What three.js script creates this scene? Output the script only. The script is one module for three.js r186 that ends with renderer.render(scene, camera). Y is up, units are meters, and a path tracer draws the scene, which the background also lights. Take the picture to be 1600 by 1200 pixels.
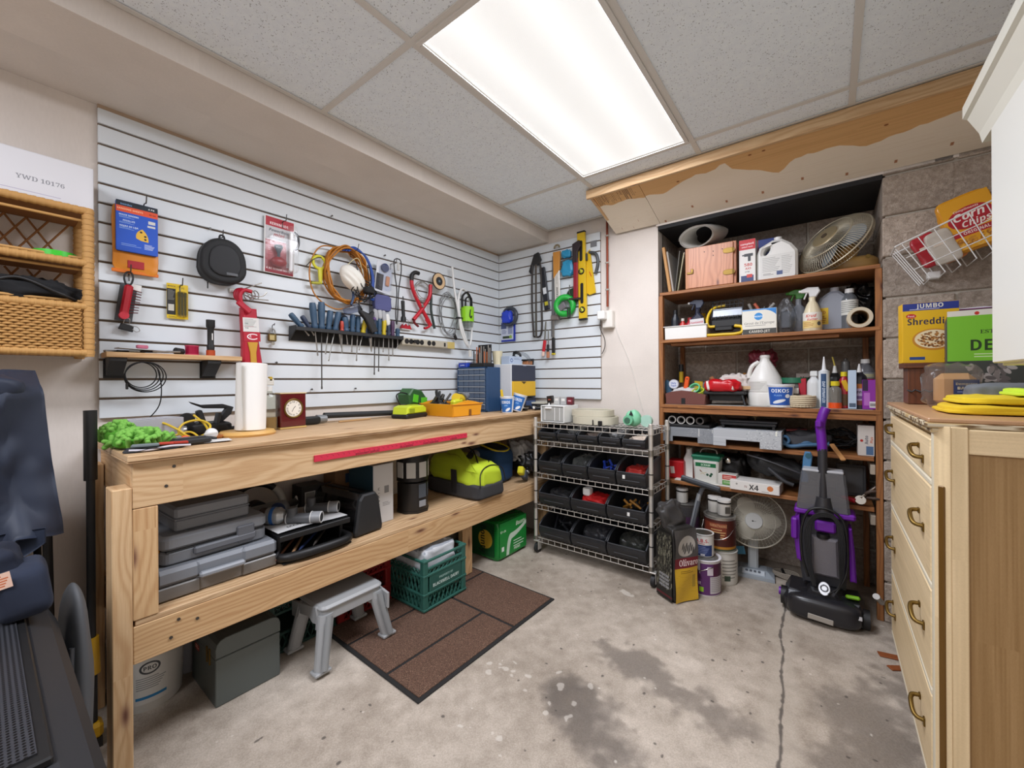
import * as THREE from 'three';
import { RectAreaLightUniformsLib } from 'three/addons/lights/RectAreaLightUniformsLib.js';
import { mergeGeometries, mergeVertices, toCreasedNormals } from 'three/addons/utils/BufferGeometryUtils.js';
import { ConvexGeometry } from 'three/addons/geometries/ConvexGeometry.js';

// ---------------------------------------------------------------- camera, light, exposure
const scene = new THREE.Scene();
const camera = new THREE.PerspectiveCamera(2 * Math.atan(600 / 642.69) * 180 / Math.PI, 1600 / 1200, .05, 40);
camera.rotation.order = 'YXZ';
camera.position.set(2.2354, 1.2, 2.7263);
camera.rotation.set(0, 37.603 * Math.PI / 180, -.0055);
camera.setViewOffset(1600, 1200, 0, 4.88, 1600, 1200);
scene.add(camera);
const renderer = new THREE.WebGLRenderer();
renderer.toneMapping = THREE.LinearToneMapping;
renderer.toneMappingExposure = 1.92;
renderer.shadowMap.enabled = true;
RectAreaLightUniformsLib.init();
const PANEL_LIGHT = 10, PANEL_GLOW = .4;
const CEIL = 2.367;

// ---------------------------------------------------------------- helpers
const _ = undefined;
let seed = 12345;
const rnd = (a = 0, b = 1) => { seed = (seed * 1664525 + 1013904223) >>> 0; return a + (b - a) * seed / 4294967296; };
const PT = new Float32Array(4096); for (let i = 0; i < 4096; i++) PT[i] = rnd(-1, 1);
const PN = { noise(x, y, z) {   // smooth lattice noise, -1..1
  const X = Math.floor(x), Y = Math.floor(y), Z = Math.floor(z), a = x - X, b = y - Y, c = z - Z, u = a * a * (3 - 2 * a), v = b * b * (3 - 2 * b), w = c * c * (3 - 2 * c);
  const h = Math.imul(X, 73856093), h1 = Math.imul(X + 1, 73856093), k = Math.imul(Y, 19349663), k1 = Math.imul(Y + 1, 19349663), l = Math.imul(Z, 83492791), l1 = Math.imul(Z + 1, 83492791);
  const q = (i) => { i ^= i >>> 13; i = Math.imul(i, 1540483477); i ^= i >>> 15; return PT[i & 4095]; };
  const p0 = q(h ^ k ^ l), p1 = q(h1 ^ k ^ l), p2 = q(h ^ k1 ^ l), p3 = q(h1 ^ k1 ^ l), A = p0 + (p1 - p0) * u, B = p2 + (p3 - p2) * u, s = A + (B - A) * v;
  if (w === 0) return s * .8;
  const r0 = q(h ^ k ^ l1), r1 = q(h1 ^ k ^ l1), r2 = q(h ^ k1 ^ l1), r3 = q(h1 ^ k1 ^ l1), C = r0 + (r1 - r0) * u, D = r2 + (r3 - r2) * u, t = C + (D - C) * v;
  return (s + (t - s) * w) * .8; } };
const fbm = (x, y, z = 0, o = 4) => { let s = 0, a = .5; for (let i = 0; i < o; i++) { s += a * PN.noise(x, y, z + i * 7); x *= 2.03; y *= 2.03; a *= .5; } return s; };
const clamp = (v, a = 0, b = 1) => Math.min(b, Math.max(a, v));
const sst = (a, b, v) => { const t = clamp((v - a) / (b - a)); return t * t * (3 - 2 * t); };
const hex = h => { const c = new THREE.Color(h); return c; };
const matCache = new Map();
function M(color, rough = .6, metal = 0, extra) {
  const k = color + '|' + rough + '|' + metal + '|' + JSON.stringify(extra || 0);
  if (!matCache.has(k)) matCache.set(k, new THREE.MeshPhysicalMaterial({ color, roughness: rough, metalness: metal, ...(extra || {}) }));
  return matCache.get(k);
}
const clear = (color, thick = 0, rough = .06) => M(color, rough, 0, { transmission: .95, thickness: thick, ior: 1.3 });
function norm(g) {
  if (g.index) g = g.toNonIndexed();
  if (!g.attributes.normal) g.computeVertexNormals();
  if (!g.attributes.uv) g.setAttribute('uv', new THREE.BufferAttribute(new Float32Array(g.attributes.position.count * 2), 2));
  for (const n of Object.keys(g.attributes)) if (!['position', 'normal', 'uv'].includes(n)) g.deleteAttribute(n);
  return g;
}
const TM = new THREE.Matrix4(), TQ = new THREE.Quaternion(), TE = new THREE.Euler();
function tf(g, p = [0, 0, 0], r = [0, 0, 0], s = 1) {
  g = norm(g);
  TQ.setFromEuler(TE.set(r[0], r[1], r[2]));
  TM.compose(new THREE.Vector3(...p), TQ, Array.isArray(s) ? new THREE.Vector3(...s) : new THREE.Vector3(s, s, s));
  g.applyMatrix4(TM);
  return g;
}
// box with chamfered edges, centred on p
function box(w, h, d, p, r, c = .002) {
  c = Math.min(c, w * .3, h * .3, d * .3);
  const a = w / 2, b = h / 2, e = d / 2, pts = [];
  for (const x of [-1, 1]) for (const y of [-1, 1]) for (const z of [-1, 1]) pts.push(
    new THREE.Vector3(x * a, y * (b - c), z * (e - c)), new THREE.Vector3(x * (a - c), y * b, z * (e - c)), new THREE.Vector3(x * (a - c), y * (b - c), z * e));
  return tf(boxUV(new ConvexGeometry(pts)), p, r);
}
function boxUV(g, grain = 'x', su = 1, sv = 1, ou = 0, ov = 0) {   // uv in metres, u along the grain
  g = norm(g);
  const P = g.attributes.position, Nn = g.attributes.normal, U = g.attributes.uv;
  const gi = 'xyz'.indexOf(grain), o = [0, 1, 2].filter(i => i !== gi);
  for (let i = 0; i < P.count; i++) {
    const p = [P.getX(i), P.getY(i), P.getZ(i)], n = [Nn.getX(i), Nn.getY(i), Nn.getZ(i)].map(Math.abs);
    let u, v;
    if (n[gi] > .8) { u = p[o[0]]; v = p[o[1]]; u *= .25; } else { u = p[gi]; v = n[o[0]] > n[o[1]] ? p[o[1]] : p[o[0]]; if (n[o[0]] > n[o[1]]) v += .11; }
    U.setXY(i, u * su + ou, v * sv + ov);
  }
  return g;
}
const plank = (w, h, d, p, r, grain = 'x', c = .002) => { const g = boxUV(box(w, h, d, [0, 0, 0], [0, 0, 0], c), grain, .5, 4, rnd(), rnd()); return tf(g, p, r); };
const cyl = (r1, r2, h, p, r, seg = 24, open = false) => tf(new THREE.CylinderGeometry(r2, r1, h, seg, 1, open), p, r);   // r1 at the bottom
const lathe = (pts, p, r, seg = 28) => tf(toCreasedNormals(new THREE.LatheGeometry(pts.map(q => new THREE.Vector2(Math.max(q[0], .0001), q[1])), seg), .6), p, r);
const sph = (r, p, s, ws = 20, hs = 14) => tf(new THREE.SphereGeometry(r, ws, hs), p, [0, 0, 0], s || 1);
const tor = (R, r, p, rot, arc = Math.PI * 2, rs = 8, ts = 40) => tf(new THREE.TorusGeometry(R, r, rs, ts, arc), p, rot);
const V = a => new THREE.Vector3(...a);
function tube(pts, r, seg, rs = 6, closed = false, p, rot) {
  return tf(new THREE.TubeGeometry(new THREE.CatmullRomCurve3(pts.map(V), closed, 'centripetal'), seg || pts.length * 6, r, rs, closed), p, rot);
}
const rod = (a, b, r, seg = 8) => { const A = V(a), B = V(b), d = B.clone().sub(A), L = d.length(); const g = norm(new THREE.CylinderGeometry(r, r, L, seg)); const q = new THREE.Quaternion().setFromUnitVectors(new THREE.Vector3(0, 1, 0), d.normalize()); g.applyMatrix4(new THREE.Matrix4().compose(A.add(B).multiplyScalar(.5), q, new THREE.Vector3(1, 1, 1))); return g; };
const cone = (a, b, r1, r2, seg = 12) => { const A = V(a), B = V(b), d = B.clone().sub(A), L = d.length(); const g = norm(new THREE.CylinderGeometry(r2, r1, L, seg)); const q = new THREE.Quaternion().setFromUnitVectors(new THREE.Vector3(0, 1, 0), d.normalize()); g.applyMatrix4(new THREE.Matrix4().compose(A.add(B).multiplyScalar(.5), q, new THREE.Vector3(1, 1, 1))); return g; };
// extruded outline in xy, depth along z, centred in z
function ext(pts, d, p, r, bev = .001, holes) {
  const s = pts.holes ? pts : new THREE.Shape(pts.map(q => new THREE.Vector2(q[0], q[1])));
  if (holes) for (const h of holes) s.holes.push(new THREE.Path(h.map(q => new THREE.Vector2(q[0], q[1]))));
  const g = new THREE.ExtrudeGeometry(s, { depth: d - 2 * bev, bevelEnabled: bev > 0, bevelSize: bev, bevelThickness: bev, bevelSegments: 1, bevelOffset: -bev, curveSegments: 10 });
  g.translate(0, 0, -(d - 2 * bev) / 2);
  return tf(g, p, r);
}
function rrect(w, h, r, n = 5) { const o = []; for (let k = 0; k < 4; k++) { const cx = (k === 0 || k === 3 ? 1 : -1) * (w / 2 - r), cy = (k < 2 ? 1 : -1) * (h / 2 - r); for (let i = 0; i <= n; i++) { const a = (k + i / n) * Math.PI / 2; o.push([cx + r * Math.cos(a), cy + r * Math.sin(a)]); } } return o; }
const oval = (a, b, n = 28, p = 1) => Array.from({ length: n }, (_, i) => { const t = i / n * Math.PI * 2, c = Math.cos(t), s = Math.sin(t); return [a * Math.sign(c) * Math.abs(c) ** p, b * Math.sign(s) * Math.abs(s) ** p]; });
// soft, creased body: superellipsoid with folds
function soft(w, h, d, p, r, o = {}) {
  const { n = 40, e = .5, amp = .01, f = 14, sd = 0, flat = .5, fn } = o;
  let g = mergeVertices((() => { const q = new THREE.SphereGeometry(1, n, Math.round(n * .7)); q.deleteAttribute('uv'); q.deleteAttribute('normal'); return q; })(), 1e-4);
  const P = g.attributes.position;
  for (let i = 0; i < P.count; i++) {
    let x = P.getX(i), y = P.getY(i), z = P.getZ(i);
    const k = v => Math.sign(v) * Math.abs(v) ** e;
    const m = Math.max(Math.abs(x), Math.abs(y), Math.abs(z));
    let X = k(x) * w / 2, Y = k(y) * h / 2, Z = k(z) * d / 2;
    const nn = (1 - Math.abs(PN.noise(X * f + sd, Y * f, Z * f))) * .6 + PN.noise(X * f * 2.3, Y * f * 2.3 + sd, Z * f * 2.3) * .5;
    const a = amp * (nn - .5);
    X += x * a; Y += y * a; Z += z * a;
    if (flat && Y < -h / 2 * (1 - .08 * flat)) Y = -h / 2;
    if (fn) [X, Y, Z] = fn(X, Y, Z);
    P.setXYZ(i, X, Y, Z);
  }
  g.computeVertexNormals();
  return tf(g, p, r);
}
// grid sheet: fn(u,v) -> [x,y,z]; given thickness
function sheet(nu, nv, fn, th = .002) {
  const pos = [], idx = [];
  const W = nu + 1, H = nv + 1, A = [];
  for (let j = 0; j < H; j++) for (let i = 0; i < W; i++) A.push(V(fn(i / nu, j / nv)));
  const top = new THREE.BufferGeometry();
  const ii = []; for (let j = 0; j < nv; j++) for (let i = 0; i < nu; i++) { const a = j * W + i; ii.push(a, a + 1, a + W, a + 1, a + W + 1, a + W); }
  top.setAttribute('position', new THREE.Float32BufferAttribute(A.flatMap(v => [v.x, v.y, v.z]), 3)); top.setIndex(ii); top.computeVertexNormals();
  const Nn = top.attributes.normal, n = A.length;
  for (let i = 0; i < n; i++) pos.push(A[i].x, A[i].y, A[i].z);
  for (let i = 0; i < n; i++) pos.push(A[i].x - Nn.getX(i) * th, A[i].y - Nn.getY(i) * th, A[i].z - Nn.getZ(i) * th);
  for (let k = 0; k < ii.length; k += 3) { idx.push(ii[k], ii[k + 1], ii[k + 2]); idx.push(n + ii[k], n + ii[k + 2], n + ii[k + 1]); }
  const edge = (a, b) => idx.push(a, n + a, b, b, n + a, n + b);
  for (let i = 0; i < nu; i++) { edge(i + 1, i); edge(nv * W + i, nv * W + i + 1); }
  for (let j = 0; j < nv; j++) { edge(j * W, (j + 1) * W); edge((j + 1) * W + nu, j * W + nu); }
  const uv = []; for (let k = 0; k < 2; k++) for (let j = 0; j < H; j++) for (let i = 0; i < W; i++) uv.push(i / nu, 1 - j / nv);
  const g = new THREE.BufferGeometry(); g.setAttribute('position', new THREE.Float32BufferAttribute(pos, 3)); g.setAttribute('uv', new THREE.Float32BufferAttribute(uv, 2)); g.setIndex(idx); g.computeVertexNormals();
  return norm(g);
}
const used = new Map();
function numbered(n) { const k = used.get(n) || 0; used.set(n, k + 1); return k ? n + '_' + String(k).padStart(3, '0') : n; }
function part(parent, name, mat, ...gs) {
  const m = new THREE.Mesh(gs.length > 1 ? mergeGeometries(gs.map(norm)) : norm(gs[0]), mat);
  m.name = name; m.castShadow = m.receiveShadow = true; parent.add(m); return m;
}
function thing(name, label, category, pos = [0, 0, 0], ry = 0, group) {
  const o = new THREE.Group(); o.name = numbered(name); o.position.set(...pos); o.rotation.y = ry;
  o.userData = { label, category }; if (group) o.userData.group = group; scene.add(o); return o;
}
function solo(name, label, category, mat, gs, pos = [0, 0, 0], ry = 0, group) {
  const m = part(scene, numbered(name), mat, ...(Array.isArray(gs) ? gs : [gs])); m.position.set(...pos); m.rotation.y = ry;
  m.userData = { label, category }; if (group) m.userData.group = group; return m;
}
function struct(name, mat, ...gs) { const m = part(scene, numbered(name), mat, ...gs); m.userData = { kind: 'structure' }; return m; }
// printed surfaces
function canvasTex(w, h, draw) {
  const c = document.createElement('canvas'); c.width = w; c.height = h; const x = c.getContext('2d'); draw(x, w, h);
  const t = new THREE.CanvasTexture(c); t.colorSpace = THREE.SRGBColorSpace; t.anisotropy = 4; return t;
}
const printMat = (w, h, draw, rough = .5, extra) => new THREE.MeshPhysicalMaterial({ map: canvasTex(w, h, draw), roughness: rough, ...(extra || {}) });
function T(x, s, px, py, size, color, font = 'sans-serif', weight = 'bold', align = 'center', maxw) { x.fillStyle = color; x.font = weight + ' ' + size + 'px ' + font; x.textAlign = align; x.textBaseline = 'middle'; if (maxw) x.fillText(s, px, py, maxw); else x.fillText(s, px, py); }
const fill = (x, c, a = 0, b = 0, w = 9999, h = 9999) => { x.fillStyle = c; x.fillRect(a, b, w, h); };
const lines = (x, c, a, b, w, n, gap, th = 2) => { for (let i = 0; i < n; i++) fill(x, c, a, b + i * gap, w * (.75 + .25 * ((i * 7919) % 5) / 4), th); };
const decal = (parent, name, w, h, p, r, mat) => part(parent, name, mat, tf(new THREE.PlaneGeometry(w, h), p, r));
const wrap = (parent, name, rad, h, y, a0, a1, mat, x = 0, z = 0, rt) => part(parent, name, mat, tf(new THREE.CylinderGeometry(rt || rad, rad, h, 24, 1, true, a0, a1 - a0), [x, y, z]));
function dataTex(w, h, fn, srgb = true) {
  const d = new Uint8Array(w * h * 4);
  for (let j = 0; j < h; j++) for (let i = 0; i < w; i++) { const c = fn(i / w, j / h, i, j), k = (j * w + i) * 4; d[k] = clamp(c[0], 0, 255); d[k + 1] = clamp(c[1], 0, 255); d[k + 2] = clamp(c[2], 0, 255); d[k + 3] = 255; }
  const t = new THREE.DataTexture(d, w, h); t.wrapS = t.wrapT = THREE.RepeatWrapping; t.magFilter = THREE.LinearFilter; t.minFilter = THREE.LinearMipmapLinearFilter; t.generateMipmaps = true; if (srgb) t.colorSpace = THREE.SRGBColorSpace; t.needsUpdate = true; return t;
}
// tileable-enough wood: u spans 2 m, v spans .25 m
function woodMat(light, dark, knots, sd, rough = .65, contrast = 1) {
  const L = light, D = dark, W = 1024, H = 256, ks = [];
  let s0 = seed; seed = sd * 7777 + 1; for (let i = 0; i < knots; i++) ks.push([rnd(.03, .97), rnd(.12, .88), rnd(.5, 1)]); seed = s0;
  const t = dataTex(W, H, (u, v) => {
    let y = v * 8, kn = 0;
    for (const [a, b, s] of ks) { const dx = (u - a) * 2 / .03, dy = (v - b) * .25 / .012, q = (dx * dx * .5 + dy * dy) / (s * s); y += Math.sign(dy) * .5 * Math.exp(-q * .25); kn = Math.max(kn, Math.exp(-q * 1.6)); }
    const wv = fbm(u * 5 + sd, y * .35, sd, 3);
    const ring = .5 + .5 * Math.sin((y * 1.3 + wv * 3.5) * 6.28);
    const fine = PN.noise(u * 30, v * 190, sd) * .5 + PN.noise(u * 120, v * 300, sd + 4) * .3;
    let k = clamp((.28 + .38 * ring * ring + .3 * fine + .25 * fbm(u * 3, v * 2, sd + 9, 2)) * contrast, 0, 1);
    const sc = 1 - .62 * kn;
    return [0, 1, 2].map(i => (L[i] + (D[i] - L[i]) * k) * (i === 0 ? 1 - .5 * kn : sc));
  });
  return new THREE.MeshPhysicalMaterial({ map: t, roughness: rough });
}
const HALF = Math.PI / 2;
// ---------------------------------------------------------------- materials of the room
const paint = (() => { const t = dataTex(256, 256, (u, v) => { const k = fbm(u * 6, v * 6, 3, 3) * 10 + (rnd() - .5) * 4; return [221 + k, 212 + k, 203 + k]; }); return new THREE.MeshPhysicalMaterial({ map: t, roughness: .75 }); })();
const pine = woodMat([224, 194, 152], [184, 142, 98], 4, 3), pine2 = woodMat([220, 186, 140], [178, 132, 86], 5, 8), ply = woodMat([220, 190, 150], [166, 128, 90], 3, 5, .6, 1.1);
const shelfWood = woodMat([176, 118, 66], [112, 66, 34], 5, 11, .55), darkWood = woodMat([120, 68, 38], [74, 38, 20], 2, 14, .45);
const SLAT = M('#dde3e7', .38), MDF = M('#7d6a58', .85), BLACK = M('#131314', .5), BLK2 = M('#222325', .55), RUB = M('#1a1a1b', .85), CHROME = M('#d4d2cc', .22, 1), STEEL = M('#a9a7a2', .35, 1), DSTEEL = M('#5d5b58', .45, 1), WHITEP = M('#eeeeea', .4), GREYP = M('#6e7176', .5), BRASS = M('#7a6232', .42, .9), LIME = M('#b9cf2a', .75), NAVY = M('#1f2a3d', .8);

// floor: worn concrete with stains, paint drips and a filled crack
{
  const X0 = -.3, Z0 = -.8, W = 3.6, N = 1280, px = N / W, buf = new Float32Array(N * N * 3);
  const blot = (x, z, cx, cz, rx, rz, ang = 0) => { const c = Math.cos(ang), s = Math.sin(ang), a = ((x - cx) * c + (z - cz) * s) / rx, b = (-(x - cx) * s + (z - cz) * c) / rz; return a * a + b * b; };
  const mix = (k, c, q) => { for (let i = 0; i < 3; i++) buf[k + i] += (c[i] - buf[k + i]) * q; };
  const OIL = [62, 56, 52], CEM = [198, 188, 174], WP = [226, 220, 210], DK = [50, 45, 42];
  for (let j = 0; j < N; j++) for (let i = 0; i < N; i++) {
    const x = X0 + i / px, z = Z0 + j / px, k = (j * N + i) * 3;
    const n = fbm(x * 5, z * 5, 8, 3), n2 = fbm(x * 24, z * 24, 2, 2);
    const v = fbm(x * 2.2, z * 2.2, 1, 3) * 30 + n2 * 26 + n * 14 + (rnd() - .5) * 24;
    buf[k] = 172 + v; buf[k + 1] = 160 + v; buf[k + 2] = 146 + v;
    if (x > 1 && z > 0 && z < 2.4) {
      const d1 = sst(1.25, .2, blot(x, z, 1.62, 1.42, .3, .16, .5) + n * 1.6 + n2 * .8), d2 = sst(1.3, .2, blot(x, z, 1.72, 1.08, .3, .12, .3) + n * 2.4 + n2 * 1.2), d3 = sst(1.2, .2, blot(x, z, 2.0, 1.5, .42, .2, .2) + n * 2.6 + n2), d4 = sst(1.2, .3, blot(x, z, 2.35, .75, .14, .5, .2) + n * 2 + n2);
      mix(k, OIL, Math.max(d1 * .5, d2 * .36, d3 * .42, d4 * .3) * (.75 + .5 * clamp(n2 + .5)));
      const e = Math.abs(x - (2.085 + .012 * PN.noise(z * 7, 3, 1) + (z - .9) * .06));
      if (e < .12 && z > .05) { mix(k, CEM, sst(.075, .03, e + n * .06) * .35); mix(k, DK, sst(.007, .002, e + .004 * PN.noise(z * 60, x * 60, 0)) * .62); }
    }
  }
  const spot = (cx, cz, rx, rz, an, c, q, rag = .8) => { const R = Math.max(rx, rz) * 1.5; for (let j = Math.floor((cz - R - Z0) * px); j <= (cz + R - Z0) * px; j++) for (let i = Math.floor((cx - R - X0) * px); i <= (cx + R - X0) * px; i++) { const x = X0 + i / px, z = Z0 + j / px; mix((j * N + i) * 3, c, sst(1.3, .6, blot(x, z, cx, cz, rx, rz, an) + rag * PN.noise(x * 60, z * 60, 3)) * q); } };
  const s0 = seed; seed = 99;
  for (let i = 0; i < 22; i++) spot(1.28 + rnd(-.2, .22), 1.42 + rnd(-.16, .3), rnd(.003, .012), rnd(.005, .02), rnd(0, 3), WP, .5, 2.2);
  for (let i = 0; i < 60; i++) spot(rnd(.6, 2.4), rnd(.2, 2.4), rnd(.003, .005), rnd(.003, .007), rnd(0, 3), WP, .6);
  for (let i = 0; i < 110; i++) spot(rnd(.6, 2.6), rnd(.1, 2.6), rnd(.003, .008), rnd(.003, .008), 0, DK, .55);
  spot(1.33, .5, .045, .02, .4, WP, .55); spot(2.25, .12, .14, .03, -.4, WP, .5, 2); seed = s0;
  const t = dataTex(N, N, (u, v, i, j) => { const k = (j * N + i) * 3; return [buf[k], buf[k + 1], buf[k + 2]]; });
  const bump = dataTex(256, 256, (u, v) => { const k = 128 + fbm(u * 30, v * 30, 2, 3) * 120 + (rnd() - .5) * 40; return [k, k, k]; }, false); bump.repeat.set(6, 6);
  const g = tf(new THREE.BoxGeometry(W, .1, 6), [X0 + W / 2, -.05, Z0 + 3]);
  const P = g.attributes.position, U = g.attributes.uv; for (let i = 0; i < P.count; i++) U.setXY(i, (P.getX(i) - X0) / W, (P.getZ(i) - Z0) / W);
  struct('floor', new THREE.MeshPhysicalMaterial({ map: t, roughness: .72, bumpMap: bump, bumpScale: .0015 }), g);
}
// walls
const SP = .0762, G0 = 2.2059;
const wl = struct('wall_left', paint, box(.1, 2.6, 5.9, [-.07, 1.3, 2.25], _, 0));
const wb = struct('wall_back', paint, box(1.465, 2.6, .1, [.6125, 1.3, -.07], _, 0), box(1.62, .4, .1, [2.15, 2.41, -.05], _, 0));
struct('wall_right', paint, box(.1, 2.6, 5.9, [3.0, 1.3, 2.25], _, 0));
struct('wall_front', paint, box(3.2, 2.6, .1, [1.45, 1.3, 5.15], _, 0));
// slatted panels: brown core, each slat a board of its own with a lipped groove between
function slats(parent, len, along) {
  const prof = [[0, .0045], [.008, .0045], [.008, .013], [0, .013]];
  for (let k = 0; k < 16; k++) {
    const y1 = k === 0 ? G0 + .062 : G0 - SP * (k - 1) - .0045, y0 = G0 - SP * k + .0045, h = y1 - (k === 15 ? G0 - SP * 15 : y0), yc = y1 - h / 2;
    const g = along === 'z' ? box(.012, h, len, [-.006, yc, len / 2], _, .0015) : box(len, h, .012, [len / 2, yc, -.006], _, .0015);
    part(parent, 'slat', SLAT, g);
  }
  const H = 1.205, yb = G0 - SP * 15 + H / 2;
  part(parent, 'backing_board', MDF, along === 'z' ? box(.008, H, len - .002, [-.0161, yb, len / 2], _, 0) : box(len - .002, H, .008, [len / 2, yb, -.0161], _, 0));
}
slats(wl, 2.44, 'z'); slats(wb, .938, 'x');
// soffit along the left wall
struct('soffit', paint, box(.51, .14, 5.9, [.235, 2.355, 2.25], _, .001));
// paper-faced edge strip where the panel meets the soffit
struct('trim_1', M('#b49c84', .8), box(.01, .02, 2.44, [-.012, 2.277, 1.22], _, .002));
// hung ceiling
const ceil = struct('ceiling', M('#b9b6b2', .9), box(3.2, .05, 5.95, [1.45, 2.45, 2.2], _, 0));
{
  const spots = []; { const s0 = seed; seed = 7; for (let i = 0; i < 2600; i++) spots.push([rnd(), rnd(), rnd(.0008, .0032), rnd(.5, 2.2), rnd(0, 3.14), rnd(.35, .9)]); seed = s0; }
  const N = 1024, acc = new Float32Array(N * N);
  for (const [a, b, r, el, an, st] of spots) { const R = r * el * 1.2; const i0 = Math.floor((a - R) * N), i1 = Math.ceil((a + R) * N), j0 = Math.floor((b - R) * N), j1 = Math.ceil((b + R) * N), c = Math.cos(an), s = Math.sin(an);
    for (let j = j0; j <= j1; j++) for (let i = i0; i <= i1; i++) { const x = i / N - a, y = j / N - b, q = ((x * c + y * s) / (r * el)) ** 2 + ((-x * s + y * c) / (r * .6)) ** 2; const k = ((j + N) % N) * N + (i + N) % N; acc[k] = Math.max(acc[k], sst(1.2, .5, q) * st); } }
  const tt = dataTex(N, N, (u, v, i, j) => { const k = fbm(u * 40, v * 40, 1, 2) * 8 + (rnd() - .5) * 9, d = acc[j * N + i]; return [238, 246, 254].map(c => (c + k) * (1 - .6 * d)); });
  const tileM = new THREE.MeshPhysicalMaterial({ map: tt, roughness: .95 });
  const barM = M('#d8d5d0', .5);
  const xs = [.497, 1.1, 1.71, 2.318, 2.93], zs = [.425, .59, 1.81, 3.03, 4.25, 5.08], zsL = [.0, .59, 1.81, 3.03, 4.25, 5.08];
  const tile = (x0, x1, z0, z1) => { const g = tf(new THREE.BoxGeometry(x1 - x0, .012, z1 - z0), [(x0 + x1) / 2, CEIL + .012, (z0 + z1) / 2]); const P = g.attributes.position, U = g.attributes.uv; const o = rnd(); for (let i = 0; i < P.count; i++) U.setXY(i, P.getX(i) / .6 + o, P.getZ(i) / .6 + o); part(ceil, 'ceiling_tile', tileM, g); };
  for (let i = 0; i < 4; i++) for (let j = 0; j < 5; j++) { if (i === 1 && (j === 1 || j === 3)) continue; const Z = i === 0 ? zsL : zs; tile(xs[i] + .006, xs[i + 1] - .006, Z[j] + .006, Z[j + 1] - .006); }
  for (const x of [1.1, 1.71, 2.318]) part(ceil, 'grid_bar', barM, box(.024, .006, 4.65, [x, CEIL + .003, 2.755], _, .0008), box(.004, .03, 4.65, [x, CEIL + .02, 2.755], _, 0));
  for (const z of [.59, 1.81, 3.03, 4.25]) for (let i = 0; i < 4; i++) part(ceil, 'grid_bar', barM, box(xs[i + 1] - xs[i] - .022, .006, .024, [(xs[i] + xs[i + 1]) / 2, CEIL + .0032, z], _, .0008));
  part(ceil, 'wall_angle', barM, box(.02, .004, 5.06, [.502, CEIL + .002, 2.53], _, 0), box(.55, .004, .02, [.78, CEIL + .0021, .012], _, 0));
  part(ceil, 'wall_angle', barM, box(1.86, .004, .022, [2.0, CEIL + .0022, .446], _, 0));
}
// recessed lamp panels (the second is behind the camera)
function troffer(x, z, label, power) {
  const t = thing('ceiling_light', label, 'ceiling light', [x, CEIL, z]);
  part(t, 'frame', M('#dad7d2', .45), box(.585, .02, .018, [0, .004, .595], _, .001), box(.585, .02, .018, [0, .004, -.595], _, .001), box(.018, .02, 1.17, [.2835, .004, 0], _, .001), box(.018, .02, 1.17, [-.2835, .004, 0], _, .001));
  part(t, 'housing', M('#efefee', .6), box(.58, .05, 1.2, [0, .045, 0], _, .002));
  const glow = dataTex(256, 64, (u, v) => { const a = Math.exp(-(((u - .28) / .13) ** 2)) + Math.exp(-(((u - .72) / .13) ** 2)), k = 226 + 26 * a + 3 * Math.sin(u * 800); return [k * .985, k * .995, k]; });
  const prism = dataTex(256, 256, (u, v) => { const k = 128 + 60 * Math.sin(u * 6.283 * 64) * Math.sin(v * 6.283 * 64); return [k, k, k]; }, false); prism.repeat.set(2, 4);
  part(t, 'diffuser', new THREE.MeshPhysicalMaterial({ color: '#f4f4f2', roughness: .4, emissive: '#ffffff', emissiveMap: glow, emissiveIntensity: PANEL_GLOW, bumpMap: prism, bumpScale: .001 }), (() => { const g = tf(new THREE.BoxGeometry(.55, .006, 1.17), [0, .006, 0]); return g; })());
  const L = new THREE.RectAreaLight('#f2f5ff', power, .55, 1.17); L.position.set(x, CEIL - .004, z); L.rotation.x = -HALF; L.name = 'panel_light'; scene.add(L);
}
troffer(1.405, 1.2, 'long white recessed ceiling light panel glowing above the room', PANEL_LIGHT);
troffer(1.405, 3.64, 'second recessed ceiling light panel, behind the viewer', PANEL_LIGHT * 1.3);

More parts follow.
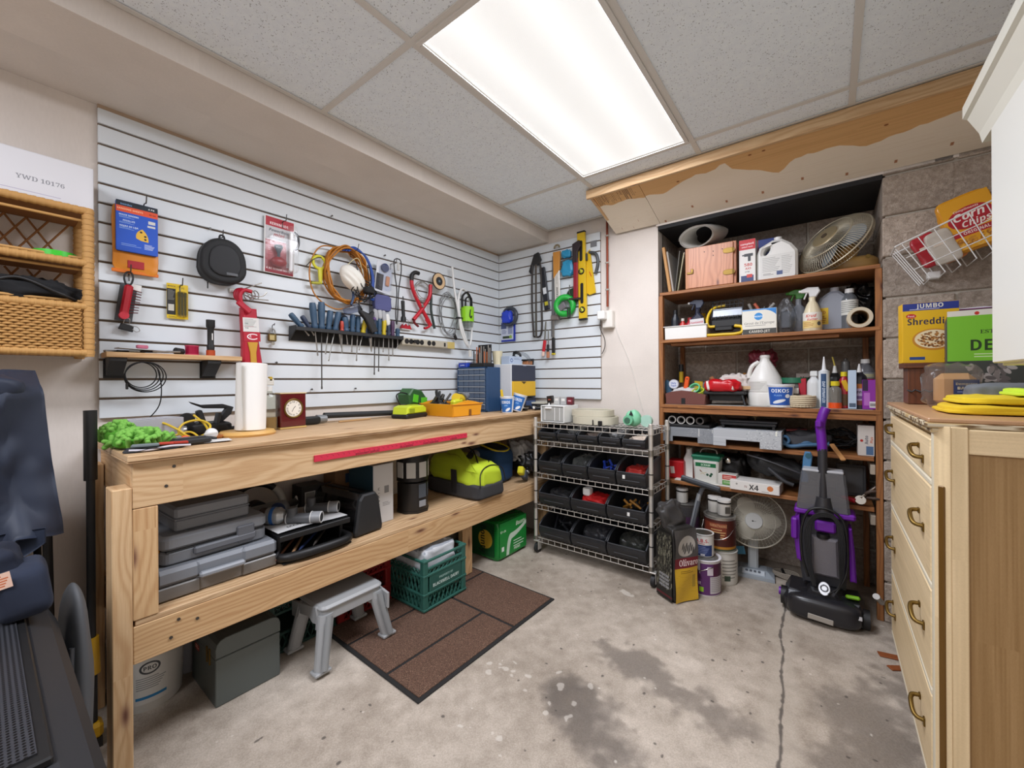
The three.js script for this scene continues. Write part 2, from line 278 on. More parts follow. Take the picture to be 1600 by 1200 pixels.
// sloped header over the alcove: bare and half-painted boards under the ceiling, with a batten
{
  const bare = woodMat([214, 164, 100], [188, 130, 70], 6, 21);
  const W = 1024, H = 256;
  const mk = (len, stamp) => canvasTex(W, H, (x) => {
    const img = x.createImageData ? null : null;
    fill(x, '#dcb078', 0, 0, W, H);
    for (let i = 0; i < 260; i++) { x.fillStyle = `rgba(${rnd() < .5 ? '160,106,52' : '226,182,122'},${rnd(.05, .2)})`; x.fillRect(rnd(-200, W), rnd(0, H), rnd(100, 700), rnd(.6, 3)); }
    for (let i = 0; i < 7; i++) { x.fillStyle = 'rgba(120,62,26,.8)'; x.beginPath(); x.ellipse(rnd(0, W), rnd(10, 90), 5, 3, 0, 0, 7); x.fill(); }
    if (stamp) { for (let i = 0; i < 26; i++) { x.fillStyle = 'rgba(40,28,20,.75)'; x.fillRect(W * .1 + i * 30, 18 + rnd(0, 8), rnd(4, 16), rnd(30, 60)); } }
    // pale paint, rolled unevenly, over the lower part
    x.fillStyle = '#efe4d2'; x.beginPath(); x.moveTo(0, H); const top = stamp ? .34 : .5; for (let i = 0; i <= 64; i++) { const u = i / 64; x.lineTo(u * W, H * (stamp ? top + .06 * PN.noise(u * 6, 1, 0) : .42 + .02 * PN.noise(u * 60, 5, 0) - .14 * Math.sin(u * 5.2 + .6) * (1 - u) + .1 * PN.noise(u * 14, 2, 0) - .1 * sst(.12, .2, u) * sst(.42, .3, u) + .12 * sst(.28, .29, u) * sst(.46, .42, u))); } x.lineTo(W, H); x.fill();
    for (let i = 0; i < 120; i++) { x.fillStyle = `rgba(${rnd() < .5 ? '214,198,174' : '246,238,226'},.25)`; x.fillRect(rnd(0, W), rnd(H * .55, H), rnd(30, 160), rnd(.8, 2)); }
    for (let i = 0; i < (stamp ? 3 : 9); i++) { x.fillStyle = 'rgba(150,84,44,.75)'; const a = stamp ? [.62, .45, .2][i] * W : (.02 + .115 * i) * W, b = rnd(H * .72, H * .97); x.fillRect(a, b, 7, 12); }
  });
  // slope from ceiling (z .425) to wall (z 0)
  const ya = 2.345, za = .425, yb = 2.222, zb = .002, len = Math.hypot(ya - yb, za - zb), ang = Math.atan2(ya - yb, za - zb);
  const t = thing('header_boards', 'sloped half-painted boards running under the ceiling above the shelves', 'boards');
  const board = (x0, x1, tex, nm) => { const g = tf(new THREE.BoxGeometry(x1 - x0, .016, len)); const P = g.attributes.position, U = g.attributes.uv; for (let i = 0; i < P.count; i++) U.setXY(i, (P.getX(i) + (x1 - x0) / 2) / (x1 - x0), (P.getZ(i) + len / 2) / len); tf(g, [(x0 + x1) / 2, (ya + yb) / 2 + .008, (za + zb) / 2], [-ang, 0, 0]); part(t, 'board', new THREE.MeshPhysicalMaterial({ map: tex, roughness: .7 }), g); };
  board(1.062, 1.366, mk(.3, true)); board(1.369, 2.945, mk(1.6, false));
  part(t, 'batten', pine, plank(1.885, .052, .02, [2.0025, 2.338, .437], _, 'x'));
  part(t, 'end_block', pine2, ext([[.0, 0], [.4, .1], [.4, .118], [0, .03]], .018, [1.073, 2.23, .01], [0, -HALF, 0], .001));
}
// alcove: dark painted top, left return, block pillar on the right, block wall behind
{
  const blk = (sd, dk) => { const t = dataTex(256, 256, (u, v) => { const k = fbm(u * 26, v * 26, sd, 3) * 38 + (rnd() - .5) * 46 + fbm(u * 3, v * 3, sd + 2, 2) * 14; return [178 * dk + k * dk, 164 * dk + k * dk, 150 * dk + k * dk]; }); const b = dataTex(256, 256, (u, v) => { const k = 128 + fbm(u * 30, v * 30, sd, 3) * 150 + (rnd() - .5) * 90; return [k, k, k]; }, false); return new THREE.MeshPhysicalMaterial({ map: t, roughness: .95, bumpMap: b, bumpScale: .004 }); };
  const bm = [blk(1, 1), blk(4, .93), blk(9, .87)], MORT = M('#b9b1a4', .95);
  const pil = struct('wall_pillar', MORT, box(.49, 2.4, .45, [2.705, 1.2, -.236], _, 0));
  const bl = (par, x0, x1, y0, y1, z0, z1, m) => part(par, 'block', m, (() => { const g = box(x1 - x0, y1 - y0, z1 - z0, [(x0 + x1) / 2, (y0 + y1) / 2, (z0 + z1) / 2], _, .004); return boxUV(g, 'x', 3, 3, rnd(), rnd()); })());
  for (let k = 0; k < 12; k++) { const y0 = .002 + k * .2, y1 = y0 + .19, j = k % 2 ? 2.7 : 2.85; bl(pil, 2.449, j - .005, y0, y1, -.44, .0, bm[k % 3]); bl(pil, j + .005, 2.945, y0, y1, -.2, .0, bm[(k + 1) % 3]); }
  const bw = struct('wall_alcove', MORT, box(1.3, 2.4, .08, [1.9, 1.2, -.51], _, 0));
  for (let k = 0; k < 12; k++) for (let i = 0; i < 4; i++) { const x0 = 1.34 + i * .4 - (k % 2) * .2, a = Math.max(1.345, x0), b = Math.min(2.448, x0 + .39); if (b - a > .04) bl(bw, a, b, .002 + k * .2, .192 + k * .2, -.475, -.462, bm[(i + k) % 3]); }
  struct('wall_alcove_left', bm[1], boxUV(box(.03, 2.4, .37, [1.33, 1.2, -.29], _, 0), 'y', 3, 3));
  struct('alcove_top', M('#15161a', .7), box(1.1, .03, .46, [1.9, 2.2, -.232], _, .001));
}
// ---------------------------------------------------------------- built-in shelving in the alcove
const SH = [1.77, 1.461, 1.043, .806, .552];
{
  const t = thing('shelving_unit', 'stained wooden shelving unit built into the dark alcove', 'shelving');
  const D = [.4, .42, .42, .4, .36];
  SH.forEach((y, i) => { const th = i < 2 ? .02 : .022, inset = i > 2 ? .02 : 0; part(t, 'shelf', shelfWood, plank(i > 2 ? 1.03 : 1.08, th, D[i], [1.9, y - th / 2, -D[i] / 2 - inset], _, 'x')); });
  part(t, 'cleat', shelfWood, plank(.86, .018, .03, [1.85, 1.43, -.05], _, 'x'));
  part(t, 'nosing', shelfWood, plank(1.08, .03, .016, [1.9, 1.004, -.012], _, 'x'));
  for (const [x, z, y0, y1] of [[1.366, -.02, 0, 1.75], [2.434, -.02, 0, 1.75], [1.39, -.42, 0, 1.44], [2.405, -.42, 0, 1.44]]) part(t, 'post', shelfWood, plank(.026, y1 - y0, .036, [x, (y0 + y1) / 2, z], _, 'y'));
  for (const y of [.77, .515]) part(t, 'side_cleat', M('#b9ad9b', .7), box(.02, .05, .34, [2.41, y - .01, -.2], [.12, 0, 0], .002));
}
// copper pipe, outlet, hanging cords
{
  const t = thing('copper_pipe', 'thin rusty copper pipe clipped to the wall beside the slatted panel', 'pipe', [1.0, 0, .012]);
  part(t, 'tube', M('#8a3f26', .5, .4), cyl(.008, .008, .63, [0, 2.035, 0], _, 12));
  for (const y of [2.22, 2.03, 1.84]) part(t, 'clip', M('#b8b0a6', .5, .5), box(.028, .012, .014, [0, y, .002]));
  const o = thing('wall_outlet', 'white surface outlet box with plugged adapter under the copper pipe', 'outlet', [.985, 1.63, -.02]);
  part(o, 'outlet_box', M('#e6e2da', .4), box(.075, .12, .05, [.02, .0, .026], _, .005)); part(o, 'adapter', WHITEP, box(.055, .06, .05, [-.008, .025, .075], _, .006));
  part(o, 'cord', M('#4b4642', .6), tube([[-.01, -.005, .09], [-.02, -.06, .08], [.0, -.14, .05], [-.01, -.2, .03], [-.035, -.24, .02]], .003, 30));
  solo('white_wire', 'thin white wire dangling down the beige wall from the outlet', 'wire', M('#e8e5df', .5), tube([[0, 0, 0], [.03, -.12, .003], [.09, -.26, .002], [.13, -.36, .004], [.17, -.52, .002], [.21, -.66, .004]], .0016, 40), [1.03, 1.66, -.016]);
}
// ---------------------------------------------------------------- workbench
const YB = .98, YS = .472, BX = .555;
{
  const t = thing('workbench', 'long pale pine workbench against the slatted wall', 'workbench');
  part(t, 'worktop', ply, plank(.575, .018, 2.43, [.2875, YB - .009, 1.24], _, 'z'));
  part(t, 'worktop_lower_ply', ply, plank(.572, .006, 2.43, [.286, YB - .0215, 1.24], _, 'z'));
  part(t, 'apron', pine, plank(.036, .14, 2.4, [BX - .018, YB - .095, 1.24], _, 'z'));
  part(t, 'end_board', pine2, plank(.5, .14, .03, [.265, YB - .095, 2.424], _, 'x'));
  part(t, 'leg', pine, plank(.09, .88, .046, [BX - .045, .44, 2.464], _, 'y'));
  part(t, 'post', pine2, plank(.036, .34, .06, [BX - .018, .643, 2.41], _, 'y'));
  part(t, 'leg', pine2, plank(.09, .9, .036, [.06, .45, 2.46], _, 'y'));
  part(t, 'leg', pine2, plank(.085, .83, .036, [.47, .415, .05], _, 'y'));
  part(t, 'leg', pine2, plank(.085, .83, .036, [.06, .415, .05], _, 'y'));
  part(t, 'leg', pine2, plank(.036, .325, .085, [.46, .177, .9], _, 'y'));
  part(t, 'shelf_board', ply, plank(.55, .018, 2.39, [.277, YS - .009, 1.24], _, 'z'));
  part(t, 'shelf_rail', pine2, plank(.036, .115, 2.4, [BX - .02, YS - .018 - .058, 1.24], _, 'z'));
  part(t, 'cross_rail', pine2, plank(.48, .09, .03, [.26, YS - .065, 2.425], _, 'x'));
  for (const [y, z] of [[.93, 2.34], [.87, 2.36], [.43, 2.33], [.41, 2.28], [.38, 2.35]]) part(t, 'screw', DSTEEL, cyl(.005, .005, .002, [BX + .0005, y, z], [0, 0, HALF], 10));
}
{
  const t = thing('yardstick', 'red wooden yardstick fixed along the workbench front edge', 'ruler', [BX + .004, .884, 1.435], HALF);
  part(t, 'stick', M('#c8283c', .5), box(.9, .027, .006, [0, 0, 0], _, .001));
  decal(t, 'print', .898, .025, [0, 0, .0034], [0, 0, 0], printMat(2048, 56, (x, w, h) => { fill(x, '#d2304a'); for (let i = 0; i < 145; i++) fill(x, '#2a1016', i * w / 145, 0, 2, i % 4 ? 9 : 18); for (let i = 1; i < 36; i++) T(x, String(i), i * w / 36 + 12, 22, 15, '#2a1016'); T(x, 'WOODCRAFT SUPPLIES', 560, 44, 26, '#2a1016'); T(x, 'OIL & MINERAL', 1060, 44, 26, '#2a1016'); T(x, 'Pocket Toggle Bolts', 1420, 44, 26, '#2a1016'); T(x, '3 METERS', 1800, 44, 26, '#2a1016'); }));
}
// ---------------------------------------------------------------- things on the left slatted wall
// local frame of a wall thing: x runs along the wall towards the corner, y up, z out of the wall
const LW = (name, label, cat, y, z, out = 0, group) => thing(name, label, cat, [out, y, z], HALF, group);
const wireHook = (par, len, y = 0, x = 0, r = .0022, up = .03) => part(par, 'hook', DSTEEL, tube([[x, y - .03, .003], [x, y, .003], [x, y + .004, .02], [x, y, len * .8], [x, y + up, len]], r, 24));
{ // sandpaper packs
  const a = LW('sandpaper_pack', 'orange and yellow sandpaper pack hanging behind the blue one', 'pack', 1.775, 2.336, .012);
  part(a, 'pack', M('#e08a1e', .35), soft(.14, .27, .012, [0, 0, .006], [0, 0, 0], { e: .25, amp: .006, flat: 0 }));
  part(a, 'red_patch', M('#b3202c', .4), box(.05, .03, .003, [0, -.1, .0135])); part(a, 'orange_hem', M('#e8791a', .4), box(.142, .014, .006, [0, -.13, .008]));
  const b = LW('sandpaper_pack', 'blue sandpaper pack with orange header and yellow sanding sheet picture', 'pack', 1.82, 2.333, .032);
  part(b, 'pack', M('#1f4fb0', .3), ext(rrect(.128, .2, .008), .012, _, [0, 0, 0], .003));
  decal(b, 'print', .126, .197, [0, 0, .0064], [0, 0, 0], printMat(256, 400, (x, w, h) => { fill(x, '#1d55c4'); fill(x, '#16222e', 0, 0, w, 42); T(x, 'Smirdex', 60, 26, 18, '#7fb2e4'); T(x, '4 PK', 215, 22, 20, '#e8ecee'); fill(x, '#e5532a', 0, 42, w, 48); T(x, 'SANDING SHEETS', 84, 64, 19, '#ffc9a0'); T(x, '80 GR', 222, 66, 16, '#5a1508'); for (const [y, s] of [[112, 'MOUSE SANDING'], [156, 'FEUILLES'], [200, 'HOJAS DE LIJA']]) { T(x, s, 76, y, 17, '#dfe8f6', 'sans-serif', 'bold', 'center', 120); lines(x, '#8fb2e8', 18, y + 12, 90, 2, 7, 3); } x.fillStyle = '#e9b73b'; x.beginPath(); x.moveTo(158, 200); x.quadraticCurveTo(200, 240, 196, 300); x.lineTo(150, 296); x.lineTo(120, 282); x.quadraticCurveTo(110, 230, 158, 200); x.fill(); x.fillStyle = '#3a2a10'; for (const [p, q] of [[150, 226], [176, 256], [176, 280]]) { x.beginPath(); x.arc(p, q, 8, 0, 7); x.fill(); } x.fillStyle = '#d8d8d4'; x.fillRect(195, 120, 45, 26); x.fillRect(190, 158, 50, 16); lines(x, '#9fbce8', 30, 340, 120, 2, 12, 3); lines(x, '#e8eef8', 170, 320, 64, 5, 9, 3); }));
  wireHook(b, .05, .1, .02);
}
{ // headphone case
  const t = LW('headphone_case', 'black oval zipped headphone case hanging on the slatted wall', 'case', 1.745, 2.045, .004);
  const out = []; for (let i = 0; i < 44; i++) { const a = i / 44 * Math.PI * 2, c = Math.cos(a), s = Math.sin(a), w = .089 * (1 - .1 * s) * (s < -.2 ? 1.02 : 1); out.push([w * Math.sign(c) * Math.abs(c) ** .85, (s > 0 ? .108 : .1) * Math.sign(s) * Math.abs(s) ** .8]); }
  const sh = (k, d, z, bev) => { const s = new THREE.Shape(out.map(q => new THREE.Vector2(q[0] * k, q[1] * k))); const g = new THREE.ExtrudeGeometry(s, { depth: d, bevelEnabled: true, bevelSize: bev, bevelThickness: bev, bevelSegments: 5, curveSegments: 8 }); return tf(toCreasedNormals(norm(g), .7), [0, 0, z]); };
  part(t, 'shell', M('#1d1e20', .7), sh(.86, .012, .014, .012), sh(.82, .018, .046, .016)); part(t, 'zip', M('#0c0c0d', .5), sh(.96, .006, .034, .002));
  part(t, 'raised_panel', M('#232427', .65), (() => { const g = sh(.62, .004, .078, .006); return g; })());
  part(t, 'badge', M('#55575b', .5), box(.045, .012, .002, [.025, -.055, .0885])); part(t, 'loop', BLACK, tube([[-.012, .1, .04], [-.006, .125, .04], [.006, .125, .04], [.012, .1, .04]], .004, 20)); part(t, 'zip_pull', BLACK, box(.005, .03, .003, [-.055, -.11, .04]));
  wireHook(t, .06, .116, 0);
}
{ // folding hex key set with carabiner
  const t = LW('hex_key_set', 'red folding hex key set hanging from a black carabiner', 'hex key set', 1.53, 2.36, .004);
  part(t, 'backing_card', M('#4a4d50', .5), box(.052, .15, .003, [-.004, -.01, .008], [0, 0, -.12])); part(t, 'card_label', WHITEP, box(.035, .026, .002, [.024, .055, .012], [0, 0, -.12]));
  part(t, 'handle', M('#b31b2b', .4), box(.026, .12, .024, [-.006, 0, .026], [0, 0, -.14], .006)); part(t, 'end_cap', M('#c92f3f', .4), cyl(.015, .015, .024, [-.014, -.063, .026], [HALF, 0, 0], 16));
  for (let i = 0; i < 9; i++) part(t, 'key', M('#5c1019', .4), rod([.0, .045 - i * .012, .028], [.04 - i * .0015, .035 - i * .0105, .03], .0018 + .0002 * (i % 3), 6));
  part(t, 'carabiner', BLACK, tube([[-.004, .06, .026], [-.012, .085, .026], [-.004, .11, .024], [.008, .112, .024], [.014, .09, .026], [.006, .062, .026]], .0032, 36, 8, true)); wireHook(t, .04, .11, .006);
  const c = LW('binder_clip', 'small black binder clip hanging below the red hex keys', 'clip', 1.421, 2.365, .02);
  part(c, 'body', BLACK, ext([[-.019, .012], [.019, .012], [.022, -.012], [-.022, -.012]], .018, _, [0, 0, -.25], .002)); part(c, 'wire_arm', STEEL, tube([[.016, .006, .008], [.03, .004, .012], [.038, -.01, .012], [.028, -.016, .01], [.016, -.006, .008]], .0014, 24)); part(c, 'wire_arm', STEEL, tube([[-.01, .012, .006], [-.004, .034, .008], [.008, .034, .008], [.008, .01, .006]], .0014, 20));
}
{ // yellow drill bit pack
  const t = LW('drill_bit_pack', 'yellow and black carded pack of three drill bits', 'pack', 1.55, 2.2, .012);
  part(t, 'card', M('#d9b81a', .5), box(.074, .15, .002, [0, 0, 0]));
  decal(t, 'print', .073, .149, [0, 0, .0012], [0, 0, 0], printMat(160, 320, (x, w, h) => { fill(x, '#dfbe1e'); T(x, 'BOSCH', 34, 24, 18, '#1a1a1a', 'sans-serif', 'bold', 'center', 60); fill(x, '#1c1c1c', 0, 46, 66, 240); lines(x, '#8c8a80', 8, 60, 50, 8, 12, 4); fill(x, '#c9c6ba', 10, 190, 44, 60); lines(x, '#222', 12, 300, 60, 2, 8, 3); T(x, '3 PC', 112, 34, 20, '#5a4a00'); }));
  part(t, 'blister', clear('#e8e2b0'), ext(rrect(.038, .112, .012), .014, [.014, -.012, .008], [0, 0, 0], .003));
  for (const x of [.003, .014, .025]) part(t, 'drill_bit', M('#3b3c3e', .35, .8), cyl(.0032, .0032, .085, [x, -.012, .008], _, 10), cyl(.0032, .0001, .01, [x, -.0595, .008], [Math.PI, 0, 0], 10), cyl(.0042, .0042, .02, [x, .03, .008], _, 6));
  wireHook(t, .045, .066, .008);
}
{ // red tool in blister pack
  const t = LW('tool_blister_pack', 'red and white blister-packed mini tool hanging on the wall', 'pack', 1.892, 1.787, .014);
  part(t, 'card', M('#e6e6e4', .5), box(.148, .285, .003, [.004, 0, 0], [0, 0, -.02]));
  decal(t, 'print', .136, .28, [.004, 0, .0018], [0, 0, -.02], printMat(256, 512, (x, w, h) => { fill(x, '#c9c9cc'); fill(x, '#b3142a', 0, 0, w, 84); T(x, 'KERNMADE', 120, 56, 34, '#f4e8e8', 'sans-serif', 'bold', 'center', 170); T(x, 'PowerBolt', 116, 118, 36, '#333b44', 'sans-serif', 'italic bold', 'center', 200); T(x, 'mini', 116, 156, 46, '#a82a2a', 'sans-serif', 'italic bold', 'center', 160); lines(x, '#8d8f94', 20, 186, 190, 2, 10, 3); fill(x, '#a3162a', 0, 212, 190, 300); fill(x, '#8f1022', 0, 440, w, 72); T(x, '4 AC SCREW-MATE', 120, 474, 26, '#f0e4e4', 'sans-serif', 'bold', 'center', 220); lines(x, '#d46a74', 10, 226, 60, 8, 16, 5); lines(x, '#d46a74', 140, 250, 40, 6, 16, 5); }));
  part(t, 'blister', clear('#ffffff'), ext(rrect(.15, .17, .02), .05, [.004, -.045, .028], [0, 0, -.02], .008), ext(rrect(.045, .24, .01), .04, [.055, -.01, .022], [0, 0, -.02], .006));
  part(t, 'tool_head', M('#8c1a22', .35), sph(.034, [-.01, -.085, .024], [1.1, .75, .6])); part(t, 'tool_neck', M('#3f4c57', .4), lathe([[.006, 0], [.007, .03], [.02, .06], [.018, .068], [0, .07]], [-.01, -.07, .022])); part(t, 'handle_strip', M('#e9e9ea', .35), box(.016, .2, .016, [.052, -.02, .018], [0, 0, -.02], .004)); part(t, 'side_handle', M('#45484c', .4), tube([[.07, .09, .02], [.086, .07, .02], [.09, .03, .02], [.078, -.005, .02]], .006, 30, 8));
  wireHook(t, .05, .128, .018);
}
{ // red bundle with C patch
  const t = LW('red_strap_bundle', 'bundle of red hanging hooks with white label and C patch', 'hooks', 1.45, 1.94, .02);
  const rd = M('#b3122c', .45);
  part(t, 'sleeve', rd, ext([[-.036, .1], [.03, .1], [.04, -.06], [.056, -.17], [-.03, -.17], [-.03, -.06]], .04, [0, 0, .03], [0, 0, 0], .008));
  for (let i = 0; i < 4; i++) part(t, 'curved_hook', rd, tube([[.02 - i * .008, .09, .02 + i * .012], [-.02 - i * .006, .12, .02 + i * .012], [-.05 + i * .003, .15 + i * .004, .02 + i * .012], [-.045 + i * .006, .18, .02 + i * .012], [-.02 + i * .008, .19 - i * .004, .02 + i * .012]], .009, 30, 8));
  part(t, 'side_lever', rd, box(.07, .022, .014, [-.03, .1, .06], [0, 0, -.7], .005));
  for (let i = 0; i < 3; i++) part(t, 'key_ring', STEEL, tor(.024 - i * .002, .0022, [-.002 + i * .012, .165, .03 + i * .012], [0, .5, .2]));
  decal(t, 'label', .068, .066, [.003, .022, .0512], [0, 0, .04], printMat(160, 150, (x, w, h) => { fill(x, '#dcdad6'); lines(x, '#7d8a84', 14, 16, 120, 7, 13, 4); T(x, 'THE', 34, 60, 20, '#66756e'); T(x, 'THE', 36, 110, 20, '#66756e'); lines(x, '#b8606a', 10, 92, 130, 1, 6, 3); }));
  decal(t, 'emblem', .07, .044, [.008, -.034, .0513], [0, 0, .04], printMat(160, 100, (x) => { fill(x, '#b3122c'); x.strokeStyle = '#f4eeee'; x.lineWidth = 10; x.beginPath(); x.ellipse(86, 50, 52, 28, 0, .6, 5.7); x.stroke(); x.lineWidth = 4; x.beginPath(); x.moveTo(40, 70); x.lineTo(66, 34); x.lineTo(66, 66); x.stroke(); }));
  part(t, 'yellow_tongue', M('#c9962e', .6), ext([[-.02, .05], [.024, .05], [.014, 0], [.014, -.06], [-.012, -.06], [-.012, 0]], .008, [.01, -.11, .052], [0, 0, .05], .002));
  const h = LW('double_hook', 'chrome double hook bracket above the red bundle', 'hook', 1.634, 1.95, .002);
  part(h, 'plate', CHROME, box(.05, .022, .004, [-.03, 0, .004])); part(h, 'prong', CHROME, rod([-.02, 0, .004], [.06, .045, .07], .003)); part(h, 'prong', CHROME, tube([[.01, .0, .004], [.03, -.02, .05], [.06, -.02, .08], [.075, .0, .09]], .0028, 24)); part(h, 'prong', CHROME, tube([[-.01, -.005, .004], [.03, -.03, .04], [.09, -.035, .07]], .0028, 20));
}
{ const t = LW('padlock', 'small brass padlock hanging on a thin wall hook', 'padlock', 1.425, 1.82, .012);
  part(t, 'body', M('#7d6a3c', .4, .8), box(.04, .038, .014, [0, 0, 0], _, .004)); part(t, 'face_plate', M('#cdbb84', .35, .7), box(.024, .026, .004, [-.004, -.001, .008])); part(t, 'shackle', STEEL, tube([[-.012, .018, 0], [-.012, .036, 0], [0, .046, 0], [.012, .036, 0], [.012, .018, 0]], .0032, 24, 8)); part(t, 'key', CHROME, cyl(.009, .009, .002, [.002, -.03, .004], [HALF, 0, 0], 16)); wireHook(t, .03, .06, 0, .002, .01); }
{ // orange cord coil with blue and black ones, mask
  const coil = (t, nm, m, n, R, el, cx, cy, z, r, jit) => { for (let i = 0; i < n; i++) { const pts = []; const a0 = rnd(0, 6); for (let k = 0; k < 22; k++) { const a = k / 22 * Math.PI * 2 + a0; const q = R * (1 + jit * PN.noise(i * 3.1, Math.cos(a) * 1.3, Math.sin(a) * 1.3)); pts.push([cx + Math.cos(a) * q * el + rnd(-1, 1) * .001, cy + Math.sin(a) * q + (Math.sin(a) > 0 ? 0 : -.01 * i / n), z + rnd(-.012, .012) + .004 * i]); } part(t, nm, m, tube(pts, r, 90, 6, true)); } };
  const o = LW('extension_cord', 'orange extension cord coiled on a wall hook', 'cord', 1.81, 1.44, .03); coil(o, 'loop', M('#b8741c', .5), 12, .148, .84, 0, 0, .004, .0046, .16); wireHook(o, .09, .145, .04);
  part(o, 'loose_loop', M('#b8741c', .5), tube([[-.02, .15, .01], [-.14, .13, .006], [-.2, .0, .004], [-.17, -.14, .004], [-.06, -.2, .01], [.04, -.17, .012]], .0038, 60));
  const b = LW('air_hose', 'blue hose looped over the orange extension cord', 'cord', 1.81, 1.4, .06); for (let i = 0; i < 3; i++) part(b, 'loop', M('#2b4fa0', .5), tube([[-.07 + i * .012, .13, .01 + i * .007], [.0, .165 - i * .006, .012], [.07 + i * .004, .13, .008], [.12 + i * .006, .03, 0], [.12 + i * .006, -.07, 0]], .0045, 50)); part(b, 'connector', M('#dfe3ea', .4), cyl(.009, .008, .03, [.127, -.09, 0]));
  const m = LW('dust_mask', 'white pleated dust mask hanging inside the coiled cords', 'mask', 1.79, 1.42, .08);
  part(m, 'cup', M('#e9e6dc', .85), (() => { const g = new THREE.SphereGeometry(1, 30, 16, 0, Math.PI * 2, 0, HALF); const P = g.attributes.position; for (let i = 0; i < P.count; i++) { const x = P.getX(i), y = P.getY(i), z = P.getZ(i); P.setXYZ(i, x * .085, z * .062, y * .05 + .003 * Math.sin(z * 14)); } g.computeVertexNormals(); return tf(g, [0, 0, 0], [0, 0, -.7]); })());
  part(m, 'strap', M('#d8cfa0', .7), tube([[-.05, .05, 0], [.03, .12, .01], [.07, .04, 0]], .002, 24));
  const k = LW('black_cable', 'tangled black cable with charger hanging below the mask', 'cable', 1.73, 1.36, .1);
  for (let i = 0; i < 4; i++) { const pts = []; for (let q = 0; q < 14; q++) { const a = q / 14 * 6.283; pts.push([Math.cos(a) * (.05 + .006 * i) + .02 * Math.sin(a * 2 + i), Math.sin(a) * .05 + .01 * i - .02, rnd(-.01, .014)]); } part(k, 'loop', RUB, tube(pts, .003, 60, 6, true)); }
  part(k, 'hanging_loop', RUB, tube([[-.05, .14, .01], [-.04, .05, .02], [.01, -.01, .02], [.035, .05, .02], [.03, .15, .01]], .003, 50), tube([[.02, .15, .01], [.028, .0, .02], [.03, -.13, .015]], .003, 30)); part(k, 'knot', RUB, soft(.06, .04, .04, [.025, .0, .015], _, { n: 18, amp: .02, f: 60, flat: 0 }));
  const y = LW('yellow_ring_tool', 'yellow plastic ring spanner hanging beside the coiled cords', 'tool', 1.815, 1.59, .03);
  part(y, 'ring', M('#d4cf2c', .45), tor(.034, .008, [0, .035, .01], [0, 0, 0])); part(y, 'handle', M('#d4cf2c', .45), ext([[-.012, .01], [.014, .01], [.01, -.08], [-.006, -.08]], .014, [.004, 0, .01], [0, 0, 0], .003)); part(y, 'foot', M('#a8a520', .5), box(.05, .012, .02, [-.02, -.08, .01], [0, 0, .12])); part(y, 'wire_hook', DSTEEL, tube([[-.07, .0, .0], [-.04, .04, .02], [.03, .075, .012]], .0025, 20));
  const g = LW('safety_goggles', 'clear safety goggles hanging under the coiled cord', 'goggles', 1.615, 1.42, .07);
  part(g, 'lens', clear('#d6dcea'), soft(.11, .05, .05, [0, 0, .01], [0, 0, .35], { n: 24, e: .6, amp: .004, flat: 0 })); part(g, 'bridge_frame', M('#31486a', .5), tube([[-.02, .02, .03], [.0, .06, .02], [.012, .1, .0]], .007, 20)); 
  const s = LW('glue_gun', 'black hot glue gun hanging nose down over the screwdrivers', 'glue gun', 1.585, 1.33, .09);
  part(s, 'body', BLK2, ext([[-.05, .06], [-.03, .03], [.01, .012], [.036, .03], [.044, .02], [.03, -.01], [.055, -.09], [.015, -.1], [-.02, -.02], [-.05, .02]], .03, _, [0, 0, .12], .005)); part(s, 'nozzle', CHROME, cyl(.006, .01, .03, [-.06, .07, 0], [0, 0, .8], 12)); part(s, 'cord', RUB, tube([[-.05, .1, .01], [-.06, .06, .01], [-.045, .03, .02]], .003, 16));
}
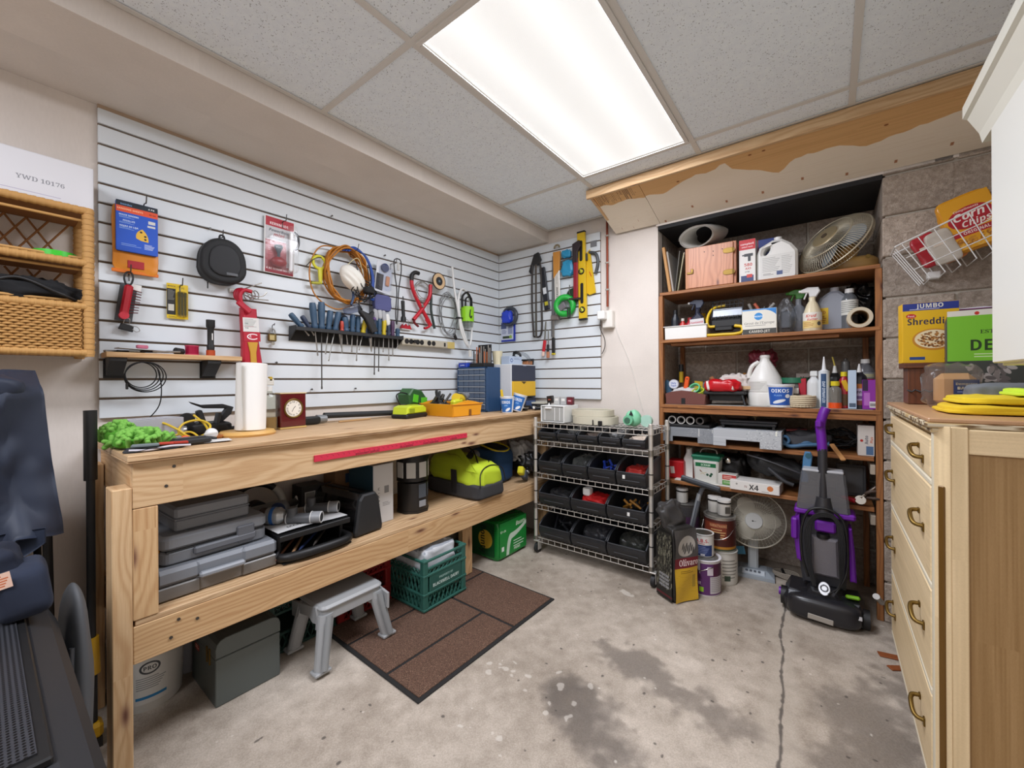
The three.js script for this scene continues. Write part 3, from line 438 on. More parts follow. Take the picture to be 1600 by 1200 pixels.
{ // carded gloves/pliers, brush pack, lanyard, torch
  const t = LW('glass_cutter_pack', 'clear blister pack with small cutter hanging over work gloves', 'pack', 1.845, 1.19, .05);
  part(t, 'card', M('#d8dbe0', .5), box(.11, .19, .003, [0, 0, 0], [0, 0, -.12])); part(t, 'dark_panel', M('#2c2a2e', .5), box(.05, .1, .002, [-.03, -.03, .003], [0, 0, -.12])); part(t, 'copper_part', M('#c98a62', .4), box(.026, .06, .01, [.025, -.02, .008], [0, 0, -.12], .004)); part(t, 'wheel', M('#2c3a63', .4), cyl(.026, .026, .012, [.005, .06, .01], [HALF, 0, 0])); part(t, 'blister', clear('#f2f4f8'), ext(rrect(.09, .15, .015), .024, [.006, -.005, .014], [0, 0, -.12], .005)); wireHook(t, .07, .09, .05);
  const g = LW('work_gloves', 'pair of blue and grey knit work gloves hanging on the wall', 'gloves', 1.655, 1.21, .03);
  part(g, 'cuff', M('#2d4fa0', .9), soft(.05, .06, .03, [-.055, .06, .015], _, { n: 20, amp: .008, flat: 0 })); part(g, 'palm', M('#575a86', .95), soft(.12, .1, .035, [.01, .03, .02], _, { n: 24, e: .35, amp: .01, f: 40, flat: 0 }));
  [[-.04, -.05, '#a9aaad'], [-.012, -.035, '#b9babc'], [.018, -.05, '#a9aaad'], [.046, -.07, '#dcdcd8']].forEach(([x, y, c]) => part(g, 'finger', M(c, .9), soft(.034, .08, .03, [x, y, .022], [0, 0, .1], { n: 16, e: .7, amp: .004, flat: 0 })));
  const l = LW('wrist_lanyard', 'long black lanyard loop hanging beside the work gloves', 'lanyard', 1.78, 1.1, .06);
  part(l, 'strap', BLACK, tube([[-.02, .19, .01], [.02, .195, .012], [.03, .14, .01], [.012, .0, .006], [.004, -.16, .004], [-.004, -.22, .004], [-.012, -.16, .006], [-.004, .0, .008], [-.02, .1, .01]], .0035, 80, 6, true)); part(l, 'clip', M('#c9c9c4', .4, .5), box(.016, .05, .01, [.005, .15, .012]));
  const f = LW('pocket_torch', 'small black torch hanging on the lanyard above the red pin', 'torch', 1.66, 1.05, .06); part(f, 'barrel', BLACK, cyl(.011, .012, .1, [0, .01, 0], [0, 0, .05], 16)); part(f, 'head', BLACK, lathe([[.012, 0], [.017, -.012], [.017, -.036], [0, -.036]].reverse(), [.002, -.038, 0])); part(f, 'loop', BLACK, tube([[-.006, .06, 0], [0, .09, 0], [.006, .06, 0]], .002, 16));
  const r = LW('bread_clip_pin', 'small red wavy clip with white lettering below the torch', 'clip', 1.562, .995, .01); part(r, 'bar', M('#b0182a', .5), ext([[-.045, -.012], [-.03, .016], [-.016, .004], [0, .02], [.016, .004], [.03, .016], [.046, -.014]], .012, [0, 0, .006])); part(r, 'white_edge', WHITEP, box(.07, .006, .008, [0, -.016, .006])); part(r, 'wire', STEEL, tube([[-.022, .01, .006], [-.01, .045, .01], [.014, .045, .01], [.024, .01, .006]], .002, 20));
}
{ // red cutters, wire roll, grinding disc
  const t = LW('ice_tongs', 'red crossed tongs with black grips hanging on the wall', 'tongs', 1.73, .875, .02);
  const rd = M('#bb1428', .4);
  part(t, 'arm', rd, tube([[-.09, .15, .02], [-.085, .1, .02], [-.03, .0, .02], [.06, -.12, .02]], .013, 40, 8), box(.03, .06, .012, [.055, -.12, .02], [0, 0, .7])); part(t, 'arm', rd, tube([[.07, .14, .026], [.06, .06, .026], [.0, -.03, .026], [-.08, -.12, .026]], .013, 40, 8));
  part(t, 'jaw', rd, tube([[.06, -.12, .02], [.07, -.14, .02], [.03, -.165, .02], [.015, -.165, .02]], .008, 24, 8)); part(t, 'jaw', M('#6d141e', .5), tube([[-.08, -.12, .026], [-.07, -.14, .026], [-.04, -.16, .026]], .008, 24, 8)); part(t, 'grip', BLACK, tube([[-.09, .14, .02], [-.085, .18, .02], [-.06, .2, .022], [-.03, .2, .022]], .014, 24, 8)); part(t, 'pivot', STEEL, cyl(.008, .008, .03, [-.012, -.02, .03], [HALF, 0, 0], 12));
  const w = LW('wire_roll', 'coil of thin silver wire hanging behind the red tongs', 'wire', 1.82, .865, .03); for (let i = 0; i < 8; i++) part(w, 'loop', M('#b7b7b2', .35, .8), tor(.062 + rnd(-.012, .012), .0016, [rnd(-.012, .012), rnd(-.012, .012), .002 * i], [rnd(-.1, .1), rnd(-.1, .1), 0], 6.283, 5, 44));
  const p = LW('pry_handle', 'dark green curved pry handle hanging behind the grinding disc', 'pry bar', 1.73, .775, .04); part(p, 'bar', M('#20302c', .5), tube([[-.03, .13, 0], [-.02, .06, 0], [-.02, -.04, 0], [.01, -.16, 0]], .009, 40, 8));
  const d = LW('grinding_disc', 'round tan grinding disc with dark centre', 'disc', 1.905, .74, .06); part(d, 'rim', M('#3a2c20', .7), cyl(.06, .06, .006, [0, 0, 0], [HALF, 0, 0], 36)); part(d, 'label', M('#d3b48c', .7), cyl(.054, .054, .0075, [0, 0, 0], [HALF, 0, 0], 36)); part(d, 'hub', M('#26282a', .5), cyl(.03, .03, .01, [0, 0, 0], [HALF, 0, 0], 30)); part(d, 'bore', M('#7e93a0', .4, .5), cyl(.009, .009, .012, [0, 0, 0], [HALF, 0, 0], 16));
}
{ // hose loop, cable coil, green bottle holder
  const t = LW('white_hose', 'white plastic hose hanging in a long loop near the corner', 'hose', 1.72, .53, .05);
  part(t, 'hose', M('#dfe0de', .4), tube([[-.07, .32, .0], [-.068, .15, .02], [-.04, .0, .03], [-.01, -.15, .03], [.05, -.25, .03], [.085, -.255, .02], [.12, -.18, .01], [.12, .0, .01], [.085, .13, .015], [.02, .17, .02], [-.03, .12, .03], [-.035, -.02, .035], [.02, -.18, .035], [.075, -.27, .03]], .0085, 140, 8)); part(t, 'end_fitting', M('#d8d5cc', .4), cyl(.015, .012, .05, [.085, -.31, .03], [0, 0, .1], 14)); part(t, 'strap', BLACK, box(.05, .012, .03, [-.03, -.055, .03], [0, 0, 0], .003));
  const c = LW('grey_cable', 'grey cable in loose coils hanging beside the white hose', 'cable', 1.69, .62, .025); for (let i = 0; i < 5; i++) { const pts = []; for (let k = 0; k < 16; k++) { const a = k / 16 * 6.283; pts.push([Math.cos(a) * (.065 + i * .006) + .02 * Math.sin(a + i), Math.sin(a) * (.13 + .008 * i), rnd(-.008, .01) + i * .003]); } part(c, 'loop', M('#7d7f80', .45), tube(pts, .0026, 70, 6, true)); } part(c, 'plug', BLACK, box(.02, .05, .02, [.06, -.16, .01], [0, 0, .5], .004));
  const g = LW('filter_canister', 'lime green canister hanging inside the white hose loop', 'canister', 1.7, .48, .075); part(g, 'body', M('#8fd01a', .35), cyl(.05, .05, .11, [0, 0, .01], _, 28)); part(g, 'clear_base', clear('#d8dcd8'), cyl(.042, .046, .04, [0, -.076, .01], _, 24)); part(g, 'hook_mark', BLK2, tube([[-.02, .03, .062], [-.024, -.02, .062], [-.012, -.03, .063], [-.008, -.016, .063]], .004, 20)); part(g, 'cable_top', RUB, tube([[-.055, .05, .01], [-.05, .13, .01], [.0, .165, .01], [.04, .12, .01], [.04, .05, .01]], .008, 40, 8), tube([[-.03, .05, .02], [-.02, .12, .02], [.03, .13, .02], [.03, .05, .03]], .006, 30, 8));
}
{ // power strip
  const t = LW('power_strip', 'long beige power strip with black sockets on the slatted wall', 'power strip', 1.462, .815, .002);
  part(t, 'body', M('#b9b2a0', .45), box(.47, .05, .045, [0, 0, .026], _, .006)); part(t, 'end_panel', M('#c9b36a', .5), box(.07, .048, .003, [.198, 0, .0495])); part(t, 'switch', BLACK, box(.014, .026, .008, [.135, 0, .05]));
  for (const x of [-.2, -.165, -.11, -.075, -.01, .03]) part(t, 'socket', BLACK, cyl(.0165, .0165, .004, [x, .002, .05], [HALF, 0, 0], 20));
  part(t, 'plug', BLACK, box(.022, .02, .02, [-.14, .004, .06], _, .004));
}
{ // screwdriver rack and screwdrivers
  const t = LW('tool_rack', 'long black plastic rack holding screwdrivers on the wall', 'rack', 1.46, 1.4, .002);
  part(t, 'back_plate', BLK2, box(.67, .075, .006, [0, -.005, .004])); part(t, 'ledge', BLK2, box(.67, .012, .075, [0, .02, .042], _, .003), box(.67, .02, .006, [0, .016, .08], _, .002)); for (const x of [-.334, .334]) part(t, 'end_plate', BLK2, ext([[0, -.045], [.004, .032], [.08, .032], [.08, .01]], .005, [x, 0, 0], [0, -HALF, 0], .001));
  const blue = M('#2f4c66', .5), yel = M('#c9b01e', .4), red = M('#b8402e', .45), pur = M('#4a2f4e', .45), nav = M('#26324a', .5);
  const col = { blue, yel, red, pur, nav, blk: BLACK };
  // [px offset along rack, handle height, radius, colour, shaft length, tilt, label, out]
  const S = [[-.29, .09, .015, 'blue', .03, .75, 'stubby blue screwdriver leaning at the near end of the rack'], [-.25, .075, .013, 'nav', .02, .6, 'short navy screwdriver leaning beside the stubby blue one'], [-.222, .14, .018, 'blue', .12, .1, 'large blue screwdriver, first of the two tallest handles'], [-.186, .15, .019, 'blue', .3, .0, 'largest blue screwdriver with the longest shaft in the rack'], [-.148, .11, .017, 'blue', .11, -.12, 'blue screwdriver just right of the longest one'], [-.11, .11, .017, 'blue', .15, -.22, 'blue screwdriver with slanted dark-tipped shaft'], [-.068, .06, .012, 'red', .1, .0, 'small translucent red screwdriver in the rack'], [-.042, .085, .019, 'blue', .05, .12, 'blue screwdriver right of the small red one'], [-.004, .105, .016, 'blue', .09, -.04, 'blue screwdriver directly under the glue gun'], [.03, .1, .015, 'blue', .14, -.05, 'blue screwdriver left of the yellow one'], [.064, .09, .016, 'yel', .08, -.25, 'translucent yellow screwdriver in the middle of the rack'], [.145, .09, .015, 'blue', .22, -.02, 'blue screwdriver with long shaft right of the pliers'], [.175, .1, .016, 'blue', .2, -.02, 'blue screwdriver left of the yellow and white one'], [.208, .1, .014, 'yel', .08, -.05, 'slim yellow screwdriver toward the far end of the rack'], [.245, .075, .012, 'nav', .13, 0, 'short dark screwdriver left of the purple one'], [.274, .1, .014, 'pur', .1, 0, 'purple-handled screwdriver near the far end'], [.312, .055, .015, 'blue', .05, 0, 'small round blue screwdriver last in the rack']];
  for (const [x, h, r, c, L, tilt, lab] of S) {
    const s = LW('screwdriver', lab, 'screwdriver', 1.486, 1.4 - x, .052, 'screwdrivers in the wall rack');
    const rot = [0, 0, tilt];
    part(s, 'handle', col[c], tf(lathe([[0, h], [r * .82, h - .003], [r, h * .85], [r * .96, h * .5], [r * .78, h * .22], [r * 1.02, h * .08], [r * .9, .001], [0, 0]].reverse(), _, _, 14), [0, 0, 0], rot));
    part(s, 'shaft', L > .18 ? DSTEEL : STEEL, tf(mergeGeometries([cyl(.0034, .0034, L + .02, [0, -L / 2 - .008, 0], _, 8), box(.009, .014, .003, [0, -L - .018, 0])].map(norm)), [0, 0, 0], rot));
  }
  const p = LW('pliers', 'navy-handled pliers hanging in the rack beside the yellow screwdriver', 'pliers', 1.49, 1.29, .055); part(p, 'grip', nav, tube([[-.03, -.03, 0], [-.02, .03, 0], [-.004, .09, 0]], .014, 24, 8)); part(p, 'grip', nav, tube([[-.016, -.03, .006], [.02, .03, .006], [.03, .08, .006]], .013, 24, 8)); part(p, 'jaw', STEEL, cone([0, -.02, 0], [.01, -.11, 0], .012, .003)); part(p, 'purple_tip', M('#6a4a86', .5), sph(.012, [.026, .088, .006]));
  const q = LW('side_cutters', 'black and red side cutters standing in the rack behind the small red screwdriver', 'cutters', 1.49, 1.45, .035); part(q, 'grip', BLACK, tube([[-.03, -.02, 0], [-.03, .05, 0], [-.005, .085, 0], [.02, .075, 0]], .012, 30, 8)); part(q, 'jaw', STEEL, cone([-.02, -.02, 0], [-.01, -.1, 0], .01, .003));
}
{ // little plank shelf with its bits
  const t = LW('wall_shelf', 'short wooden plank shelf on black brackets', 'shelf', 1.298, 2.21, 0);
  part(t, 'plank', pine2, plank(.45, .02, .1, [.0, .01, .052], _, 'x')); for (const x of [-.19, .12]) part(t, 'bracket', BLACK, box(.06, .075, .004, [x, -.042, .003]), ext([[0, 0], [.09, 0], [.09, -.014], [.012, -.07], [0, -.07]], .05, [x, 0, .004], [0, -HALF, 0], .001));
  const f = LW('torch', 'black torch standing upright with orange base on the plank shelf', 'torch', 1.319, 2.092, .05); part(f, 'barrel', BLACK, lathe([[.014, .025], [.015, .04], [.0125, .05], [.0125, .12], [.017, .13], [.017, .16], [0, .16]])); part(f, 'orange_ring', M('#b3481c', .4), cyl(.017, .017, .025, [0, .0125, 0], _, 20)); part(f, 'lettering', WHITEP, box(.004, .03, .001, [.003, .085, .0126]));
  const s = LW('thread_spool', 'shiny pink spool of wire on the plank shelf', 'spool', 1.319, 2.16, .05); part(s, 'wound_wire', M('#a3123c', .3, .3), cyl(.024, .024, .038, [0, .02, 0], _, 28)); for (const y of [.002, .039]) part(s, 'flange', M('#c43a5c', .4), cyl(.0255, .0255, .004, [0, y, 0], _, 28));
  const c = LW('bottle_cap', 'black screw cap lying beside the pink spool', 'cap', 1.319, 2.205, .05); part(c, 'cap', BLACK, cyl(.014, .014, .03, [0, .014, 0], [0, .4, HALF - .1], 18));
  const k = LW('folding_knives', 'jumble of knives and papers lying along the plank shelf', 'knives', 1.319, 2.32, .05); part(k, 'paper', M('#c9ccd2', .6), box(.18, .003, .06, [.01, .014, 0], [0, .1, -.03])); for (let i = 0; i < 5; i++) part(k, 'knife', i % 2 ? BLACK : STEEL, box(.09, .008, .014, [-.07 + i * .035, .005 + .001 * i, -.02 + i * .01], [0, .3 - i * .12, .02], .003));
  const e = LW('eraser', 'small pink eraser on top of the shelf papers', 'eraser', 1.336, 2.325, .06); part(e, 'rubber', M('#c46a80', .7), box(.036, .014, .016, [0, .008, 0], [0, .2, 0], .003));
  const w = LW('black_cable_coil', 'thin black cable coiled under the plank shelf with a long tail', 'cable', 1.232, 2.33, .07); for (let i = 0; i < 4; i++) part(w, 'loop', RUB, tor(.05 + i * .004, .0022, [.004 * i, -.003 * i, .003 * i], [.1 * i, .2 - .12 * i, 0], 6.283, 5, 44)); part(w, 'tail', RUB, tube([[.05, .03, 0], [.062, -.05, .0], [.05, -.13, .01], [.0, -.19, .02], [-.06, -.225, .04]], .0022, 40)); part(w, 'jack', BLACK, box(.008, .024, .008, [-.044, -.045, .01]));
}
[[1.9, 2.08], [2.0, 1.15], [1.3, 1.80], [1.16, 1.62], [1.16, 1.36], [2.14, 1.5]].forEach(([y, z], i) => solo('wall_screw', ['small screw left of the headphone case hook', 'small screw high on the slatted wall', 'small screw below the padlock', 'small nail above the bench clock', 'small nail low on the slatted wall', 'small screw near the panel top'][i], 'screw', DSTEEL, [cyl(.0025, .0025, .014, [.006, 0, 0], [0, 0, HALF], 8), cyl(.005, .005, .003, [.0135, 0, 0], [0, 0, HALF], 10)], [0, y, z]));
// ---------------------------------------------------------------- things on the back slatted wall
const BW = (name, label, cat, x, y, out = 0) => thing(name, label, cat, [x, y, out]);
{
  const t = BW('packing_tape_pack', 'blue blister pack with tape reel hanging in the corner', 'pack', .12, 1.7, .012);
  part(t, 'card', M('#2436a0', .5), box(.15, .16, .003, [-.01, -.09, .002])); decal(t, 'print', .13, .14, [-.02, -.085, .0042], [0, 0, 0], printMat(160, 180, (x) => { fill(x, '#c4c9d8'); fill(x, '#4a5580', 0, 0, 70, 60); lines(x, '#5a648c', 12, 74, 60, 4, 12, 5); fill(x, '#8d94ae', 90, 40, 60, 80); x.fillStyle = '#2c3a20'; x.fillRect(20, 140, 120, 26); x.fillStyle = '#8fb04a'; x.beginPath(); x.arc(124, 150, 18, 0, 7); x.fill(); }));
  part(t, 'reel', M('#3a3f48', .35), tor(.068, .016, [.022, .035, .022], [0, 0, 0])); part(t, 'blue_bow', M('#2442c8', .4), soft(.1, .1, .04, [.0, .03, .03], _, { n: 26, amp: .02, f: 50, flat: 0 }));
}
{
  const t = BW('bow_saw', 'dark steel bow saw hanging upright on the back slatted wall', 'saw', .41, 1.87, .03);
  part(t, 'frame', M('#3f3b38', .5, .6), tube([[-.03, -.32, 0], [-.045, -.05, 0], [-.03, .26, 0], [.0, .31, 0], [.03, .26, 0], [.045, -.05, 0], [.03, -.32, 0], [-.03, -.32, 0]], .008, 90, 8)); part(t, 'handle', BLK2, ext([[-.07, .2], [-.02, .33], [.02, .34], [.045, .28], [.02, .24], [-.03, .25], [-.05, .18]], .024, _, _, .004)); part(t, 'blade', M('#6f6a64', .4, .8), box(.02, .6, .0015, [0, -.03, .01]));
  const k = BW('pruning_saw', 'black pruning saw with navy sheath behind the bow saw', 'saw', .48, 1.9, .012); part(k, 'sheath', M('#1d2028', .5), box(.05, .34, .02, [0, .02, .008], [0, 0, .14], .006)); part(k, 'label', M('#d8dcdf', .5), box(.03, .05, .002, [.005, .0, .019], [0, 0, .14])); part(k, 'yellow_mark', M('#b8b02c', .5), box(.03, .03, .002, [.02, -.1, .019], [0, 0, .14]));
}
{
  const t = BW('hand_saw', 'long grey hand saw with orange and silver frame hanging vertically', 'saw', .585, 1.88, .02);
  part(t, 'blade', M('#8b8e92', .35, .8), ext([[-.05, -.34], [-.02, -.35], [-.01, .28], [-.035, .28]], .002, [0, 0, 0], _, .0003)); part(t, 'frame', M('#c9c6be', .35, .5), box(.045, .46, .018, [.018, .04, .012], [0, 0, .02], .005)); part(t, 'orange_sleeve', M('#c98a3c', .5), ext([[-.026, .1], [.026, .16], [.03, .3], [-.03, .3]], .024, [.015, .0, .014], _, .003)); part(t, 'loop', M('#8d8064', .5), tor(.022, .007, [.015, .33, .014], [0, 0, 0], Math.PI)); part(t, 'clamp', M('#8a7f7c', .5, .5), box(.07, .04, .03, [.0, -.2, .02], _, .006));
  decal(t, 'print', .04, .28, [.018, .0, .0216], [0, 0, .02], printMat(64, 420, (x) => { fill(x, '#cfccc4'); x.save(); x.translate(34, 280); x.rotate(-HALF); T(x, 'JACKSAW', 40, 0, 34, '#2a2826'); x.restore(); lines(x, '#8d8a84', 20, 40, 24, 8, 12, 3); }));
}
{
  const t = BW('blue_bag_pack', 'turquoise plastic wrapped pack behind the saw', 'pack', .68, 2.07, .02); part(t, 'wrap', M('#2f8fb8', .35), soft(.1, .12, .04, [.01, -.03, .01], _, { n: 24, amp: .025, f: 40, flat: 0 }), soft(.08, .06, .03, [0, .08, .01], _, { n: 20, amp: .02, f: 40, flat: 0 }));
  const g = BW('hose_reel_handle', 'bright green ring handle hanging by the hand saw', 'handle', .675, 1.76, .05); part(g, 'ring', M('#1fa83c', .4), tor(.062, .024, [0, 0, 0], [0, .3, 0], 6.283, 10, 40)); part(g, 'black_clip', BLACK, tube([[.04, -.02, .03], [.05, -.1, .03], [.058, -.1, .03], [.06, -.02, .03]], .005, 24)); part(g, 'strap_pad', M('#6f6c70', .6), box(.06, .05, .02, [-.01, -.01, .02], [0, 0, .5], .005));
  const d = BW('green_reel', 'dark green reel behind the bright green ring', 'reel', .735, 1.83, .015); part(d, 'drum', M('#1c3a24', .5), cyl(.055, .055, .02, [0, 0, .01], [HALF, 0, 0], 28)); part(d, 'hook', DSTEEL, tube([[-.02, .08, .03], [-.02, .02, .035], [-.01, .0, .035]], .004, 14));
  const r = BW('carpenter_square', 'grey steel carpenter square hanging horizontally across the back wall', 'square', .77, 2.09, .03); part(r, 'blade', M('#6c6a68', .45, .7), box(.24, .04, .004, [-.04, 0, 0], [0, 0, .05])); part(r, 'stock', M('#55534f', .5, .6), box(.03, .05, .012, [.07, .005, 0], [0, 0, .05]));
  const h = BW('red_hacksaw', 'dark red handled bar with black top hanging beside the level', 'hacksaw', .772, 2.0, .055); part(h, 'bar', M('#8c1826', .45), box(.036, .3, .02, [0, -.05, 0], [0, 0, -.01], .006)); part(h, 'black_top', M('#2b2023', .5), ext([[-.022, .06], [-.024, .2], [.03, .22], [.046, .18], [.02, .14], [.018, .06]], .024, _, _, .004)); part(h, 'lower_arm', DSTEEL, box(.11, .014, .012, [-.02, -.2, 0], [0, 0, -.06]));
  const l = BW('spirit_level', 'yellow spirit level hanging upright on the back wall', 'level', .812, 1.965, .03);
  part(l, 'body', M('#d8b41e', .4), box(.062, .63, .024, [0, 0, 0], [0, 0, .018], .003)); for (const y of [-.318, .318]) part(l, 'end_cap', BLACK, box(.064, .014, .026, [-y * .018, y, 0], [0, 0, .018])); for (const y of [.18, -.13]) part(l, 'grip_slot', BLACK, ext(rrect(.024, .15, .011), .003, [-y * .018, y, .0128], _, .001)); for (const y of [.03, -.25]) { part(l, 'vial_ring', BLACK, tor(.019, .005, [-y * .018, y, .013], [0, 0, 0], 6.283, 8, 28)); part(l, 'vial', M('#b9c43a', .2), cyl(.007, .007, .03, [-y * .018, y, .014], [0, 0, .5], 12)); }
  const y = BW('yellow_hand_saw', 'yellow speed square with grey hook behind the level', 'square', .882, 1.99, .014); part(y, 'plate', M('#dcb41a', .45), ext([[-.04, .14], [-.015, .16], [.03, -.16], [-.02, -.17], [-.045, -.15]], .01, _, _, .001)); part(y, 'grey_hook', M('#565a5c', .45, .5), tube([[-.02, .14, .0], [.03, .12, .004], [.05, .06, .004], [.03, -.02, 0]], .012, 30, 8)); part(y, 'red_mark', M('#c43a1c', .5), box(.006, .04, .002, [-.01, -.02, .006], [0, 0, .4]));
  const k1 = BW('red_handle_tool', 'red and white handled tool pointing down below the saws', 'tool', .478, 1.44, .03); part(k1, 'grip', M('#c0202c', .45), box(.026, .09, .02, [0, .03, 0], [0, 0, -.15], .006)); part(k1, 'tip', M('#e8c8b8', .5), box(.022, .04, .018, [-.01, -.03, 0], [0, 0, -.15], .005)); part(k1, 'blade', STEEL, box(.014, .16, .003, [.01, .14, 0], [0, 0, -.08]));
  const k2 = BW('copper_tip_tool', 'dark handled tool with copper coloured tip', 'tool', .515, 1.42, .034); part(k2, 'grip', BLK2, box(.02, .06, .018, [0, .03, 0], [0, 0, -.05], .005)); part(k2, 'tip', M('#b87a5a', .5), box(.024, .05, .018, [0, -.02, 0], _, .004)); part(k2, 'shank', STEEL, box(.01, .12, .003, [.004, .115, 0]));
  const k3 = BW('yellow_end_knife', 'black handled knife with yellow end below the green ring', 'knife', .565, 1.47, .034); part(k3, 'grip', BLACK, box(.026, .12, .02, [0, 0, 0], _, .006)); part(k3, 'end_cap', M('#c9b41e', .5), box(.03, .014, .022, [0, -.066, 0], _, .004)); part(k3, 'blade', STEEL, box(.02, .14, .002, [0, .125, 0]));
  solo('price_tag', 'small grey printed tag on the top right of the slatted panel', 'tag', M('#77797d', .6), box(.05, .045, .002), [.89, 2.19, .002]);
}
// ---------------------------------------------------------------- on the bench (local x runs along the bench to the corner, z towards the room)
const BT = (name, label, cat, x, z, ry = 0, group) => thing(name, label, cat, [x, YB + .0005, z], HALF + ry, group);
{ // green microfibre mitt: body with chenille fingers
  const t = BT('dusting_mitt', 'bright green chenille dusting mitt on the bench end', 'mitt', .37, 2.385);
  const gm = M('#4c8f22', .9), noodle = new THREE.CapsuleGeometry(.0075, .032, 3, 8);
  part(t, 'body', gm, soft(.15, .036, .11, [0, .02, 0], _, { e: .6, amp: .006 }));
  const gs = []; for (let i = 0; i < 120; i++) { const a = rnd(0, 6.283), q = Math.sqrt(rnd()), x = Math.cos(a) * q * .085, z = Math.sin(a) * q * .065, y = .014 + .034 * Math.sqrt(Math.max(0, 1 - q * q)); gs.push(tf(noodle.clone(), [x, y, z], [rnd(-.5, .5) + z * 16, rnd(0, 3), rnd(-.5, .5) - x * 13])); }
  const m = part(t, 'chenille', M('#78b44c', .9), ...gs); m.userData = { kind: 'stuff' };
  const t2 = BT('dusting_mitt', 'second green chenille mitt, half hidden behind the grey book', 'mitt', .24, 2.42); const g2 = []; for (let i = 0; i < 120; i++) { const a = rnd(0, 6.283), q = Math.sqrt(rnd()); g2.push(tf(noodle.clone(), [Math.cos(a) * q * .05, .02 + .05 * Math.sqrt(1 - q * q * .9), Math.sin(a) * q * .06], [rnd(-.9, .9), rnd(0, 3), rnd(-.9, .9)])); }
  part(t2, 'body', gm, soft(.1, .06, .12, [0, .031, 0], _, { e: .6, amp: .006, n: 20 })); const m2 = part(t2, 'chenille', M('#78b44c', .9), ...g2); m2.userData = { kind: 'stuff' };
}
{ const t = BT('instruction_box', 'grey flat box with printed lid between the green mitts', 'box', .2, 2.33, .25);
  part(t, 'box', M('#a7a6ab', .6), box(.17, .085, .11, [0, .0425, 0], _, .002)); decal(t, 'lid_print', .168, .108, [0, .0858, 0], [-HALF, 0, 0], printMat(256, 160, (x) => { fill(x, '#c4c4ca'); T(x, '7 IN 1 MULTI', 84, 92, 26, '#1c1c1e', 'sans-serif', 'bold', 'center', 140); T(x, 'TOOL', 200, 92, 24, '#3a3a3e'); fill(x, '#55555c', 50, 34, 150, 16); lines(x, '#8a8a90', 20, 124, 200, 2, 12, 3); })); }
{ const t = BT('nylon_rope', 'loose yellow rope with bright orange clip on the bench', 'cord', .27, 2.26);
  part(t, 'cord', M('#cfae2c', .5), tube([[-.09, .06, -.05], [-.05, .07, -.03], [-.01, .045, .02], [.03, .01, .05], [.07, .02, .05], [.095, .05, .02], [.07, .07, -.02], [.02, .06, -.02], [.0, .03, .0], [.03, .012, .06], [.08, .015, .04], [.09, .05, -.02], [.06, .09, -.05]], .0042, 120, 7), tube([[-.09, .06, -.05], [-.075, .035, -.03], [-.02, .02, .0], [.03, .03, .02], [.05, .01, .06]], .0038, 50, 7), tube([[.0, .03, .01], [.015, .015, .08], [.0, .006, .1]], .0035, 20, 7));
  part(t, 'orange_clip', M('#e0561a', .45), ext(rrect(.026, .026, .01), .012, [-.005, .014, .105], [-.5, 0, 0], .003)); }
{ const t = BT('silver_torch', 'silver metal torch lying behind the yellow cord', 'torch', .12, 2.225, .05); part(t, 'barrel', M('#c6c6c4', .3, .7), cyl(.02, .02, .11, [0, .022, 0], [0, 0, HALF - .03], 22)); part(t, 'head', M('#8d8d8b', .35, .7), cyl(.02, .026, .03, [.07, .026, 0], [0, 0, -HALF], 22)); part(t, 'end_cap', M('#d6c9a0', .5), cyl(.0205, .0205, .016, [-.062, .022, 0], [0, 0, HALF], 20));
  const w = BT('wooden_paddle', 'reddish wooden paddle lying under the yellow cord', 'paddle', .31, 2.2, .1); part(w, 'blade', M('#a9662e', .5), ext(rrect(.16, .06, .028), .012, [0, .0065, 0], [-HALF, 0, 0], .003)); }
{ const t = BT('bike_rack_clamp', 'black plastic clamp bracket lying on the bench', 'bracket', .12, 2.12);
  part(t, 'jaw', BLK2, ext([[-.07, .12], [-.03, .105], [.05, .105], [.09, .09], [.08, .06], [.05, .03], [.06, .0], [.04, .0], [.03, .04], [.06, .085], [-.02, .09], [-.06, .11]], .026, [0, .02, 0], _, .004)); part(t, 'base', BLACK, soft(.16, .05, .1, [0, .026, 0], _, { n: 20, e: .5, amp: .012, f: 30 })); part(t, 'strut', BLK2, box(.02, .09, .03, [-.03, .06, .02], [0, 0, .3], .004), box(.018, .08, .03, [.02, .05, .03], [0, 0, -.2], .004)); part(t, 'knob', BLACK, cyl(.028, .028, .03, [-.075, .065, -.01], [HALF, 0, .3], 24)); part(t, 'tail', BLACK, box(.12, .014, .02, [.11, .02, .02], [0, 0, .06], .004)); }
{ const t = BT('golf_ball', 'white golf ball on the bench beside the paper towel stand', 'ball', .34, 2.175); part(t, 'ball', M('#e4e4e6', .35), (() => { const g = new THREE.IcosahedronGeometry(.0214, 12), P = g.attributes.position; for (let i = 0; i < P.count; i++) { const v = new THREE.Vector3().fromBufferAttribute(P, i); const k = 1 - .012 * Math.max(0, Math.sin(v.x * 900) * Math.sin(v.y * 900) * Math.sin(v.z * 900 + 1)); P.setXYZ(i, v.x * k, v.y * k, v.z * k); } g.computeVertexNormals(); return tf(g, [0, .0214, 0]); })()); const h = BT('ball_marker', 'black tool holding up the golf ball', 'tool', .36, 2.2); part(h, 'arm', BLACK, tube([[-.03, .005, 0], [.0, .012, .0], [.03, .006, .02]], .005, 20)); }
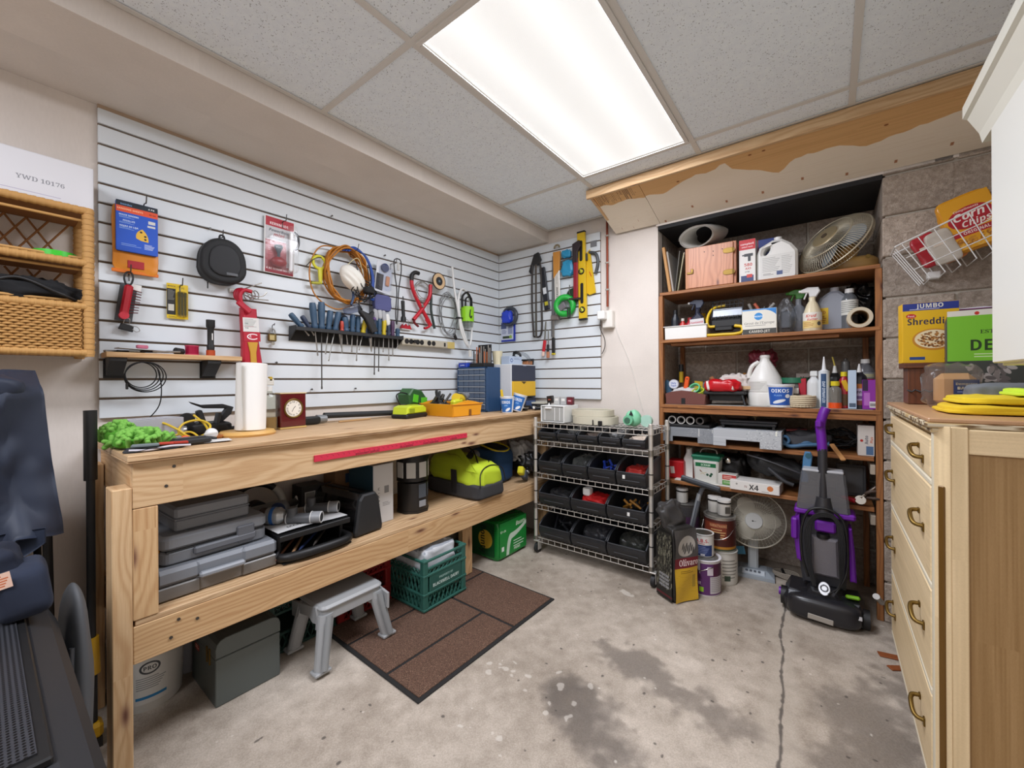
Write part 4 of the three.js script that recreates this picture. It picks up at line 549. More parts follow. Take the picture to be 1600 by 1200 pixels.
{ const t = BT('pocket_knives', 'folding knives with red and grey handles on a dark cloth', 'knives', .475, 2.365);
  part(t, 'cloth', M('#2c2c30', .9), sheet(12, 8, (u, v) => [(u - .5) * .16 + .01 * Math.sin(v * 5), .005 + .004 * Math.sin(u * 9 + v * 4), (v - .5) * .07 + .012 * Math.sin(u * 4)], .002)); part(t, 'white_trim', M('#c9c6ce', .7), tube([[-.075, .008, .03], [-.03, .006, .044], [.03, .01, .03], [.08, .008, .04]], .0035, 30)); part(t, 'red_handle', M('#b83c2c', .45), box(.055, .01, .014, [.03, .016, .0], [0, -.35, 0], .004)); part(t, 'red_handle', M('#a8301f', .45), box(.04, .01, .012, [.06, .016, .012], [0, -.2, 0], .004)); part(t, 'grey_handle', M('#7f8a8c', .4, .4), box(.07, .012, .016, [-.03, .016, .0], [0, -.3, 0], .004)); }
{ const t = BT('remote', 'black rounded multimeter lying on the bench', 'remote', .45, 2.268, .12); part(t, 'body', BLK2, box(.115, .024, .045, [0, .013, 0], [0, 0, 0], .008)); part(t, 'face', M('#3a3b40', .4), box(.09, .003, .034, [-.004, .0265, 0])); part(t, 'probe_tip', M('#c9c6c0', .4), box(.05, .008, .01, [.07, .03, -.02], [0, .3, 0])); }
solo('paper_sheet', 'blank white sheet of paper lying beside the towel stand', 'paper', M('#dcdad6', .8), sheet(6, 6, (u, v) => [(u - .5) * .12, .002 + .003 * u * v, (v - .5) * .1], .0006), [.42, YB + .001, 2.2], HALF - .2);
{ const t = BT('paper_towel_stand', 'paper towel roll on a round wooden stand', 'paper towel', .3, 2.035);
  part(t, 'base', M('#d6a860', .45), lathe([[0, 0], [.1, 0], [.104, .008], [.096, .018], [0, .018]], _, _, 48)); part(t, 'roll', M('#efeeea', .95), tf(lathe([[.02, 0], [.055, 0], [.0565, .002], [.0565, .278], [.055, .28], [.02, .28]], _, _, 12), [.01, .02, 0], [0, .2, -.03])); part(t, 'core', M('#b59a72', .8), cyl(.021, .021, .281, [.014, .16, 0], [0, 0, -.03], 20)); part(t, 'loose_sheet', M('#f2f1ee', .95), sheet(2, 6, (u, v) => [-.046 + u * .003 + v * .006, .3 - v * .27, .035 + u * .02], .001)); }
{ const t = BT('spray_bottle', 'clear plastic bottle half filled with yellow liquid', 'bottle', .2, 1.915); part(t, 'bottle', clear('#e9e8df'), lathe([[.034, 0], [.037, .004], [.037, .13], [.03, .16], [.016, .178], [.014, .19], [0, .19]])); part(t, 'liquid', M('#c9a24e', .2, 0, { transmission: .5 }), lathe([[0, .003], [.034, .003], [.0345, .06], [0, .06]])); part(t, 'collar', WHITEP, cyl(.017, .017, .022, [0, .19, 0], _, 20)); part(t, 'trigger_head', M('#e4e2da', .4), ext([[-.03, 0], [-.03, .03], [-.01, .034], [.022, .03], [.022, 0]], .024, [.0, .205, 0], _, .004)); part(t, 'brass_tip', M('#c9a93c', .4), box(.014, .02, .018, [.008, .235, .003])); }
{ const t = BT('desk_clock', 'cherry wood desk clock with a brass ringed dial', 'clock', .2, 1.815, .1); part(t, 'case', M('#5c1016', .2, 0, { clearcoat: .6 }), box(.124, .155, .045, [0, .086, 0], _, .003)); part(t, 'base_plate', M('#cfae6a', .35), box(.13, .008, .05, [0, .004, 0])); part(t, 'top_plate', M('#d8c49a', .4), box(.13, .006, .05, [0, .167, 0])); part(t, 'bezel', BRASS, tor(.043, .0045, [0, .095, .0235], [0, 0, 0])); part(t, 'dial', printMat(256, 256, (x) => { fill(x, '#efeade'); const R = ['XII', 'I', 'II', 'III', 'IV', 'V', 'VI', 'VII', 'VIII', 'IX', 'X', 'XI']; R.forEach((s, i) => { x.save(); x.translate(128, 128); x.rotate(i * Math.PI / 6); T(x, s, 0, -92, 30, '#1c1a18', 'serif'); x.restore(); }); x.strokeStyle = '#1c1a18'; x.lineWidth = 7; x.beginPath(); x.moveTo(128, 128); x.lineTo(158, 96); x.moveTo(128, 128); x.lineTo(104, 176); x.stroke(); }), tf(new THREE.CircleGeometry(.042, 40), [0, .095, .0236])); }
{ const t = BT('vacuum_hose_wand', 'long black vacuum wand lying along the bench back edge', 'wand', .1, 1.44); part(t, 'tube', BLK2, cyl(.016, .016, .5, [.09, .032, 0], [0, 0, HALF - .03], 20)); part(t, 'collar', M('#8d9092', .4, .4), cyl(.02, .023, .05, [-.18, .024, .01], [0, 0, HALF], 20)); part(t, 'nozzle', BLACK, soft(.11, .044, .05, [-.25, .022, .02], _, { n: 20, e: .5, amp: .004 })); part(t, 'stick', M('#b9905c', .6), rod([-.11, .006, .06], [.09, .006, .045], .004)); }
{ const t = BT('battery_charger', 'lime and black battery charger on the bench', 'charger', .21, 1.12, .25); part(t, 'base', BLACK, box(.21, .026, .12, [0, .0135, 0], _, .008)); part(t, 'housing', M('#c3d42a', .45), ext([[-.098, 0], [.098, 0], [.098, .03], [.07, .046], [-.05, .05], [-.09, .04]], .11, [0, .026, 0], _, .007)); part(t, 'bay', M('#8f9f1c', .5), box(.05, .028, .003, [-.05, .045, .0555]), box(.06, .008, .04, [.03, .075, .0], _, .003)); part(t, 'cable', RUB, tube([[-.02, .07, -.05], [-.05, .13, -.06], [.0, .15, -.07], [.1, .135, -.07]], .004, 30)); }
{ const t = BT('green_battery_charger', 'dark green battery charger with battery standing behind the lime one', 'charger', .078, .985, .2); part(t, 'stand', BLK2, box(.12, .06, .1, [.02, .0305, 0], _, .01)); part(t, 'housing', M('#2c5a2c', .45), ext([[-.09, .0], [.075, -.012], [.085, .03], [.03, .085], [-.06, .1], [-.1, .06]], .1, [0, .075, 0], _, .008)); part(t, 'bright_panel', M('#5cc02c', .4), box(.06, .038, .004, [.045, .095, .052]), box(.05, .05, .004, [-.04, .11, .052], [0, 0, -.2])); part(t, 'stripe', M('#b9bcc0', .4), box(.06, .006, .004, [.04, .045, .051])); }
{ const t = BT('tool_tray', 'orange-yellow plastic tool tray with curved end', 'tray', .285, .845, .0);
  const y = M('#e09a1c', .42), W = .26, D = .3; // x along the bench, z out
  part(t, 'floor', y, box(W - .02, .004, D - .02, [0, .0025, 0])); for (const s of [-1, 1]) part(t, 'end_wall', y, ext([[-W / 2 + .012, .002], [W / 2 - .012, .002], [W / 2, .075], [W * .25, .09], [0, .1], [-W * .25, .09], [-W / 2, .075]], .005, [0, 0, s * D / 2 * .97], [s * .05, 0, 0], .001), box(W + .012, .006, .016, [0, .076, s * D / 2], _, .002)); for (const s of [-1, 1]) part(t, 'side_wall', y, box(.005, .078, D - .01, [s * (W / 2 - .006), .039, 0], [0, 0, -s * .1])); part(t, 'notch', M('#7a4a10', .6), box(.022, .04, .004, [.02, .022, D / 2 + .0005]));
  const mk = (n, l, c, x, z, f) => { const o = thing(n, l, c, [.285 + z, YB + .006, .845 - x], HALF); f(o); };
  mk('impact_driver', 'yellow and grey cordless driver lying in the orange tray', 'drill', .02, .05, o => { part(o, 'motor', M('#d8b81e', .45), cyl(.034, .03, .1, [0, .1, 0], [.4, .3, HALF - .3], 20)); part(o, 'grip', M('#c8cc2a', .5), box(.1, .04, .04, [-.05, .08, .03], [0, .2, .1], .01)); part(o, 'nose', GREYP, cyl(.03, .02, .05, [.06, .115, .0], [.4, .3, -HALF + .3], 18)); part(o, 'body', BLACK, box(.1, .05, .06, [0, .045, 0], _, .01)); });
  mk('grease_gun', 'tangle of black hand tools lying in the orange tray', 'tools', -.06, -.05, o => { for (let i = 0; i < 7; i++) part(o, 'tool', i % 3 ? BLK2 : DSTEEL, rod([rnd(-.05, .03), .02 + rnd(0, .04), rnd(-.06, .06)], [rnd(-.03, .09), .1 + rnd(0, .06), rnd(-.06, .06)], rnd(.006, .013))); part(o, 'heap', BLACK, soft(.1, .08, .12, [0, .042, 0], _, { n: 18, amp: .03, f: 40 })); });
}
{ // corner: drawer organiser, yellow box, odds
  const t = thing('drawer_organiser', 'navy parts organiser with rows of small clear drawers', 'organiser', [.185, YB, .468]);
  const nv = M('#26466b', .45), W = .29, H = .32, D = .155;
  part(t, 'cabinet', nv, box(W, H, D - .012, [0, H / 2, -.006], _, .004), box(W, .012, .012, [0, H - .006, D / 2 - .006]), box(W, .012, .012, [0, .006, D / 2 - .006]), box(.012, H, .012, [-W / 2 + .006, H / 2, D / 2 - .006]), box(.012, H, .012, [W / 2 - .006, H / 2, D / 2 - .006])); const dr = M('#51627a', .25), hd = M('#b9c2cc', .3);
  for (let r = 0; r < 7; r++) for (let c = 0; c < 5; c++) { const x = -W / 2 + .04 + c * .0525, y = .036 + r * .042; const d = part(t, 'drawer', dr, box(.049, .038, .01, [x, y, D / 2 - .003], _, .002)); part(d, 'lip', hd, box(.05, .0045, .008, [x, y + .017, D / 2 + .004])); }
  const c = thing('storage_box', 'white storage box with navy and yellow drawer fronts', 'drawers', [.28, YB + .096, .233], HALF); part(c, 'body', M('#d3d6d9', .4), box(.3, .245, .29, [0, .1235, -.0], _, .004)); part(c, 'drawer', M('#2a2f42', .45), box(.29, .116, .012, [0, .182, .149], _, .003)); part(c, 'drawer', M('#dfb01c', .42), box(.29, .112, .012, [0, .064, .149], _, .003)); part(c, 'finger_notch', M('#4a3a10', .6), ext([[-.03, 0], [.03, 0], [0, -.018]], .003, [-.01, .118, .1555])); part(c, 'finger_notch', M('#8d93a8', .5), box(.04, .005, .003, [0, .236, .1555])); part(c, 'base_rail', BLACK, box(.29, .01, .012, [0, .006, .148]));
  const b = thing('drill_case', 'flat navy and black tool case under the storage box', 'case', [.28, YB, .232], HALF); part(b, 'shell', M('#1c2233', .5), box(.32, .093, .3, [0, .0475, 0], _, .008)); part(b, 'label', M('#39507c', .5), box(.12, .05, .003, [.08, .045, .151])); part(b, 'white_mark', M('#c9ccd0', .5), ext([[0, .02], [.012, 0], [-.012, 0]], .003, [-.1, .03, .152]));
  for (const [x, z, rz, lab, h] of [[.478, .5, 0, 'upright blue and white yogurt cup on the bench', .105], [.486, .41, -.28, 'leaning blue and white yogurt cup beside the organiser', .115]]) { const o = thing('yogurt_cup', lab, 'cup', [x, YB + (rz ? .008 : .0005), z], .75, 'yogurt cups'); const L = lathe([[0, .001], [.036, 0], [.0375, .003], [.048, h], [.0505, h + .002], [.0505, h + .007], [.047, h + .007], [.035, .006], [0, .006]]); part(o, 'cup', M('#e6e8ea', .4), tf(L, [0, 0, 0], [0, 0, rz])); part(o, 'label', printMat(256, 128, (q) => { fill(q, '#2a6cb8'); fill(q, '#dfe4ea', 190, 0, 66, 128); T(q, 'OIKOS', 100, 34, 38, '#f0f4f8'); T(q, 'plain', 104, 64, 18, '#9fc4ea'); q.fillStyle = '#e8ecf0'; q.beginPath(); q.ellipse(130, 104, 34, 14, -.4, 0, 7); q.fill(); fill(q, '#e8ecf0', 20, 100, 14, 28); }), tf(new THREE.CylinderGeometry(.0482, .0392, h * .86, 24, 1, true, -1.6, 3.2), [0, h * .5, 0], [0, 0, 0]).applyMatrix4(new THREE.Matrix4().makeRotationZ(rz))); if (!rz) part(o, 'yellow_tool', M('#d8b41e', .45), box(.018, .15, .01, [-.03, .085, .0], [0, 0, .14], .003)); }
  const k = thing('black_tool_pile', 'low pile of black and white clips and tools at the bench corner', 'tools', [.48, YB, .24]); for (let i = 0; i < 10; i++) part(k, 'clip', i % 3 === 1 ? WHITEP : BLACK, box(rnd(.04, .08), .014, .014, [rnd(-.05, .05), .008 + .012 * (i % 3), rnd(-.14, .1)], [0, rnd(0, 3), 0], .004)); part(k, 'pouch', M('#2c2622', .7), soft(.07, .05, .07, [-.04, .026, .13], _, { n: 18, amp: .015 }));
  const m = thing('magazine_stack', 'thin stack of booklets on the bench corner by the white drawer', 'booklets', [.47, YB, .08]); for (let i = 0; i < 4; i++) part(m, 'booklet', M(['#3a4262', '#8d8f8a', '#22242c', '#c4c2b4'][i], .5), box(.13, .014, .12, [0, .0075 + i * .0145, 0], [0, .06 * i - .1, 0]));
  // on top of the organiser and the storage box
  const TY = YB + .3205, SY = YB + .096 + .2475;
  const p1 = thing('blue_tub', 'small blue tub with white lid on the navy organiser', 'tub', [.075, TY, .49]); part(p1, 'tub', M('#2a48b8', .4), box(.09, .035, .07, [0, .0175, 0], _, .005)); part(p1, 'lid', M('#dfe3ec', .4), box(.094, .016, .074, [0, .043, 0], _, .004)); decal(p1, 'print', .08, .02, [0, .018, .0353], [0, 0, 0], printMat(128, 32, q => { fill(q, '#2440b0'); T(q, 'Jumbo', 64, 16, 22, '#e8ecf8'); }));
  const p2 = thing('drill_index', 'black block full of upright drill bits and punches', 'drill bits', [.215, TY, .465]); part(p2, 'block', BLACK, box(.15, .03, .11, [0, .0155, 0], _, .004)); part(p2, 'back', BLK2, box(.13, .14, .01, [-.01, .1, -.045], _, .003)); for (let i = 0; i < 17; i++) { const h = .07 + .07 * ((i * 37 % 10) / 10); part(p2, 'bit', i % 5 === 1 ? M('#b0633a', .5) : i % 3 ? STEEL : BLACK, cyl(.0045, .0045, h, [-.06 + (i % 9) * .0145, .03 + h / 2, -.025 + Math.floor(i / 9) * .045], _, 10)); }
  const p3 = thing('cream_cup', 'cream plastic cup standing behind the drill bits', 'cup', [.26, SY, .34]); part(p3, 'cup', M('#d8cfae', .5), lathe([[0, 0], [.03, 0], [.04, .1], [.037, .1], [.028, .004], [0, .004]]));
  const p4 = thing('pale_blue_box', 'pale blue printed carton on the storage box', 'carton', [.34, SY, .27], HALF); part(p4, 'carton', M('#a9b8cc', .5), box(.15, .06, .08, [0, .03, 0], _, .002)); decal(p4, 'print', .145, .055, [0, .03, .0405], [0, 0, 0], printMat(200, 76, q => { fill(q, '#b4c2d6'); q.strokeStyle = '#2c4c8c'; q.lineWidth = 7; q.beginPath(); q.ellipse(30, 40, 18, 16, 0, 0, 7); q.stroke(); lines(q, '#6c7c98', 70, 14, 110, 2, 12, 4); }));
  const p5 = thing('coiled_hose', 'clear plastic hose and black coil on the storage box', 'hose', [.33, SY, .16]); part(p5, 'hose', clear('#e4e6e8'), tube([[.02, .09, .04], [.05, .08, .0], [.07, .045, -.03], [.05, .014, -.05]], .014, 30, 10)); part(p5, 'black_coil', BLACK, tor(.03, .007, [0, .06, .03], [.4, .3, 0]), tor(.03, .007, [-.02, .08, .0], [.7, .1, 0]));
  const p6 = thing('sanding_block', 'tan sanding block in a dark frame on the storage box', 'block', [.37, SY, .105], HALF); part(p6, 'block', M('#a8704a', .7), box(.07, .03, .05, [0, .016, 0], _, .003)); part(p6, 'frame', BLK2, box(.012, .05, .06, [.042, .025, 0], [0, 0, -.2]), box(.09, .012, .055, [0, .037, 0]));
}
// ---------------------------------------------------------------- on the lower bench shelf
const LS = (name, label, cat, x, z, ry = 0, y = 0) => thing(name, label, cat, [x, YS + .0005 + y, z], HALF + ry);
{
  const cs = M('#787c82', .48), cd = M('#63666c', .5), ct = M('#888c92', .42);
  const a = LS('tool_case', 'wide grey plastic tool case at the bottom of the pile', 'tool case', .32, 2.19, .0); part(a, 'lower_shell', M('#74716e', .45), box(.37, .05, .34, [0, .0255, 0], _, .006)); part(a, 'upper_shell', cs, box(.38, .052, .345, [0, .078, 0], _, .012)); for (const x of [-.125, .125]) { part(a, 'corner_block', cs, box(.125, .055, .05, [x, .078, .155], _, .012)); part(a, 'clear_pocket', M('#6b6864', .35), box(.12, .044, .045, [x, .026, .155], _, .004)); } part(a, 'handle', ct, box(.14, .02, .024, [0, .06, .186], _, .006));
  const b = LS('tool_case', 'grey tool case with yellow hinge, middle of the pile', 'tool case', .31, 2.195, .05, .106); part(b, 'lower_shell', cs, ext(rrect(.335, .3, .03), .045, [0, .0235, 0], [HALF, 0, 0], .006)); part(b, 'upper_shell', ct, ext(rrect(.34, .305, .032), .052, [0, .073, 0], [HALF, 0, 0], .012)); part(b, 'handle', cd, box(.2, .026, .02, [.02, .032, .155], _, .005)); part(b, 'latch', cd, box(.06, .06, .014, [.085, .046, .156], _, .004)); part(b, 'groove', BLACK, box(.31, .003, .302, [0, .047, 0])); for (const z of [.1, -.1]) part(b, 'hinge', M('#c98a14', .5), box(.012, .07, .03, [-.168, .047, z], _, .003));
  const c = LS('tool_case', 'smaller flat grey case on top of the pile', 'tool case', .3, 2.2, .04, .2065); part(c, 'lower_shell', cs, box(.235, .042, .27, [0, .0215, 0], _, .006)); part(c, 'upper_shell', ct, box(.235, .042, .27, [0, .0645, 0], _, .008)); part(c, 'seam', M('#9b9fa5', .4), box(.236, .0025, .271, [0, .043, 0]));
}
{ const t = LS('racing_wheel', 'black and white toy steering wheel standing at the back', 'wheel', .07, 1.93); part(t, 'rim', M('#1d1d1f', .5), tor(.115, .016, [0, .135, .04], [-.2, 0, 0])); part(t, 'white_grip', M('#b9b6ae', .5), tor(.115, .0175, [0, .135, .041], [-.2, 0, -.7], 1.5), tor(.115, .0175, [0, .135, .041], [-.2, 0, 2.4], 1.3)); part(t, 'hub', BLACK, cyl(.04, .04, .05, [0, .13, .03], [HALF, 0, 0])); part(t, 'spoke', M('#8d8a84', .5), box(.2, .03, .012, [0, .14, .05], _, .004), box(.03, .1, .012, [0, .08, .055], _, .004)); part(t, 'base', BLK2, soft(.26, .05, .16, [0, .026, .03], _, { n: 20, amp: .01 })); }
{ const t = LS('desk_tray', 'black two-tier tray holding pens and knives', 'tray', .33, 1.845); t.scale.x = .82; part(t, 'lower_tray', BLACK, box(.36, .006, .33, [0, .005, .03], _, .002), tube([[-.18, .02, .0], [-.18, .025, .17], [-.12, .03, .205], [.14, .03, .205], [.18, .025, .17], [.18, .02, 0]], .018, 60, 8)); part(t, 'upper_tray', BLACK, box(.37, .006, .33, [0, .108, .01], _, .002), box(.37, .02, .006, [0, .098, .172], _, .002)); part(t, 'support', BLACK, box(.02, .1, .28, [-.17, .055, 0], _, .003)); part(t, 'support', BLACK, box(.02, .1, .28, [.17, .055, -.02], _, .003));
  for (const [i, x, c, ry] of [[0, -.08, '#6b4632', .5], [1, -.03, '#8a6a4c', .6], [2, .02, '#1d2c52', .4], [3, .07, '#3a3430', .5], [4, -.1, '#2a2a2c', .7]]) solo('hobby_knife', ['brown handled knife in the lower tray', 'tan handled knife in the lower tray', 'navy pen in the lower tray', 'dark pen in the lower tray', 'black knife in the lower tray'][i], 'knife', M(c, .5), [rod([-.07, 0, .02], [.07, .016, -.02], .006), cone([-.07, 0, .02], [-.1, -.002, .03], .006, .001)], [.43, YS + .026 + .004 * i, 1.86 - x], HALF + ry, 'knives and pens in the tray');
  solo('paper_leaflet', 'white printed leaflet lying on the upper tray', 'paper', printMat(256, 220, x => { fill(x, '#cfcfce'); T(x, 'MANUAL', 90, 190, 22, '#3a3a3a'); T(x, 'x4', 170, 150, 18, '#555'); lines(x, '#9a9a9a', 20, 20, 200, 4, 12, 3); }), tf(sheet(8, 6, (u, v) => [(u - .5) * .3, .003 * Math.sin(u * 5) + .004 + .004 * v, (v - .5) * .3], .0008), [0, 0, 0]), [.335, YS + .1125, 1.845], HALF);
  const pipe = (lab, x, z, ry, cap) => { const o = LS('pipe_fitting', lab, 'pipe fitting', x, z, ry, .122); const gp = M('#55575a', .45); part(o, 'tube', gp, cyl(.021, .021, .13, [0, .022, .03], [HALF, 0, 0], 22)); part(o, 'collar', M('#8f9194', .4), cyl(.0245, .0245, .04, [0, .024, .09], [HALF, 0, 0], 22)); part(o, 'rim', M('#d4d4d2', .4), tor(.0225, .002, [0, .024, .11], [0, 0, 0]), tor(.0245, .002, [0, .024, .07], [0, 0, 0]), tor(.0215, .002, [0, .022, -.03], [0, 0, 0])); part(o, 'bore', BLACK, cyl(.016, .016, .003, [0, .024, .111], [HALF, 0, 0], 20)); part(o, 'branch', gp, cyl(.02, .02, .05, [.0, .044, -.01], [0, 0, .0], 20)); if (cap) { part(o, 'bulb', M('#b4b6b6', .3, .5), lathe([[0, 0], [.02, .004], [.035, .025], [.036, .05], [.034, .075], [0, .075]], [-.0, .036, -.035], [-HALF, 0, 0])); part(o, 'blue_band', M('#2c62a8', .4), cyl(.037, .037, .014, [0, .036, -.085], [HALF, 0, 0])); part(o, 'brown_end', M('#3c2c26', .6), cyl(.034, .034, .03, [0, .036, -.12], [HALF, 0, 0])); } };
  pipe('grey plastic pipe tee with blue banded silver bulb', .42, 1.9, .75, true); pipe('grey plastic pipe tee right of the bulb', .34, 1.78, .8, false);
  const b = LS('shower_head', 'grey round shower head behind the pipe tees', 'shower head', .235, 1.86, .7, .114); part(b, 'dome', M('#7d8084', .35, .4), sph(.034, [-.03, .04, 0])); part(b, 'pipe', BLK2, cyl(.018, .018, .1, [.05, .03, 0], [0, 0, HALF], 18)); part(b, 'ring', M('#c9cac8', .4), tor(.022, .004, [.11, .03, .0], [0, .6, 0])); part(b, 'blue_face', M('#3a4a6c', .5), cyl(.032, .032, .006, [-.06, .04, 0], [0, 0, HALF])); }
{ const t = LS('dark_carton', 'small black carton with white barcode label at the back', 'carton', .09, 1.68); part(t, 'carton', M('#24201f', .6), box(.12, .2, .1, [0, .1005, 0])); part(t, 'label', printMat(96, 96, x => { fill(x, '#b5b2aa'); for (let i = 0; i < 20; i++) fill(x, '#222', 8 + i * 4, 8, 1 + (i * 7) % 3, 44); lines(x, '#444', 8, 62, 80, 3, 10, 4); }), tf(new THREE.PlaneGeometry(.055, .06), [-.015, .14, .0505])); 
  const w = LS('brown_carton', 'plain brown cardboard carton behind the tray', 'carton', .075, 1.45); part(w, 'carton', M('#8a6848', .8), box(.22, .26, .12, [0, .1305, 0])); part(w, 'tape', M('#a9885e', .5), box(.04, .261, .122, [.02, .1305, 0])); part(w, 'blue_print', M('#2a4a68', .6), box(.1, .05, .002, [.0, .2, .061])); }
{ const t = LS('toaster', 'glossy black toaster with rounded end panels', 'toaster', .305, 1.6, HALF + .08); // local x now points into the room side
  const pr = [[-.075, 0], [.075, 0], [.078, .02], [.055, .165], [.035, .19], [-.035, .19], [-.055, .165], [-.078, .02]]; part(t, 'body', M('#1b1a1a', .15, 0, { clearcoat: .5 }), ext(pr.map(q => [q[0] * .93, q[1] * .97]), .33, [.0, .008, 0], [0, HALF, 0], .004)); part(t, 'end_panel', BLK2, ext(pr, .03, [-.175, .004, 0], [0, HALF, 0], .008)); part(t, 'end_panel', BLK2, ext(pr, .03, [.175, .004, 0], [0, HALF, 0], .008)); part(t, 'slot', M('#050505', .6), box(.26, .004, .026, [0, .193, 0])); part(t, 'badge', STEEL, box(.03, .004, .003, [-.09, .12, .058], [-.16, 0, .0])); }
{ const t = LS('white_carton', 'tall white carton with black handling symbols', 'carton', .3, 1.45); part(t, 'carton', M('#d4d5d6', .6), box(.12, .3, .22, [0, .1505, 0])); part(t, 'side_stripe', M('#2c4c5c', .6), box(.003, .298, .218, [-.0605, .1505, 0])); decal(t, 'print', .118, .298, [0, .1505, .1106], [0, 0, 0], printMat(128, 320, x => { fill(x, '#d6d7d8'); 'OPDAB*o'.split('').forEach((c, i) => T(x, 'C~S9*&o'[i], 34, 130 + i * 22, 20, '#3a3d40')); for (let i = 0; i < 10; i++) fill(x, '#5a5c60', 70 + i * 3, 120, 2, 40); lines(x, '#8a8c90', 58, 210, 50, 3, 8, 3); })); }
{ const t = LS('pet_food_dispenser', 'black eight-sided dispenser with white window panels', 'dispenser', .36, 1.22); const oc = (r, h, y, r2) => tf(new THREE.CylinderGeometry(r2 || r, r, h, 8, 1), [0, y, 0], [0, Math.PI / 8, 0]); part(t, 'lower_body', M('#1a1919', .35), oc(.088, .16, .085), oc(.092, .012, .0065)); part(t, 'upper_body', M('#161516', .4), oc(.092, .13, .24)); part(t, 'lid', BLACK, oc(.098, .03, .3105)); for (let k = 0; k < 8; k++) { const a = k * Math.PI / 4, d = .092 * Math.cos(Math.PI / 8) + .001; part(t, 'window_panel', M('#cfd0cc', .5), tf(box(.05, .085, .003), [Math.sin(a) * d, .238, Math.cos(a) * d], [0, a, 0])); } for (const k of [0, 1]) { const a = k * Math.PI / 4, d = .088 * Math.cos(Math.PI / 8) + .001; part(t, 'grey_panel', M('#50565e', .4), tf(box(.05, .075, .003), [Math.sin(a) * d, .12, Math.cos(a) * d], [0, a, 0])); } part(t, 'sticker', M('#8f9297', .4), box(.046, .034, .004, [0, .05, .0825])); }
{ const t = LS('duffel_bag', 'open lime and charcoal tool duffel bag hanging over the shelf edge', 'bag', .33, .77, .0); const W = .27, D = .5;
  part(t, 'lower_body', M('#3a3a3c', .85), soft(W, .1, D, [0, .05, .0], _, { n: 40, e: .28, amp: .008, f: 18 })); part(t, 'upper_body', LIME, soft(W * .99, .16, D * .98, [0, .145, 0], _, { n: 44, e: .42, amp: .016, f: 16, flat: 0, fn: (x, y, z) => [x * (1 - .28 * clamp((y + .03) / .12)), y + (z > .05 ? -.02 * (z - .05) / .2 : .02), z] }));
  part(t, 'flap', LIME, sheet(12, 8, (u, v) => [-.12 + u * .05 + .1 * v * u, .17 + .13 * Math.sin(u * 1.6) * v, .2 - u * .36 + .02 * v], .004)); part(t, 'zip', BLACK, tube([[-.06, .16, .2], [-.04, .2, .16], [.02, .27, .06], [.05, .29, -.04]], .005, 40), tube([[-.04, .19, .2], [.06, .21, .16], [.09, .205, .06]], .004, 30), tube([[-.12, .08, .247], [-.1, .17, .235], [.0, .2, .222], [.1, .17, .235], [.125, .08, .247]], .0035, 50)); part(t, 'side_strap', M('#26262a', .85), box(.005, .15, .05, [-W / 2 - .002, .1, .04], [0, 0, .04]));
  const n = LS('angle_grinder', 'lime and grey power tool poking out of the open duffel', 'power tool', .35, .74, .3, .19); part(n, 'motor', M('#c3d42a', .5), cyl(.03, .03, .1, [0, .03, 0], [.3, 0, HALF], 18)); part(n, 'nose', GREYP, cyl(.034, .026, .05, [.06, .035, 0], [.3, 0, HALF], 18)); part(n, 'handle', BLACK, box(.07, .03, .04, [-.04, .05, .02], [.2, .2, .2], .008)); }
{ const t = LS('blue_tool_bag', 'open blue tool bag with yellow trimmed rim', 'bag', .27, .43, .1); part(t, 'body', M('#1f4470', .85), soft(.22, .24, .28, [0, .12, 0], _, { n: 36, e: .35, amp: .008, f: 14 })); part(t, 'rim', M('#d8c42c', .6), tube([[-.08, .235, .1], [.0, .225, .125], [.08, .235, .1], [.09, .262, .0], [.06, .268, -.06], [-.06, .268, -.06], [-.09, .262, .0]], .006, 70, 8, true)); part(t, 'dark_opening', M('#15161a', .9), soft(.16, .05, .17, [0, .235, .02], [.12, 0, 0], { n: 18, amp: .004, flat: 0 })); }
{ const t = LS('plastic_bag_bundle', 'crumpled grey and black plastic bags at the shelf corner', 'plastic bags', .36, .19); part(t, 'grey_bag', M('#a9aaac', .3), soft(.2, .18, .2, [-.0, .185, .0], [0, 0, -.3], { n: 44, e: .7, amp: .05, f: 24, sd: 3, flat: 0 })); part(t, 'black_bag', M('#1c1c1e', .3), soft(.2, .16, .24, [.01, .115, .04], [0, 0, -.2], { n: 44, e: .7, amp: .05, f: 26, sd: 8 }));
  const g = LS('yellow_work_glove', 'yellow and grey work glove draped at the shelf edge', 'glove', .5, .36, .3, .014); part(g, 'cuff', M('#cfc62a', .9), soft(.07, .06, .05, [-.02, .075, 0], [0, 0, -.5], { n: 18, e: .5, amp: .006, flat: 0 })); part(g, 'palm', M('#4a4d56', .9), soft(.08, .07, .045, [.02, .04, .01], [0, 0, -.5], { n: 18, e: .5, amp: .01, flat: 0 })); for (let i = 0; i < 4; i++) part(g, 'finger', M(i % 2 ? '#c9c9c6' : '#3a3d44', .9), soft(.05, .018, .018, [.055, .012 + i * .014, .012 + .004 * i], [0, 0, -.5], { n: 12, amp: .003, flat: 0 })); }
